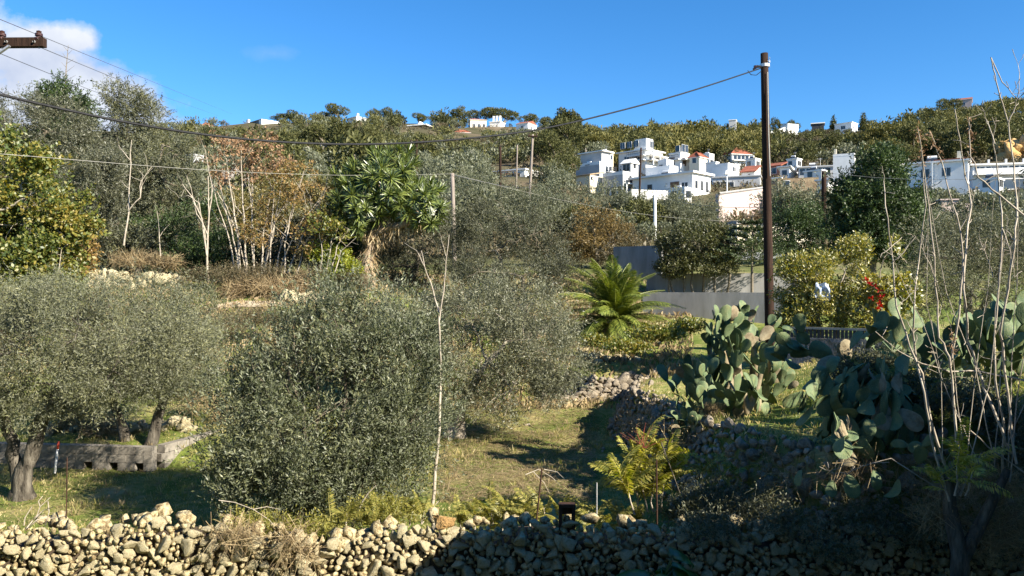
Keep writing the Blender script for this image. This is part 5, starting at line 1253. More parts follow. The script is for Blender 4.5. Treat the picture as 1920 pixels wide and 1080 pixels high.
brush('weed_bank', 'pale weeds on the slope between the left olive crown and the dirt path', 'weeds', [lobe(480, 595, 27, 70, 22), lobe(560, 590, 29, 40, 15), lobe(420, 610, 26, 50, 22), lobe(40, 545, 30, 50, 18)], 1500, SCRUB, 624, w=.012, tl=(.2, .6), nl=6, ll=.07, lw=.022)
brush('pruned_branches', 'heap of pale pruned olive branches behind the block wall, left of the leaning trunks', 'brushwood', [lobe(140, 775, 19.8, 60, 22), lobe(190, 800, 19.2, 50, 14)], 420, STRAW, 625, w=.018, tl=(.5, 1.3), up=.0)
brush('pruned_branches', 'heap of reddish cut branches between the block wall and the olive bush', 'brushwood', [lobe(370, 745, 20.5, 50, 26), lobe(420, 770, 20, 30, 20)], 420, STRAW, 626, w=.016, tl=(.4, 1.1), up=.1)
brush('dry_tuft', 'fluffy dry grass tuft on the bank edge below the prickly pears', 'dry grass', [lobe(1335, 768, 15.2, 26, 12)], 800, STRAW, 627, w=.006, tl=(.12, .32))
brush('dark_fern_mass', 'dark tangled undergrowth in the shaded corner behind the front wall', 'undergrowth', [lobe(1340, 945, 11.6, 95, 38), lobe(1420, 935, 11.2, 60, 45), lobe(1270, 960, 11.8, 40, 25)], 1300, OLIVED, 628, tl=(.2, .5), w=.006, nl=7, ll=.05, lw=.014)
brush('creeping_weeds', 'low weeds and dry stalks spilling over the wall below the olive bush', 'weeds', [lobe(480, 985, 10.9, 80, 25), lobe(590, 985, 10.9, 60, 16), lobe(720, 960, 11.6, 80, 25)], 1000, FERN, 629, tl=(.1, .35), w=.005, nl=5, ll=.05, lw=.018)
brush('twiggy_shrub', 'dry bramble stalks hanging down the wall face below the olive bush', 'bramble', [lobe(545, 1010, 10.2, 30, 40), lobe(450, 1000, 10.3, 60, 22), lobe(580, 1040, 10.15, 20, 35)], 360, STRAW, 630, tl=(.25, .7), w=.008, up=-.4)
brush('shade_shrub', 'dark straggling shrub filling the gap between the hanging prickly pear and the bare shrub', 'shrub', [lobe(1720, 760, 11.6, 70, 70), lobe(1820, 780, 11.4, 90, 70), lobe(1650, 690, 12.2, 60, 30), lobe(1890, 830, 11.0, 50, 80), lobe(1600, 700, 12, 50, 30)], 3000, OLIVED, 631, tl=(.2, .6), w=.008, nl=7, ll=.07, lw=.02)
brush('ground_weeds', 'sunlit low weeds at the foot of the palm', 'weeds', [lobe(1230, 625, 25, 60, 14), lobe(1290, 610, 26, 35, 14), lobe(1120, 640, 26, 40, 10), lobe(1180, 650, 24, 50, 10)], 1500, FIG, 632, tl=(.1, .35), w=.006, nl=6, ll=.09, lw=.05)
brush('dry_bank_growth', 'dry grass and brush clothing the shaded stone bank', 'dry grass', [lobe(1200, 800, 17.5, 60, 40), lobe(1300, 830, 15, 70, 40), lobe(1400, 860, 12.6, 60, 40), lobe(1250, 760, 19, 50, 16), lobe(1440, 850, 12, 30, 60)], 1100, STRAW, 633, tl=(.12, .4), w=.007, nl=3, ll=.05, lw=.014)
brush('wall_weeds', 'dark weeds and creepers spilling over the shaded right half of the front wall', 'weeds', [lobe(1330, 985, 10.5, 90, 26), lobe(1480, 975, 10.5, 70, 34), lobe(1620, 965, 10.45, 80, 40), lobe(1720, 985, 10.3, 60, 50), lobe(1560, 1030, 10.2, 60, 30), lobe(1880, 1010, 10.2, 60, 50)], 1500, OLIVED, 634, tl=(.1, .4), w=.005, nl=6, ll=.05, lw=.016, up=.1)
brush('root_tangle', 'dry roots and stalks hanging on the stony bank below the prickly pears', 'roots', [lobe(1600, 880, 10.75, 90, 50), lobe(1740, 900, 10.6, 70, 60), lobe(1480, 900, 11.2, 50, 50), lobe(1840, 940, 10.4, 70, 60)], 900, STRAW, 635, tl=(.2, .7), w=.007, up=-.5)
# white dead twigs on the wall top
def sticks(name, label, cat, d, paths, mat=PALEBARK, r=.008):
    c = P(*paths[0][0], d)
    rs = np.random.default_rng(len(label))
    pp = []
    for pl in paths:
        q = [P(x, y, d + rs.normal(0, .08)) - c for x, y in pl]
        pp.append(np.array([(*p, r * (1 - .6 * i / len(q))) for i, p in enumerate(q)]))
    V, Fa = tubes(pp, 5)
    return thing(name, label, cat, c, data=mesh_np(name, V, Fa, mat, smooth=True))
sticks('dead_branch', 'bleached forked dead branch lying on the wall top at the far left', 'dead branch', 10.5, [[(50, 990), (62, 975), (80, 958), (100, 950)], [(45, 985), (47, 970), (60, 950)], [(62, 975), (70, 965), (75, 950), (95, 932)], [(85, 985), (92, 960), (90, 940)], [(55, 988), (70, 974), (95, 972), (122, 968)], [(75, 950), (72, 940), (80, 930)]])
sticks('dead_branch', 'pale dead branch leaning among the shoots at the foot of the olive bush', 'dead branch', 11.6, [[(668, 965), (680, 940), (690, 925), (705, 910)], [(668, 965), (660, 985)]], r=.012)
sticks('dead_branch', 'thin pale stem arching over the wall out of the olive bush', 'dead branch', 10.8, [[(410, 938), (440, 942), (475, 955), (505, 975), (525, 1000)], [(475, 955), (500, 950), (525, 955)], [(520, 1000), (550, 1030), (545, 1070)]], r=.007)
sticks('dead_branch', 'cut stick leaning at the foot of the tall bare sapling', 'dead branch', 13.6, [[(786, 992), (800, 968), (815, 950)], [(796, 960), (812, 952), (822, 940)]], r=.012)
sticks('fallen_branch', 'pale straight log lying on the sunlit grass beside the middle olive', 'log', 22.6, [[(948, 806), (970, 802), (994, 796)]], r=.07)
sticks('dead_branch', 'bleached grey twig tangle behind the front wall, left of the feathery plant', 'dead branch', 12.2, [[(985, 890), (1010, 880), (1035, 895), (1055, 915)], [(1000, 885), (1020, 905), (1030, 925)], [(1020, 880), (1045, 885), (1060, 900)]], r=.007)
# yucca ----------------------------------------------------------------------
def blade_set(n, ln, wd, rs, el=(-35, 85), curve=.15, seg=3):
    Vs, Fs, k, R_ = [], [], 0, []
    for i in range(n):
        az = rs.uniform(0, 2 * math.pi); e = R(rs.uniform(*el)); l = ln * rs.uniform(.75, 1.1)
        dv = np.array((math.cos(az) * math.cos(e), math.sin(az) * math.cos(e), math.sin(e)))
        sd = unit(np.array((-math.sin(az), math.cos(az), 0)))
        prof = [.55, 1.0, .8, .0][:seg + 1]
        for j in range(seg + 1):
            t_ = j / seg
            c = dv * l * t_ + np.array((0, 0, -curve * l * t_ * t_ * math.cos(e)))
            w_ = wd * .5 * prof[j] + .002
            Vs += [c - sd * w_, c + sd * w_]
            if j < seg: Fs.append((k + 2 * j, k + 2 * j + 1, k + 2 * j + 3, k + 2 * j + 2)); R_.append(rs.random())
        k += 2 * (seg + 1)
    return np.array(Vs), np.array(Fs), R_
YM = []
for i in range(4):
    v, f, r_ = blade_set(58, .60, .05, np.random.default_rng(700 + i)); YM.append(mesh_np('rosette', v, f, YUCCA, r_))
b = onground(690, 35)
yu = thing('yucca_tree', 'large spiky yucca tree with a shaggy pale trunk and a rounded head of rosettes', 'yucca', b)
fks = [[(*(b + np.array((-.05, 0, -.2))), .42), *fk((690, 480, 35, .26), (698, 440, 35, .22), (730, 400, 35, .16))], fk((694, 460, 35, .2), (660, 420, 34.8, .14), (650, 360, 35, .12)), fk((700, 440, 35, .2), (740, 425, 34.8, .17), (790, 410, 34.8, .14)), fk((720, 410, 35, .16), (720, 340, 35, .12), (710, 300, 35, .1))]
rs = np.random.default_rng(701)
ylobes = [lobe(720, 350, 35, 75, 60), lobe(670, 380, 34.6, 50, 50), lobe(780, 380, 34.8, 50, 45), lobe(740, 310, 35.2, 40, 32), lobe(700, 320, 35, 35, 32), lobe(655, 350, 35, 30, 30), lobe(800, 390, 34.5, 30, 35)]
yp, yn = crown_points(ylobes, 330, rs, .72, -2)
sel = []
for i in range(len(yp)):
    if all(np.linalg.norm(yp[i] - yp[j]) > .36 for j in sel): sel.append(i)
tv, tf = woody(b, fks, rs, .3, [], sub_r=.05, sides=8, pts=yp[sel][:40])
link('trunk', mesh_np('trunk', tv - b, tf, THATCH, smooth=True), yu)
for i in sel:
    q = Vector(yn[i] * .8 + np.array((0, -.1, .55))).to_track_quat('Z', 'Y').to_euler(); s = rs.uniform(.8, 1.15)
    link('rosette', YM[int(rs.integers(4))], yu, tuple(yp[i] - b), q, s)
A, nn = crown_points([lobe(700, 440, 35, 26, 26), lobe(735, 428, 35, 35, 16), lobe(690, 490, 35, 14, 34), lobe(780, 420, 35, 25, 12)], 380, rs, .5, -2)
D = unit(rs.normal(0, .35, A.shape) + np.array((0, 0, -1)) + nn * .4)
V, Fa = twig_strips(A, D, rs.uniform(.3, .7, len(A)), .06, rs)
link('dead_leaf_skirt', mesh_np('dead_leaf_skirt', V - b, Fa, STRAW, rs.random(len(Fa))), yu)
yu2 = thing('yucca_plant', 'small yellowish yucca behind the left shoulder of the large yucca', 'yucca', onground(655, 38))
for (px, py) in [(655, 320), (640, 335), (668, 340), (650, 350), (632, 355)]:
    link('rosette', YM[int(rs.integers(4))], yu2, tuple(P(px, py, 38) - np.array(yu2.location)), (rs.normal(0, .3), rs.normal(0, .3), rs.uniform(0, 6)), 1.0)
bq = np.array(yu2.location); V, Fa = tubes([np.array([(0, 0, -.2, .14), (*(P(650, 400, 38) - bq), .1), (*(P(655, 325, 38) - bq), .07)]), np.array([(*(P(650, 400, 38) - bq), .09), (*(P(634, 355, 38) - bq), .06)])], 7)
link('trunk', mesh_np('trunk', V, Fa, THATCH), yu2)
# phoenix palm ---------------------------------------------------------------
def frond_mesh(ln, nleaf, ll, seed, sag, lw=.03, mat=PALM, vang=38, taper=True):
    rs = np.random.default_rng(seed)
    n = 12; t_ = np.linspace(0, 1, n)
    sp = np.stack((ln * (t_ - .12 * t_ ** 3), 0 * t_, ln * (.10 * t_ - sag * t_ ** 2.2)), 1)
    r = np.linspace(.028, .004, n) * (ln / 2)
    V, Fa = tubes([np.hstack((sp, r[:, None]))], 4)
    k = len(V); Vs = [V]; Fs = [Fa]; R_ = [np.full(len(Fa), .75)]
    for i in range(nleaf):
        tt = .14 + .86 * (i // 2) / (nleaf // 2 - 1 + 1e-6); s = 1 if i % 2 else -1
        c = np.array([np.interp(tt, t_, sp[:, q]) for q in range(3)])
        tg = unit(np.array([np.interp(min(tt + .04, 1), t_, sp[:, q]) - np.interp(max(tt - .04, 0), t_, sp[:, q]) for q in range(3)]))
        up_ = unit(np.cross(tg, np.array((0, 1, 0)))) * -1
        l = ll * (math.sin(math.pi * min(.12 + tt * .88, 1)) ** .5 if taper else 1) * rs.uniform(.85, 1.1)
        a = R(rs.uniform(vang - 6, vang + 8) + 15 * (1 - tt))
        dv = unit(tg * math.cos(a) + np.array((0, s, 0)) * math.sin(a) + up_ * rs.uniform(.1, .45))
        wv = unit(np.cross(dv, up_)) * lw * .5
        tip = c + dv * l + np.array((0, 0, -.15 * l))
        m_ = c + dv * l * .5
        Vs.append(np.array((c, m_ + wv, tip, m_ - wv))); Fs.append(np.array([[k, k + 1, k + 2, k + 3]])); R_.append([rs.random()]); k += 4
    return mesh_np('frond', np.concatenate(Vs), np.concatenate(Fs), mat, np.concatenate(R_))
FR = [frond_mesh(2.8, 230, .52, 720 + i, sg, lw=.024) for i, sg in enumerate((.35, .6, .9, 1.2))]
b = onground(1152, 29.2)
pa = thing('date_palm', 'short bushy date palm with arching bright green fronds in front of the grey wall', 'palm', b)
V, Fa = tubes([np.array([(0, 0, -.3, .34), (0, 0, .35, .38), (0, 0, .75, .22)])], 12)
link('trunk', mesh_np('trunk', V, Fa, THATCH), pa)
rs = np.random.default_rng(721)
for i in range(92):
    az = i * 2.39996 + rs.normal(0, .15); f = (i + .5) / 92
    el = 92 - 66 * f ** .9 + rs.normal(0, 9)
    o = link('frond', FR[min(3, max(0, int(f * 3.6 + rs.normal(0, .4))))], pa, (0, 0, .75 - .4 * f), Euler((rs.normal(0, .25), -R(el), az), 'XYZ'), rs.uniform(.70, 1.05) * (.92 if f < .5 else .84))
# araucaria sapling ----------------------------------------------------------
b = onground(1410, 35)
b[2] = P(1410, 545, 35)[2]
no = thing('araucaria_tree', 'young araucaria with flat tiers of branches behind the prickly pears', 'conifer', b)
H_ = P(0, 412, 35)[2] - b[2]
V, Fa = tubes([np.array([(0, 0, -.6, .07), (0, 0, H_ * .5, .05), (0, 0, H_, .015)])], 6)
link('trunk', mesh_np('trunk', V, Fa, TWIG), no)
rs = np.random.default_rng(730)
for k in range(7):
    z = H_ * (.34 + .098 * k); ln = 1.75 * (1 - .125 * k)
    Vs, Fs, n, rr_ = [], [], 0, []
    for j in range(6):
        az = j * math.pi / 3 + rs.uniform(-.2, .2) + k * .5
        dv = np.array((math.cos(az), math.sin(az), .22)); 
        V, Fa = tubes([wob((0, 0, z), np.array((0, 0, z)) + dv * ln, .02, .006, 4, .02, rs, -.05)], 4)
        Vs.append(V); Fs.append(Fa + n); n += len(V); rr_.append(np.full(len(Fa), .1))
        m_ = 20
        A = np.array((0, 0, z)) + dv[None] * ln * np.linspace(.2, 1, m_)[:, None]
        sd = np.array((-math.sin(az), math.cos(az), 0)); sg = np.where(np.arange(m_) % 2, 1, -1)[:, None]
        D = unit(dv[None] * .8 + sd[None] * sg * .7 + np.array((0, 0, .15)))
        V, Fa, r_ = leaf_geo(A, D, np.full(m_, .38 * ln / 1.3 + .10), 12, .10, .05, rs, (10, 60))
        Vs.append(V); Fs.append(Fa + n); n += len(V); rr_.append(r_)
    link('branch_tier', mesh_np('branch_tier', np.concatenate(Vs), np.concatenate(Fs), NORFOLK, np.concatenate(rr_)), no)
# ---- prickly pears: every pad a part ----------------------------------------
def pad_mesh(seed):
    rs = np.random.default_rng(seed)
    nu, nv = 14, 5; Vs = []
    for i in range(nv + 1):
        rr = math.sin(math.pi / 2 * i / nv) if i < nv else 1
        for j in range(nu):
            a = 2 * math.pi * j / nu
            y = math.cos(a); w_ = (.27 + .03 * (seed % 3)) * (1 + .30 * y) * (1 + .05 * math.sin(3 * a + seed))
            Vs.append((math.sin(a) * w_ * rr, 0, .5 + y * .5 * rr))
    Vs = np.array(Vs); out_ = []
    thick = np.array([.036 * math.sqrt(max(0, 1 - (math.sin(math.pi / 2 * i / nv) if i < nv else 1) ** 2)) for i in range(nv + 1)]).repeat(nu)
    bend = .10 * rs.normal() * (Vs[:, 2] - .5) ** 2 * 4 + .03 * np.sin(Vs[:, 0] * 9 + seed)
    Fr = Vs.copy(); Fr[:, 1] = thick + bend; Bk = Vs.copy(); Bk[:, 1] = -thick + bend
    V = np.concatenate((Fr, Bk)); m = len(Fr); Fa = []
    for i in range(nv):
        for j in range(nu):
            j2 = (j + 1) % nu
            Fa.append((i * nu + j, i * nu + j2, (i + 1) * nu + j2, (i + 1) * nu + j)); Fa.append((m + i * nu + j2, m + i * nu + j, m + (i + 1) * nu + j, m + (i + 1) * nu + j2))
    return V, Fa
PADS, PADD = [], []
for i in range(5):
    v, f = pad_mesh(i + 1); PADS.append(mesh_np('pad', v, f, CACTUS, smooth=True)); PADD.append(mesh_np('pad', v, f, DRYPAD, smooth=True))
def cactus(label, seeds, seed, nmax, up=.75, size=.40, gen=5, spread=.75, dry=.05, limit=None, kids=(1, 3), group=None):
    """seeds: list of (point, direction)"""
    rs = np.random.default_rng(seed)
    base = np.mean([s[0] for s in seeds], 0)
    T = thing('prickly_pear', label, 'prickly pear', base, group)
    todo = [(np.array(p, float), unit(np.array(dv, float)), unit(rs.normal(0, 1, 3)), 0) for p, dv in seeds]
    n = 0; cent = []
    while todo and n < nmax:
        p, dv, nrm, g_ = todo.pop(0)
        ln = size * rs.uniform(.78, 1.2) * (1.0 if g_ < gen - 1 else .85)
        tip = p + dv * ln; mid = p + dv * ln * .5
        if limit is not None and not limit(tip): continue
        if any(np.linalg.norm(mid - c) < ln * .30 for c in cent): continue
        nrm = nrm - dv * (nrm @ dv); nrm = unit(nrm); xa = np.cross(nrm, dv)
        m4 = np.eye(4); m4[:3, 0] = xa * ln; m4[:3, 1] = nrm * ln; m4[:3, 2] = dv * ln; m4[:3, 3] = p - base
        src = PADD if rs.random() < dry else PADS
        o = bpy.data.objects.new('pad', src[int(rs.integers(5))]); COL.objects.link(o); o.parent = T; o.matrix_local = Matrix(m4.tolist())
        cent.append(mid); n += 1
        if g_ < gen:
            for _ in range(int(rs.integers(kids[0], kids[1] + 1))):
                a = rs.uniform(-1.1, 1.1)
                w_ = .29 * (1 + .30 * math.cos(a))
                q = p + ln * (xa * math.sin(a) * w_ * .92 + dv * (.5 + .5 * math.cos(a)) * .97)
                nd = unit(dv * math.cos(a * spread) + xa * math.sin(a * spread) + rs.normal(0, .28, 3) + np.array((0, 0, up * .35)))
                nn_ = unit(nrm + rs.normal(0, .75, 3))
                todo.append((q, nd, nn_, g_ + 1))
    return T
rs = np.random.default_rng(740)
sd_ = []
for _ in range(24):
    px = rs.uniform(1265, 1475); d = rs.uniform(15.2, 17.6)
    sd_.append((onground(px, d) - np.array((0, 0, .05)), (rs.normal(0, .3), rs.normal(0, .3) - .1, 1)))
trk = []
for _ in range(11):
    px = rs.uniform(1320, 1465); d = rs.uniform(15.8, 17.4); g0 = onground(px, d); h_ = rs.uniform(.7, 1.45)
    tp = g0 + np.array((rs.normal(0, .15), rs.normal(0, .1), h_)); trk.append(np.array([(*(g0 - np.array((0, 0, .1))), .085), (*((g0 + tp) / 2 + rs.normal(0, .04, 3)), .07), (*tp, .05)]))
    for kk_ in range(3): sd_.append((tp - np.array((0, 0, .04)), (rs.normal(0, .5), rs.normal(0, .4), 1)))
def lim_mid(q):
    px = 960 + F * q[0] / q[1]; py = 540 - (q[2] - 4) * F / q[1]
    top = np.interp(px, [1225, 1270, 1300, 1345, 1370, 1400, 1440, 1480, 1510], [690, 610, 585, 570, 540, 525, 530, 580, 630])
    return py > top and 1225 < px < 1512
cactus('big upright prickly pear clump with sunlit top pads in front of the grey garden wall', sd_, 741, 270, limit=lim_mid, gen=9, size=.34, up=1.5)
_pp = [o for o in COL.objects if o.name == 'prickly_pear'][0]
V, Fa = tubes(trk, 8)
link('woody_stems', mesh_np('woody_stems', V - np.array(_pp.location), Fa, DRYPAD, smooth=True), _pp)
sd_ = []
for _ in range(10):
    px = rs.uniform(1250, 1380); d = rs.uniform(15.0, 16.0)
    sd_.append((onground(px, d) - np.array((0, 0, .05)), (rs.normal(-.4, .4), rs.normal(-.3, .3), .7)))
cactus('low sprawling prickly pear pads leaning out over the bank edge', sd_, 742, 40, gen=2, size=.31, up=.3)
# the hanging clump on the right-hand bank
sd_ = []
for _ in range(34):
    px = rs.uniform(1530, 1700); py = rs.uniform(660, 760)
    sd_.append((P(px, py, rs.uniform(11.0, 11.7)), (rs.normal(-.25, .4), -.45 + rs.normal(0, .2), -.8)))
def lim_hang(q):
    px = 960 + F * q[0] / q[1]; py = 540 - (q[2] - 4) * F / q[1]
    return 1465 < px < 1740 and 620 < py < np.interp(px, [1470, 1560, 1650, 1740], [890, 900, 880, 860]) and q[1] > 9.9
cactus('dark prickly pear with long pads hanging down over the shaded bank', sd_, 743, 150, up=-.9, size=.36, gen=5, limit=lim_hang, dry=.16)
sd_ = []
for _ in range(30):
    px = rs.uniform(1600, 1990); d = rs.uniform(12.6, 14.2)
    sd_.append((onground(px, d), (rs.normal(0, .35), rs.normal(-.1, .3), 1)))
def lim_up(q):
    px = 960 + F * q[0] / q[1]; py = 540 - (q[2] - 4) * F / q[1]
    return py > np.interp(px, [1560, 1640, 1700, 1780, 1860, 1920, 2000], [640, 590, 575, 560, 545, 540, 540]) and px > 1540
cactus('wide prickly pear thicket with sunlit upper pads behind the bare white stems', sd_, 744, 230, limit=lim_up, gen=8, size=.36)
sd_ = [(P(px, py, d), dv) for px, py, d, dv in [(1590, 655, 12.0, (.2, -.2, .4)), (1560, 665, 11.9, (-.8, -.1, .3)), (1620, 650, 12.1, (.6, -.3, .5)), (1500, 690, 11.9, (-.5, -.2, .2)), (1640, 640, 12.2, (0, -.2, .9)), (1680, 640, 12.3, (.2, -.2, .9)), (1520, 670, 12, (-.3, -.2, .5))]]
cactus('few prickly pear pads lying flat on the crest above the hanging pads', sd_, 745, 26, gen=2, size=.36, up=.4)
sd_ = [(P(px, py, d), dv) for px, py, d, dv in [(1728, 830, 10.4, (-.9, -.2, -.45)), (1722, 870, 10.3, (.1, -.2, 1)), (1690, 905, 10.2, (-.7, -.3, -.7)), (1560, 900, 10.3, (-.2, -.3, -1)), (1590, 890, 10.3, (.2, -.3, -1)), (1640, 880, 10.2, (0, -.4, -1)), (1500, 880, 10.5, (-.3, -.3, -.9))]]
cactus('bluish prickly pear pads drooping low on the stony bank face', sd_, 746, 9, gen=1, size=.30, up=-.6)
# ---- feathery plants: every frond a part -----------------------------------
FE = [frond_mesh(.75, 30, .15, 760 + i, sg, lw=.042, mat=SAPLEAF, vang=62) for i, sg in enumerate((.1, .28, .45))]
FEG = [frond_mesh(.6, 34, .11, 770 + i, sg, lw=.03, mat=FERN, vang=62) for i, sg in enumerate((.15, .35, .5))]
def feathery(name, label, cat, tips, d, n, seed, protos, sc=(.7, 1.15), stems=True, el=(0, 70), stalk=None):
    """tips: stem lines [(px, py) base, (px, py) top]"""
    rs = np.random.default_rng(seed)
    b = P(*tips[0][0], d); T = thing(name, label, cat, b)
    for (p0, p1) in tips:
        dd = d + rs.normal(0, .15); a, c = P(*p0, dd) - b, P(*p1, dd) - b
        V, Fa = tubes([wob(a, c, .014, .006, 5, .03, rs)], 5)
        link('stem', mesh_np('stem', V, Fa, PALEBARK if stalk is None else stalk), T)
        for i in range(n):
            f = .35 + .65 * (i + .5) / n
            link('frond', protos[int(rs.integers(len(protos)))], T, tuple(a + (c - a) * f), Euler((rs.normal(0, .4), -R(rs.uniform(*el)), rs.uniform(0, 6.28)), 'XYZ'), rs.uniform(*sc))
    return T
fp = feathery('feathery_sapling', 'sunlit yellow green feathery sapling with red bare stalks at its top', 'sapling', [((1235, 955), (1205, 830)), ((1215, 960), (1190, 860)), ((1240, 960), (1245, 850)), ((1190, 965), (1160, 880)), ((1225, 960), (1225, 880)), ((1205, 965), (1185, 900))], 11.9, 16, 780, FE, el=(10, 78), sc=(.6, 1.0))
rs = np.random.default_rng(781); bb = np.array(fp.location)
V, Fa = tubes([wob(P(1205 + rs.normal(0, 4), 840, 11.9) - bb, P(1205 + k * 9 + rs.normal(0, 4), 795 + abs(k) * 5 + rs.uniform(-12, 6), 11.9) - bb, .006, .002, 4, .03, rs) for k in (-5, -4, -3, -2, -1.2, -.5, .3, 1, 2, 3, 4.5)], 4)
link('red_stalks', mesh_np('red_stalks', V, Fa, REDSTALK), fp)
feathery('feathery_plant', 'feathery green shoots at the foot of the bare shrub in the lower right', 'sapling', [((1790, 930), (1800, 830)), ((1800, 930), (1840, 850)), ((1780, 940), (1760, 890)), ((1810, 930), (1825, 880))], 9.5, 6, 782, FE, sc=(.5, .8))
feathery('fern', 'dark feathery fern hanging on the shaded bank between the two prickly pear masses', 'fern', [((1690, 730), (1690, 680)), ((1710, 740), (1720, 690)), ((1660, 730), (1650, 690))], 11.7, 7, 783, FEG, sc=(.8, 1.2), el=(-30, 40))
feathery('fern', 'shaded grey green ferns on the bank right of the feathery sapling', 'fern', [((1350, 905), (1345, 870)), ((1380, 910), (1390, 875)), ((1320, 915), (1310, 885))], 12.1, 6, 784, FEG, el=(0, 50))
for i, (px, py, lab) in enumerate([(890, 970, 'yellow green fern clump just right of the tall bare sapling foot'), (950, 955, 'bright fern clump behind the wall where its sunlit part ends'), (1020, 960, 'fern clump left of the rusty frame on the wall'), (740, 955, 'fern clump at the right foot of the olive bush'), (1140, 975, 'fern clump in front of the feathery sapling'), (650, 970, 'yellow fern clump at the middle foot of the olive bush')]):
    feathery('fern', lab, 'fern', [((px - 25, py + 30), (px - 30, py)), ((px, py + 30), (px, py - 8)), ((px + 28, py + 30), (px + 30, py)), ((px + 50, py + 28), (px + 55, py + 4))], 12.0 if px > 700 else 11.4, 8, 790 + i, FEG, sc=(.5, .95), el=(10, 75))
# broad leaves at the bottom edge
BL = []
for i in range(3):
    rs = np.random.default_rng(800 + i); u_ = np.linspace(0, 1, 7); v_ = np.linspace(-1, 1, 5)
    U_, V_ = np.meshgrid(u_, v_, indexing='ij')
    wd = .42 * np.sin(np.pi * np.clip(U_, .02, .98) ** .8) ** .8
    vs = np.stack((U_, V_ * wd, .25 * U_ - .75 * U_ ** 2 - .12 * np.abs(V_) + .03 * np.sin(U_ * 18) * np.abs(V_)), -1).reshape(-1, 3)
    ii = np.arange(35).reshape(7, 5)
    BL.append(mesh_np('leaf', vs, np.stack((ii[:-1, :-1], ii[1:, :-1], ii[1:, 1:], ii[:-1, 1:]), -1).reshape(-1, 4), BROAD, rs.random(24), smooth=True))
def broad(name, label, cat, p, n, ln, seed):
    rs = np.random.default_rng(seed); T = thing(name, label, cat, p)
    st_ = MB()
    for i in range(n):
        az = rs.uniform(0, 6.28); tp = np.array((math.cos(az), math.sin(az), 0)) * ln * rs.uniform(.2, .6) + np.array((0, 0, ln * rs.uniform(.4, 1.0)))
        st_.tube([(0, 0, -.3, .012), (*(tp * .5 + np.array((0, 0, .1 * ln))), .01), (*tp, .006)], 5)
        link('leaf', BL[int(rs.integers(3))], T, tuple(tp), Euler((rs.normal(0, .3), rs.uniform(-.3, .4), az + rs.normal(0, .3))), ln * rs.uniform(.7, 1.1))
    link('stalks', st_.mesh('stalks', BROAD), T)
    return T
broad('broad_leaved_plant', 'broad drooping dark green leaves at the bottom edge in front of the shaded wall', 'leafy plant', P(1240, 1105, 9.9), 11, .42, 801)
broad('broad_leaved_plant', 'small pale round leaved plant at the foot of the olive bush', 'leafy plant', P(698, 960, 11.8), 7, .16, 802)
# ------------------------------------------------------------------ poles and cables
def pole(label, px0, py0, px1, py1, d, r0, r1, mat, base_extra=1.5, group=None, extra=None):
    a, b_ = P(px0, py0, d), P(px1, py1, d)
    g_ = gz(a[0], a[1]); 
    dirv = (a - b_) / (a[2] - b_[2]); a2 = a + dirv * (min(g_, a[2]) - .4 - a[2])
    T = thing('utility_pole', label, 'utility pole', a2, group)
    n = 8; tt = np.linspace(0, 1, n)[:, None]
    q = np.hstack((a2 + (b_ - a2) * tt, r0 + (r1 - r0) * tt)); q = np.vstack((q, [(*q[-1, :3], .001)])); q[-1, 2] += .03
    q[:, :3] -= a2
    V, Fa = tubes([q], 12)
    link('shaft', mesh_np('shaft', V, Fa, mat, smooth=True), T)
    if extra: extra(T, lambda x, y, dd=d: P(x, y, dd) - a2)
    return T
def ex_mainpole(T, L):
    V, Fa = tubes([np.array([(*L(1439, 135, 25.83), .02), (*L(1441, 250, 25.82), .02), (*L(1444, 330, 25.8), .02)])], 5); link('conduit', mesh_np('conduit', V, Fa, PALEWIRE), T)
    m = MB(); c = L(1434, 123)
    m.tube([(c[0], c[1], c[2] - .05, .155), (c[0], c[1], c[2] + .05, .155)], 12); link('clamp_band', m.mesh('clamp_band', GALV), T)
    m = MB(); a = L(1428, 125, 25.9); e = L(1412, 130, 25.9); m.tube([(*a, .03), (*((a + e) / 2 + np.array((0, 0, .05))), .05), (*e, .03)], 6); link('dead_end_clamp', m.mesh('dead_end_clamp', BLACK), T)
    m = MB(); m.tube([(*L(1416, 123, 25.9), .05), (*L(1416, 128, 25.9), .05)], 6); link('insulator', m.mesh('insulator', CERAMIC), T)
    V, Fa = tubes([np.array([(*L(1402, 132, 25.9), .012), (*L(1408, 140, 25.9), .012), (*L(1418, 141, 25.9), .012), (*L(1428, 133, 25.9), .012)])], 4); link('jumper_loop', mesh_np('jumper_loop', V, Fa, BLACK), T)
    m = MB(); a = L(1439, 114, 25.85); m.tube([(*a, .02), (a[0] + .07, a[1], a[2] - .05, .02), (a[0] + .07, a[1], a[2] + .12, .015)], 5); link('hook', m.mesh('hook', GALV), T)
pole('tall dark brown wooden utility pole standing behind the prickly pears', 1442, 552, 1433, 100, 26, .158, .118, POLEWOOD, extra=ex_mainpole)
pole('weathered grey brown pole right of the yucca carrying a pale wire', 851, 450, 848, 325, 45, .14, .11, GREYWOOD)
def ex_arm(xa, xb, y, d):
    def f(T, L):
        m = MB(); a, c = L(xa, y, d - .15), L(xb, y, d - .15); m.tube([(*a, .09), (*c, .09)], 5); link('crossarm', m.mesh('crossarm', POLEWOOD), T)
        m = MB(); mid = (a + c) / 2
        for f_ in (0.1, .9): p = a + (c - a) * f_; m.tube([(*p, .04), (p[0], p[1], p[2] + .3, .07)], 5)
        link('insulator', m.mesh('insulator', CERAMIC), T)
    return f
pole('thin dark pole with a crossarm standing above the yucca head', 781, 330, 781, 262, 85, .16, .13, POLEWOOD, extra=ex_arm(768, 796, 268, 85))
pole('thin reddish brown pole in front of the long red tiled lean-to', 938, 400, 938, 275, 82, .15, .12, POLEWOOD)
pole('thin grey pole nearly hidden beside the red tiled lean-to', 968, 350, 970, 272, 120, .13, .1, GREYWOOD)
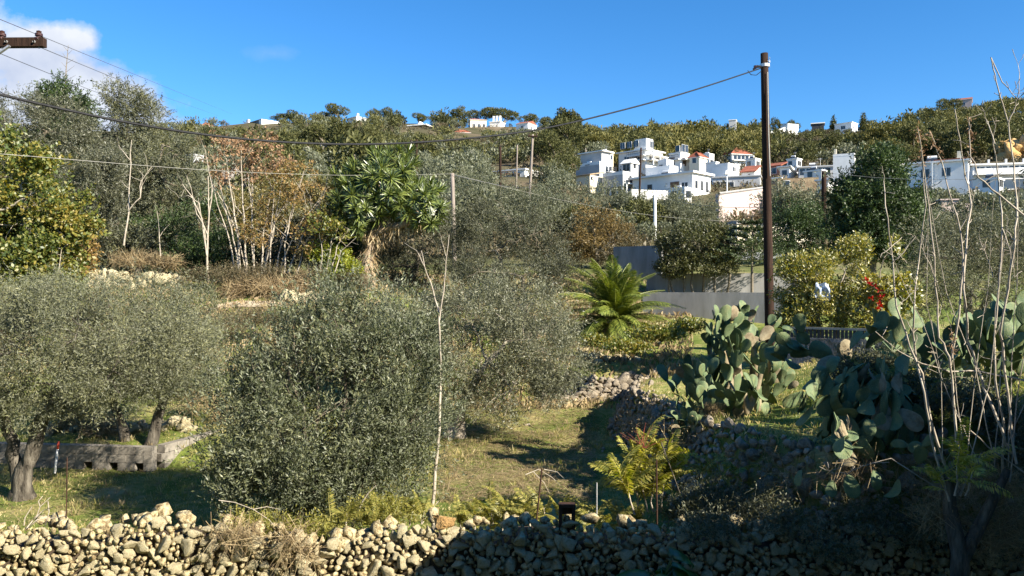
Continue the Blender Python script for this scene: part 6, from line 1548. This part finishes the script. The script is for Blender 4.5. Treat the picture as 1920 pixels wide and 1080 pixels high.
pole('tallest thin grey pole, leaning slightly, right of the red tiled lean-to', 992, 390, 999, 252, 78, .15, .11, GREYWOOD, extra=ex_arm(990, 1008, 256, 78))
pole('dark thin pole in front of the largest white house', 1199, 362, 1202, 277, 120, .16, .13, POLEWOOD)
pole('white painted metal pole in front of the olives below the white houses', 1228, 452, 1228, 366, 62, .13, .11, WHITEPAINT)
pole('short dark pole stump standing left of the big dark green tree', 1545, 450, 1545, 321, 58, .19, .17, POLEWOOD)
pole('thin pale pole in front of the columned white box house', 1175, 380, 1175, 346, 110, .1, .09, WHITEPAINT)
def ex_lamp(T, L):
    m = MB(); c = L(1363, 324, 118); m.add([(c[0] - .35, c[1] - .3, c[2] - .25), (c[0] + .35, c[1] - .3, c[2] - .25), (c[0] + .35, c[1] + .3, c[2] - .25), (c[0] - .35, c[1] + .3, c[2] - .25), (c[0] - .2, c[1] - .2, c[2] + .35), (c[0] + .2, c[1] - .2, c[2] + .35), (c[0] + .2, c[1] + .2, c[2] + .35), (c[0] - .2, c[1] + .2, c[2] + .35)], BOXF)
    link('lamp_head', m.mesh('lamp_head', WHITEPAINT), T)
pole('pale street lamp in front of the long low grey building', 1363, 356, 1363, 328, 118, .1, .08, WHITEPAINT, extra=ex_lamp)
pole('thin grey roof mast pole at the far left of the white houses', 1099, 292, 1098, 278, 158, .1, .08, GREYWOOD)
# the near crossarm pole; its shaft stands just beyond the left edge
a = P(-52, 560, 11); top = P(-52, 30, 11); gb_ = gz(a[0], a[1])
cp = thing('utility_pole', 'near utility pole with a weathered wooden crossarm and ceramic insulators at the upper left', 'utility pole', (a[0], a[1], gb_))
o_ = np.array((a[0], a[1], gb_))
V, Fa = tubes([np.array([(0, 0, -.3, .14), (0, 0, (top[2] - gb_) * .5, .125), (0, 0, top[2] - gb_, .11), (0, 0, top[2] - gb_ + .03, .001)])], 12)
link('shaft', mesh_np('shaft', V, Fa, POLEWOOD, smooth=True), cp)
c0, c1 = P(-190, 82, 10.85) - o_, P(84, 80, 10.85) - o_
mb = MB(); mb.add([(c0[0], c0[1] - .05, c0[2] - .06), (c1[0], c1[1] - .05, c1[2] - .06), (c1[0], c1[1] + .05, c1[2] - .06), (c0[0], c0[1] + .05, c0[2] - .06), (c0[0], c0[1] - .05, c0[2] + .06), (c1[0], c1[1] - .05, c1[2] + .06), (c1[0], c1[1] + .05, c1[2] + .06), (c0[0], c0[1] + .05, c0[2] + .06)], BOXF)
link('crossarm', mb.mesh('crossarm', POLEWOOD), cp)
for px in (73, 4, -110, -180):
    p = P(px, 74, 10.85) - o_
    mb = MB(); mb.tube([(p[0], p[1], p[2] - .12, .014), (p[0], p[1], p[2], .014)], 6)
    pin = link('pin', mb.mesh('pin', GALV), cp)
    z0 = p[2] - .01
    mb = MB(); mb.tube([(p[0], p[1], z0, .02), (p[0], p[1], z0 + .005, .062), (p[0], p[1], z0 + .03, .058), (p[0], p[1], z0 + .035, .034), (p[0], p[1], z0 + .05, .034), (p[0], p[1], z0 + .055, .05), (p[0], p[1], z0 + .09, .048), (p[0], p[1], z0 + .095, .028), (p[0], p[1], z0 + .12, .035), (p[0], p[1], z0 + .135, .001)], 12)
    link('insulator', mb.mesh('insulator', CERAMIC), cp)
mb = MB(); q0, q1 = P(18, 86, 10.78) - o_, P(-48, 132, 10.88) - o_; mb.tube([(*q0, .022), (*q1, .022)], 5); link('brace', mb.mesh('brace', GALV), cp)
mb = MB()
for px in (64, 12): p = P(px, 78, 10.79) - o_; mb.tube([(p[0], p[1] + .03, p[2], .016), (p[0], p[1] - .02, p[2], .016)], 6)
link('bolts', mb.mesh('bolts', GALV), cp)

def cable(label, pts, dA, dB, r, mat, name='power_cable'):
    """pts: photo pixels along the cable; it hangs in the vertical plane from depth dA to depth dB"""
    A, B = P(*pts[0], dA), P(*pts[-1], dB); out_ = []
    ppx = np.array([p[0] for p in pts], float); ppy = np.array([p[1] for p in pts], float)
    for t_ in np.linspace(0, 1, 60):
        x, y = A[0] + (B[0] - A[0]) * t_, A[1] + (B[1] - A[1]) * t_
        px = 960 + F * x / y
        # smooth quadratic-ish interpolation of the sag line
        py = float(np.interp(px, ppx, ppy))
        out_.append((x, y, CAMZ - (py - 540) * y / F))
    q = np.array(out_)
    for _ in range(14): q[1:-1, 2] = .25 * q[:-2, 2] + .5 * q[1:-1, 2] + .25 * q[2:, 2]
    V, Fa = tubes([np.hstack((q - A, np.full((60, 1), r)))], 5)
    return thing(name, label, 'cable', A, data=mesh_np(name, V, Fa, mat, smooth=True))
cable('thick black twisted cable sagging right across the view to the tall dark pole', [(-40, 168), (0, 178), (90, 201), (250, 236), (360, 252), (470, 265), (560, 270), (660, 273), (780, 269), (900, 258), (1000, 247), (1100, 224), (1250, 185), (1340, 157), (1426, 128)], 11.0, 25.9, .021, BLACK)
cable('topmost thin wire running from the near crossarm insulator down to the left ridge', [(-30, 24), (0, 36), (73, 66), (200, 118), (320, 167), (436, 214)], 10.6, 140, .006, WIRE)
cable('middle thin wire leaving the near crossarm toward the left ridge', [(40, 74), (76, 92), (160, 125), (260, 165), (410, 217)], 10.8, 140, .006, WIRE)
cable('lowest of the three thin wires slanting down to the left ridge', [(-30, 88), (0, 103), (120, 150), (240, 196), (360, 226)], 10.7, 140, .006, WIRE)
cable('short thin wire joining the thick cable at the left edge', [(-30, 165), (0, 172), (30, 186), (70, 203)], 11.2, 12.2, .008, WIRE)
cable('pale thin wire crossing in front of the white stemmed thicket to the grey brown pole', [(-60, 284), (65, 293), (200, 305), (350, 317), (500, 325), (640, 329), (760, 328), (848, 326)], 16, 44.8, .0065, PALEWIRE)
cable('pale thin wire drooping right from the grey brown pole over the olive crowns', [(848, 326), (950, 352), (1060, 377), (1160, 395), (1228, 405), (1330, 414), (1440, 414)], 44.8, 50, .007, PALEWIRE)
cable('faint wire from the grey brown pole to the tallest thin pole', [(849, 328), (900, 340), (960, 352), (996, 352)], 45, 78, .014, WIRE)
cable('faint wire between the crossarm pole above the yucca and the thin poles', [(781, 268), (850, 278), (938, 277)], 85, 82, .022, BLACK)
cable('thin wire from the white metal pole toward the tall dark pole', [(1228, 368), (1300, 384), (1380, 390), (1438, 388)], 62, 27, .01, WIRE)
cable('slack pale wire right of the short dark pole stump crossing the big dark tree', [(1545, 324), (1640, 333), (1720, 337), (1830, 336)], 30, 26, .006, PALEWIRE)

# small things behind the wall -----------------------------------------------
def rod(label, px0, py0, px1, py1, d, r, mat, cat='rod', name='steel_rod'):
    a, b_ = P(px0, py0, d), P(px1, py1, d)
    V, Fa = tubes([np.array([(0, 0, 0, r), (*(b_ - a), r)])], 6)
    return thing(name, label, cat, a, data=mesh_np(name, V, Fa, mat))
rod('thin dark steel rod standing on the wall near the left olive tree', 124, 985, 126, 858, 10.8, .008, RUST)
rod('leaning rusty steel rod behind the wall, left of the rusty frame', 1004, 995, 1016, 880, 11.0, .012, RUST)
rod('short grey rod left of the feathery sapling', 1119, 965, 1119, 905, 11.2, .009, GALV)
rod('dark upright rod in front of the feathery sapling', 1232, 990, 1231, 862, 10.9, .011, RUST)
rod('bent dead stalk right of the feathery sapling', 1275, 925, 1240, 830, 11.6, .008, TWIG, 'stalk', 'dead_stalk')
fr = thing('rusty_frame', 'small dark rusty metal frame standing on the wall top, holding a pale stone', 'metal frame', P(1063, 1010, 10.55))
sx = 10.55 / F
mb = MB(); mb.box(-15 * sx, -9 * sx, -.06, .06, -.05, 60 * sx); link('post', mb.mesh('post', RUST), fr)
mb = MB(); mb.box(9 * sx, 15 * sx, -.06, .06, -.05, 60 * sx); link('post', mb.mesh('post', RUST), fr)
mb = MB(); mb.box(-15.5 * sx, 15.5 * sx, -.065, .065, 60.05 * sx, 66 * sx); link('top_bar', mb.mesh('top_bar', RUST), fr)
mb = MB(); mb.box(-8.9 * sx, 8.9 * sx, .0, .05, 10 * sx, 27 * sx); mb.box(-8.9 * sx, 8.9 * sx, .0, .05, 46 * sx, 60 * sx); link('back_plate', mb.mesh('back_plate', RUST), fr)
thing('loose_stone', 'pale stone wedged in the small rusty frame on the wall', 'stone', P(1064, 974, 10.55), data=STLO[1], rot=(.3, .2, 1), scale=(.055, .05, .05))
p = P(103, 878, 16.6); top = P(110, 828, 16.6)
mk = thing('marker_post', 'thin white marker post with a red top leaning against the block wall', 'marker post', p)
v_ = top - p
V, Fa = tubes([np.array([(0, 0, -.1, .022), (*(v_ * .72), .022), (*(v_ * .721), .001)])], 8); link('post', mesh_np('post', V, Fa, WHITEPAINT), mk)
V, Fa = tubes([np.array([(*(v_ * .722), .001), (*(v_ * .723), .025), (*v_, .025), (*(v_ * 1.005), .001)])], 8); link('red_tip', mesh_np('red_tip', V, Fa, REDPAINT), mk)

# ------------------------------------------------------------------ grass
rs = np.random.default_rng(900)
def scatter_grass(name, n, xr, yr, h, w, leaf, seed, dens=None, kind='stuff'):
    rs = np.random.default_rng(seed)
    y = rs.uniform(*yr, n); px = rs.uniform(*xr, n); x = (px - 960) * y / F
    if dens is not None:
        k = rs.random(n) < dens(x, y); x, y = x[k], y[k]
    z = ground(x, y); n = len(x)
    hh = rs.uniform(.4, 1.1, n) * h * (1 + .5 * noise3(np.stack((x, y, x * 0), -1), 1.5)).clip(.3, 1.6)
    az = rs.uniform(0, 6.28, n); ln = rs.uniform(.1, .9, n)
    b0 = np.stack((x, y, z - .01), -1); sd = np.stack((np.cos(az), np.sin(az), az * 0), -1); ld = np.stack((-np.sin(az), np.cos(az), az * 0), -1)
    mid = b0 + np.array((0, 0, 1)) * hh[:, None] * .55 + ld * (hh * ln * .25)[:, None]
    tip = b0 + np.array((0, 0, 1)) * (hh * (1 - .4 * ln))[:, None] + ld * (hh * ln)[:, None]
    V = np.stack((b0 - sd * w, b0 + sd * w, mid + sd * w * .7, tip), 1)
    V = np.stack((b0 - sd * w, b0 + sd * w, tip, mid - sd * w * .5), 1).reshape(-1, 3)
    r = np.clip(.56 + .42 * noise3(np.stack((x, y, x * 0), -1), .8) + rs.normal(0, .2, n), 0, 1)
    return link(name, mesh_np(name, V, np.arange(len(V)).reshape(-1, 4), leaf, r), kind=kind)
scatter_grass('grass', 42000, (-60, 1240), (10.9, 27), .06, .006, GRASS, 901)
scatter_grass('terrace_grass', 16000, (1180, 1960), (11.6, 27), .10, .006, GRASS, 902, dens=lambda x, y: smooth(0, .5, x - np.interp(y, BANK_Y, BANK_X)))
def tufts(name, n, xr, yr, seed, leaf, hr=(.06, .2)):
    rs = np.random.default_rng(seed)
    y = rs.uniform(yr[0] ** .5, yr[1] ** .5, n) ** 2; x = (rs.uniform(*xr, n) - 960) * y / F
    kk = noise3(np.stack((x, y, x * 0), -1), 1.1) > -.15; x, y = x[kk], y[kk]; n = len(x)
    m = 16; A = np.repeat(np.stack((x, y, ground(x, y)), -1), m, 0); A[:, :2] += rs.normal(0, .035, (n * m, 2))
    D = unit(rs.normal(0, .38, A.shape) + np.array((0, 0, 1))); hh = np.repeat(rs.uniform(*hr, n), m)
    V, Fa, r = leaf_geo(A, D, hh * .02, 1, 1.0, .06, rs, (0, 12), rnd_c=np.repeat(rs.random(n), m))
    B = np.repeat(A, 4, 0); V = B + (V - B) * np.repeat(hh, 4)[:, None]
    link(name, mesh_np(name, V, Fa, leaf, r), kind='stuff')
tufts('grass_tufts', 2600, (-60, 1240), (11.2, 26), 911, GRASS)
tufts('dry_tufts', 900, (-60, 1240), (12, 26), 912, STRAW, (.05, .16))
tufts('terrace_tufts', 700, (1300, 1960), (12, 26), 913, GRASS)
scatter_grass('slope_grass', 30000, (-60, 1300), (24, 42), .30, .016, STRAW, 903)
def litter(name, n, xr, yr, ln, w, leaf, seed):
    rs = np.random.default_rng(seed)
    y = rs.uniform(*yr, n); x = (rs.uniform(*xr, n) - 960) * y / F; z = ground(x, y) + rs.uniform(.01, .05, n)
    az = rs.uniform(0, 6.28, n); d_ = np.stack((np.cos(az), np.sin(az), rs.normal(0, .12, n)), -1); L = rs.uniform(*ln, n)[:, None]
    sd = np.stack((-np.sin(az), np.cos(az), az * 0), -1) * w
    c = np.stack((x, y, z), -1)
    V = np.stack((c - d_ * L / 2 - sd, c - d_ * L / 2 + sd, c + d_ * L / 2 + sd * .4, c + d_ * L / 2 - sd * .4), 1).reshape(-1, 3)
    link(name, mesh_np(name, V, np.arange(len(V)).reshape(-1, 4), leaf, rs.random(n)), kind='stuff')
litter('straw_litter', 9000, (820, 1120), (15, 26), (.15, .6), .006, STRAW, 905)
litter('twig_litter', 5000, (-60, 760), (12, 24), (.12, .5), .005, STRAW, 906)

# ------------------------------------------------------------------ hillside trees
def hill_proto(leafm, seed, shape, n=1500, q=.5):
    rs = np.random.default_rng(seed)
    lob = []
    if shape == 'round':
        for _ in range(7): c = rs.normal(0, .27, 3); lob.append((c[0], c[1], .60 + c[2] * .5, *(rs.uniform(.20, .36) * np.array((1, 1, .70)))))
    elif shape == 'umbrella':
        for _ in range(7): c = rs.normal(0, .34, 3); lob.append((c[0], c[1], .70 + abs(c[2]) * .2, rs.uniform(.25, .38), rs.uniform(.25, .38), .19))
    elif shape == 'tall':
        for k in range(6): lob.append((rs.normal(0, .08), rs.normal(0, .08), .25 + .13 * k, .22 - .022 * k, .22 - .022 * k, .14))
    else:
        for k in range(9): lob.append((0, 0, .16 + .09 * k, .20 - .02 * k, .20 - .02 * k, .02))
    p, nn = crown_points(lob, n, rs, .72, -.6, 3.0)
    D = unit(nn * .7 + rs.normal(0, .6, p.shape) + np.array((0, 0, .35)))
    V, Fa, r = leaf_geo(p - D * .03, D, np.full(n, .07), 2, .085 * q * 2, .034 * q * 2, rs, (15, 70), rnd_c=np.clip(noise3(p, 5) * .5 + .5, 0, 1))
    tr = [np.array([(0, 0, -.35, .05), (rs.normal(0, .03), rs.normal(0, .03), .3, .04), (*lob[0][:3], .02)])]
    for l in lob[1:4]: tr.append(np.array([(0, 0, .2, .018), (*l[:3], .008)]))
    TV, TF = tubes(tr, 5)
    Vv, Ff = cat_geo([(V, Fa), (TV, TF)])
    return mesh_np('hill_tree', Vv, Ff, [leafm, TWIG], np.concatenate((r, np.zeros(len(TF)))), mi=np.concatenate((np.zeros(len(Fa)), np.ones(len(TF)))))
HPINE = leafmat('hill_pine_needle', [(0.0, (0.030, 0.036, 0.014)), (0.5, (0.072, 0.077, 0.028)), (1.0, (0.136, 0.132, 0.047))], trans=0.15, gloss=0.01)
HPINEY = leafmat('hill_yellow_pine_needle', [(0.0, (0.058, 0.062, 0.016)), (0.5, (0.110, 0.106, 0.032)), (1.0, (0.192, 0.168, 0.058))], trans=0.15, gloss=0.01)
PINE, PINEY = HPINE, HPINEY
PR = dict(pine=[hill_proto(PINE, 920 + i, 'round') for i in range(4)], ypine=[hill_proto(PINEY, 930 + i, 'round') for i in range(4)],
          olive=[hill_proto(OLIVEF, 940 + i, 'round') for i in range(4)], scrub=[hill_proto(SCRUB, 950 + i, 'round', 500) for i in range(3)],
          umb=[hill_proto(PINE, 960 + i, 'umbrella') for i in range(3)], tall=[hill_proto(PINE, 970 + i, 'tall') for i in range(2)], spire=[hill_proto(PINE, 980 + i, 'spire', 700) for i in range(2)])
# skyline trees placed one by one: kind, px, top py, width px, depth, label
RT = [('umb', 637, 198, 44, 400, 'umbrella pine rising highest above the left part of the ridge'), ('pine', 700, 202, 34, 400, 'round ridge pine between the small flat roofed house and the dark fronted house'),
      ('pine', 735, 204, 40, 398, 'ridge pine just left of the dark fronted modern house'), ('pine', 785, 208, 34, 396, 'ridge pine directly behind the dark fronted modern house'), ('pine', 812, 214, 30, 390, 'ridge pine at the right end of the dark fronted modern house'),
      ('umb', 866, 203, 42, 385, 'flat topped ridge pine left of the pinkish cream house'), ('umb', 905, 203, 50, 375, 'left half of the big umbrella pine pair over the white chimneyed house'), ('umb', 945, 204, 56, 375, 'right half of the big umbrella pine pair over the white chimneyed house'),
      ('pine', 990, 211, 44, 372, 'dark ridge pine behind the white gabled villa'), ('pine', 1022, 215, 40, 370, 'dark ridge pine just right of the white gabled villa'), ('tall', 1051, 204, 34, 330, 'tall ochre tinted pine standing up at the end of the left ridge'),
      ('tall', 1078, 209, 30, 330, 'tall loose pine right of the ochre tinted one'), ('pine', 840, 218, 36, 380, 'small ridge pine left of the flat topped one'), ('pine', 1462, 219, 30, 385, 'dark round pine on the skyline right of the tall dark pole'), ('pine', 1490, 226, 26, 385, 'low dark pine behind the white hillside building'),
      ('spire', 1563, 213, 18, 388, 'narrow spire tree left of the white and brown ridge villa'), ('spire', 1619, 206, 20, 388, 'taller spire tree right of the white and brown ridge villa'), ('pine', 1631, 221, 18, 380, 'small dark cone shaped tree beside the taller spire tree'), ('pine', 1648, 228, 18, 380, 'small round dark tree at the end of the open skyline'),
      ('umb', 1780, 184, 40, 385, 'tall spreading pine left of the pink gabled house'), ('umb', 1740, 206, 44, 360, 'pale topped pine on the right-hand ridge slope'), ('umb', 1712, 214, 40, 360, 'spreading pine at the lower end of the right-hand ridge'),
      ('umb', 1874, 190, 60, 380, 'broad dark pine just right of the pink gabled house'), ('umb', 1905, 186, 56, 380, 'broad pine on the ridge at the right edge of the view'), ('umb', 1835, 205, 60, 370, 'sunlit spreading pine below the pink gabled house'), ('pine', 1690, 225, 34, 370, 'grey green ridge tree where the right-hand slope begins'),
      ('pine', 600, 208, 40, 402, 'low dark ridge tree left of the highest umbrella pine'), ('pine', 560, 208, 44, 402, 'low dark ridge tree in the middle of the left ridge'), ('pine', 520, 212, 40, 400, 'low dark ridge tree right of the white gabled stone house')]
rs = np.random.default_rng(990)
for kind, px, ty, wpx, d, lab in RT:
    x = (px - 960) * d / F; g0 = gz(x, d); s = d / F
    h = max((540 - ty) * s + CAMZ - g0, 3.0); w_ = wpx * s
    thing('ridge_tree', lab, 'tree', (x, d, g0), 'trees along the skyline', PR[kind][int(rs.integers(len(PR[kind])))], (0, 0, rs.uniform(0, 6.28)), (w_ / (1.35 if kind in ('pine', 'umb') else .5), w_ / (1.35 if kind in ('pine', 'umb') else .5), h / 1.02))
# slope trees: nearest / largest singly, the rest as one mass
KINDLAB = {'pine': 'dark green pine on the wooded hillside', 'ypine': 'yellow green pine in the pine wood above the village', 'olive': 'grey green olive tree on the slope around the village', 'scrub': 'brownish scrubby bush on the hillside'}
boxes = [(1075, 1160, 288, 372), (1160, 1350, 278, 372), (1320, 1445, 286, 430), (1440, 1620, 285, 355), (1700, 1935, 296, 352), (915, 1020, 306, 345), (850, 902, 240, 266), (878, 948, 218, 250), (962, 1010, 222, 248), (762, 812, 226, 252), (438, 525, 218, 244), (645, 692, 214, 232), (1440, 1510, 226, 250), (1520, 1620, 222, 248), (1798, 1842, 180, 202), (1364, 1388, 222, 236)]
LM = [('largest white house', 1270, 345), ('columned white box house', 1165, 345), ('three storey apartment house', 1210, 290), ('grey walled upper house', 1115, 315), ('street lamp', 1363, 340), ('red hip roofed villa', 1390, 296),
      ('red tiled lean-to', 945, 325), ('tallest thin grey pole', 996, 330), ('white tower block', 1590, 310), ('tan masonry ruin', 1500, 345), ('outside staircase house', 1770, 325), ('white terraced building', 1900, 320),
      ('white gabled villa', 988, 238), ('low cream red roofed house', 875, 255), ('dark fronted modern house', 787, 240), ('ruined pinkish stone house', 698, 247), ('ochre cliff', 1900, 280), ('grey cliff band', 1680, 300),
      ('pink gabled ridge house', 1820, 193), ('sloping white wall', 1470, 242), ('yucca head', 720, 330), ('crossarm pole above the yucca', 781, 300), ('white gabled stone house', 480, 232), ('autumn tree', 440, 280), ('grey brown pole', 848, 345), ('dark utility pole', 1437, 270), ('grey hut on the skyline', 1376, 228), ('white ridge villa', 1595, 236)]
_u = ['', 'first', 'second', 'third', 'fourth', 'fifth', 'sixth', 'seventh', 'eighth', 'ninth']
ORD = ['nearest', 'second nearest', 'third nearest', 'fourth nearest', 'fifth nearest', 'sixth nearest', 'seventh nearest', 'eighth nearest', 'ninth nearest', 'tenth nearest', 'eleventh nearest', 'twelfth nearest', 'thirteenth nearest', 'fourteenth nearest', 'fifteenth nearest', 'sixteenth nearest', 'seventeenth nearest', 'eighteenth nearest', 'nineteenth nearest', 'twentieth nearest'] + [f'{t_}-{u_} nearest' for t_ in ('twenty', 'thirty', 'forty', 'fifty') for u_ in _u[1:]]
KADJ = {'pine': 'dark green pine', 'ypine': 'yellow green pine', 'olive': 'grey green olive', 'scrub': 'brownish bush'}
HL = []
def hill_label(kind, px, py):
    HL.append((kind, px, py)); return 'x'
cand = []
rs = np.random.default_rng(991)
CX, CY, CH, nc_ = np.zeros(3000), np.zeros(3000), np.zeros(3000), 0
for _ in range(22000):
    d = 62 * (400 / 62) ** rs.random(); px = rs.uniform(250, 2000)
    x = (px - 960) * d / F
    z = gz(x, d); py = 540 - (z - CAMZ) * F / d
    left = px < 640
    if 1100 < px < 1440 and d > 190: kind = 'ypine' if rs.random() < .72 else 'pine'
    elif 1440 <= px < 1660 and d > 250: kind = 'scrub' if rs.random() < .7 else 'pine'
    elif d < 170: kind = 'olive' if rs.random() < .8 else 'pine'
    elif px > 1640: kind = 'pine' if rs.random() < .7 else 'ypine'
    elif left: kind = ('olive', 'scrub', 'scrub', 'pine')[int(rs.integers(4))]
    else: kind = ('pine', 'olive', 'pine', 'scrub')[int(rs.integers(4))]
    h = {'pine': rs.uniform(5, 9.5), 'ypine': rs.uniform(5, 9), 'olive': rs.uniform(3.4, 6), 'scrub': rs.uniform(1.6, 3.6)}[kind] * rs.choice([.6, .8, .95, 1.2]) * (.85 if d > 230 else 1.0)
    top = py - h * F / d; wp = h * .9 * F / d
    # keep the fronts of houses free
    bad = False
    hd = 130 if py > 290 else 330
    for x0, x1, y0, y1 in boxes:
        if y1 < 270: y1 -= 8
        if y1 > 300 and d > 185: continue
        if px + wp * .4 > x0 and px - wp * .4 < x1 and top < y1 - 2 and py > y0 and (py > y1 - 6 or py > y0 + 6): bad = True; break
    if bad: continue
    if d > 375 and top < np.interp(px, RIDGE_PX, RIDGE_PY) - 24: continue
    if nc_ and ((CX[:nc_] - x) ** 2 + (CY[:nc_] - d) ** 2 < (.36 * (h + CH[:nc_])) ** 2).any(): continue
    CX[nc_], CY[nc_], CH[nc_] = x, d, h; nc_ += 1
    cand.append((x, d, z, kind, h, rs.uniform(0, 6.28), wp, px))
    if nc_ >= 2700: break
cand.sort(key=lambda c: -c[6] * (1 if 330 < c[7] < 1930 else .1))
mass = []
cnt = {}
for i, (x, d, z, kind, h, a_, wp, px) in enumerate(cand):
    sc = (h * rs.uniform(.85, 1.15) * .85, h * rs.uniform(.85, 1.15) * .85, h)
    if i < 268:
        thing('hillside_tree', hill_label(kind, px, 540 - (z + h / 2 - CAMZ) * F / d), 'bush' if kind == 'scrub' else 'tree', (x, d, z - .1), 'trees on the wooded hillside', PR[kind][int(rs.integers(len(PR[kind])))], (0, 0, a_), sc)
    else: mass.append((kind, x, d, z, h, a_, sc))
ht_ = [o for o in COL.objects if o.name.startswith('hillside_tree')]
key = []
for (kind, px, py), o in zip(HL, ht_):
    dd = [(((px - l[1]) ** 2 + (1.6 * (py - l[2])) ** 2), l) for l in LM]; q, l = min(dd, key=lambda e: e[0])
    dx, dy = px - l[1], 1.6 * (py - l[2])
    rel = ('right of' if dx > 0 else 'left of') if abs(dx) > abs(dy) else ('below' if dy > 0 else 'above')
    key.append((kind, rel, l[0], q, o))
cnt = {}
for kind, rel, ln_, q, o in sorted(key, key=lambda e: e[3]):
    k_ = (kind, rel, ln_); n_ = cnt.get(k_, 0); cnt[k_] = n_ + 1
    o['label'] = f'{KADJ[kind]} {rel} the {ln_}, {ORD[min(n_, len(ORD) - 1)]} of its kind'
LOW = {}
for k, ps in PR.items():
    LOW[k] = []
for kind, leafm in (('pine', PINE), ('ypine', PINEY), ('olive', OLIVEF), ('scrub', SCRUB)):
    protos = [hill_proto(leafm, 1000 + i, 'round', 150, 1.05) for i in range(3)]
    pd = []
    for m_ in protos:
        v, f = meshdata(m_); r_ = np.empty(len(m_.polygons), np.float32); m_.attributes['rnd'].data.foreach_get('value', r_); pd.append((v, f, r_))
    Vs, Fs, Rs, n = [], [], [], 0
    for kd, x, d, z, h, a_, sc in mass:
        if kd != kind: continue
        v, f, r_ = pd[int(rs.integers(3))]
        ca, sa = math.cos(a_), math.sin(a_)
        q = v * np.array(sc); q = np.stack((q[:, 0] * ca - q[:, 1] * sa + x, q[:, 0] * sa + q[:, 1] * ca + d, q[:, 2] + z - .1), -1)
        Vs.append(q); Fs.append(f + n); Rs.append(np.clip(r_ + rs.normal(0, .24), 0, 1)); n += len(v)
    if Vs:
        link('hillside_wood', mesh_np('hillside_wood', np.concatenate(Vs), np.concatenate(Fs), leafm, np.concatenate(Rs)), kind='stuff')
# low scrub cover over the whole slope
rs = np.random.default_rng(1010)
n = 5200
d = 55 * (430 / 55) ** rs.random(n); px = rs.uniform(200, 2050, n); x = (px - 960) * d / F; z = ground(x, d)
py = 540 - (z - CAMZ) * F / d
keep = np.ones(n, bool)
for x0, x1, y0, y1 in boxes: keep &= ~((px > x0) & (px < x1) & (py > y1 - 8) & (py < y1 + 14))
x, d, z = x[keep], d[keep], z[keep]; n = len(x)
k = 26
A = np.repeat(np.stack((x, d, z), -1), k, 0); s = np.repeat(rs.uniform(.6, 1.5, n), k)
A = A + rs.normal(0, .5, A.shape) * s[:, None]; A[:, 2] = np.repeat(z, k) + np.abs(rs.normal(0, .45, n * k)) * s
D = unit(rs.normal(0, .6, A.shape) + np.array((0, 0, .7)))
V, Fa, r = leaf_geo(A, D, s * .3, 1, .6, .26, rs, (0, 40), rnd_c=np.repeat(rs.random(n), k))
link('hillside_scrub', mesh_np('hillside_scrub', V, Fa, SCRUB, r), kind='stuff')
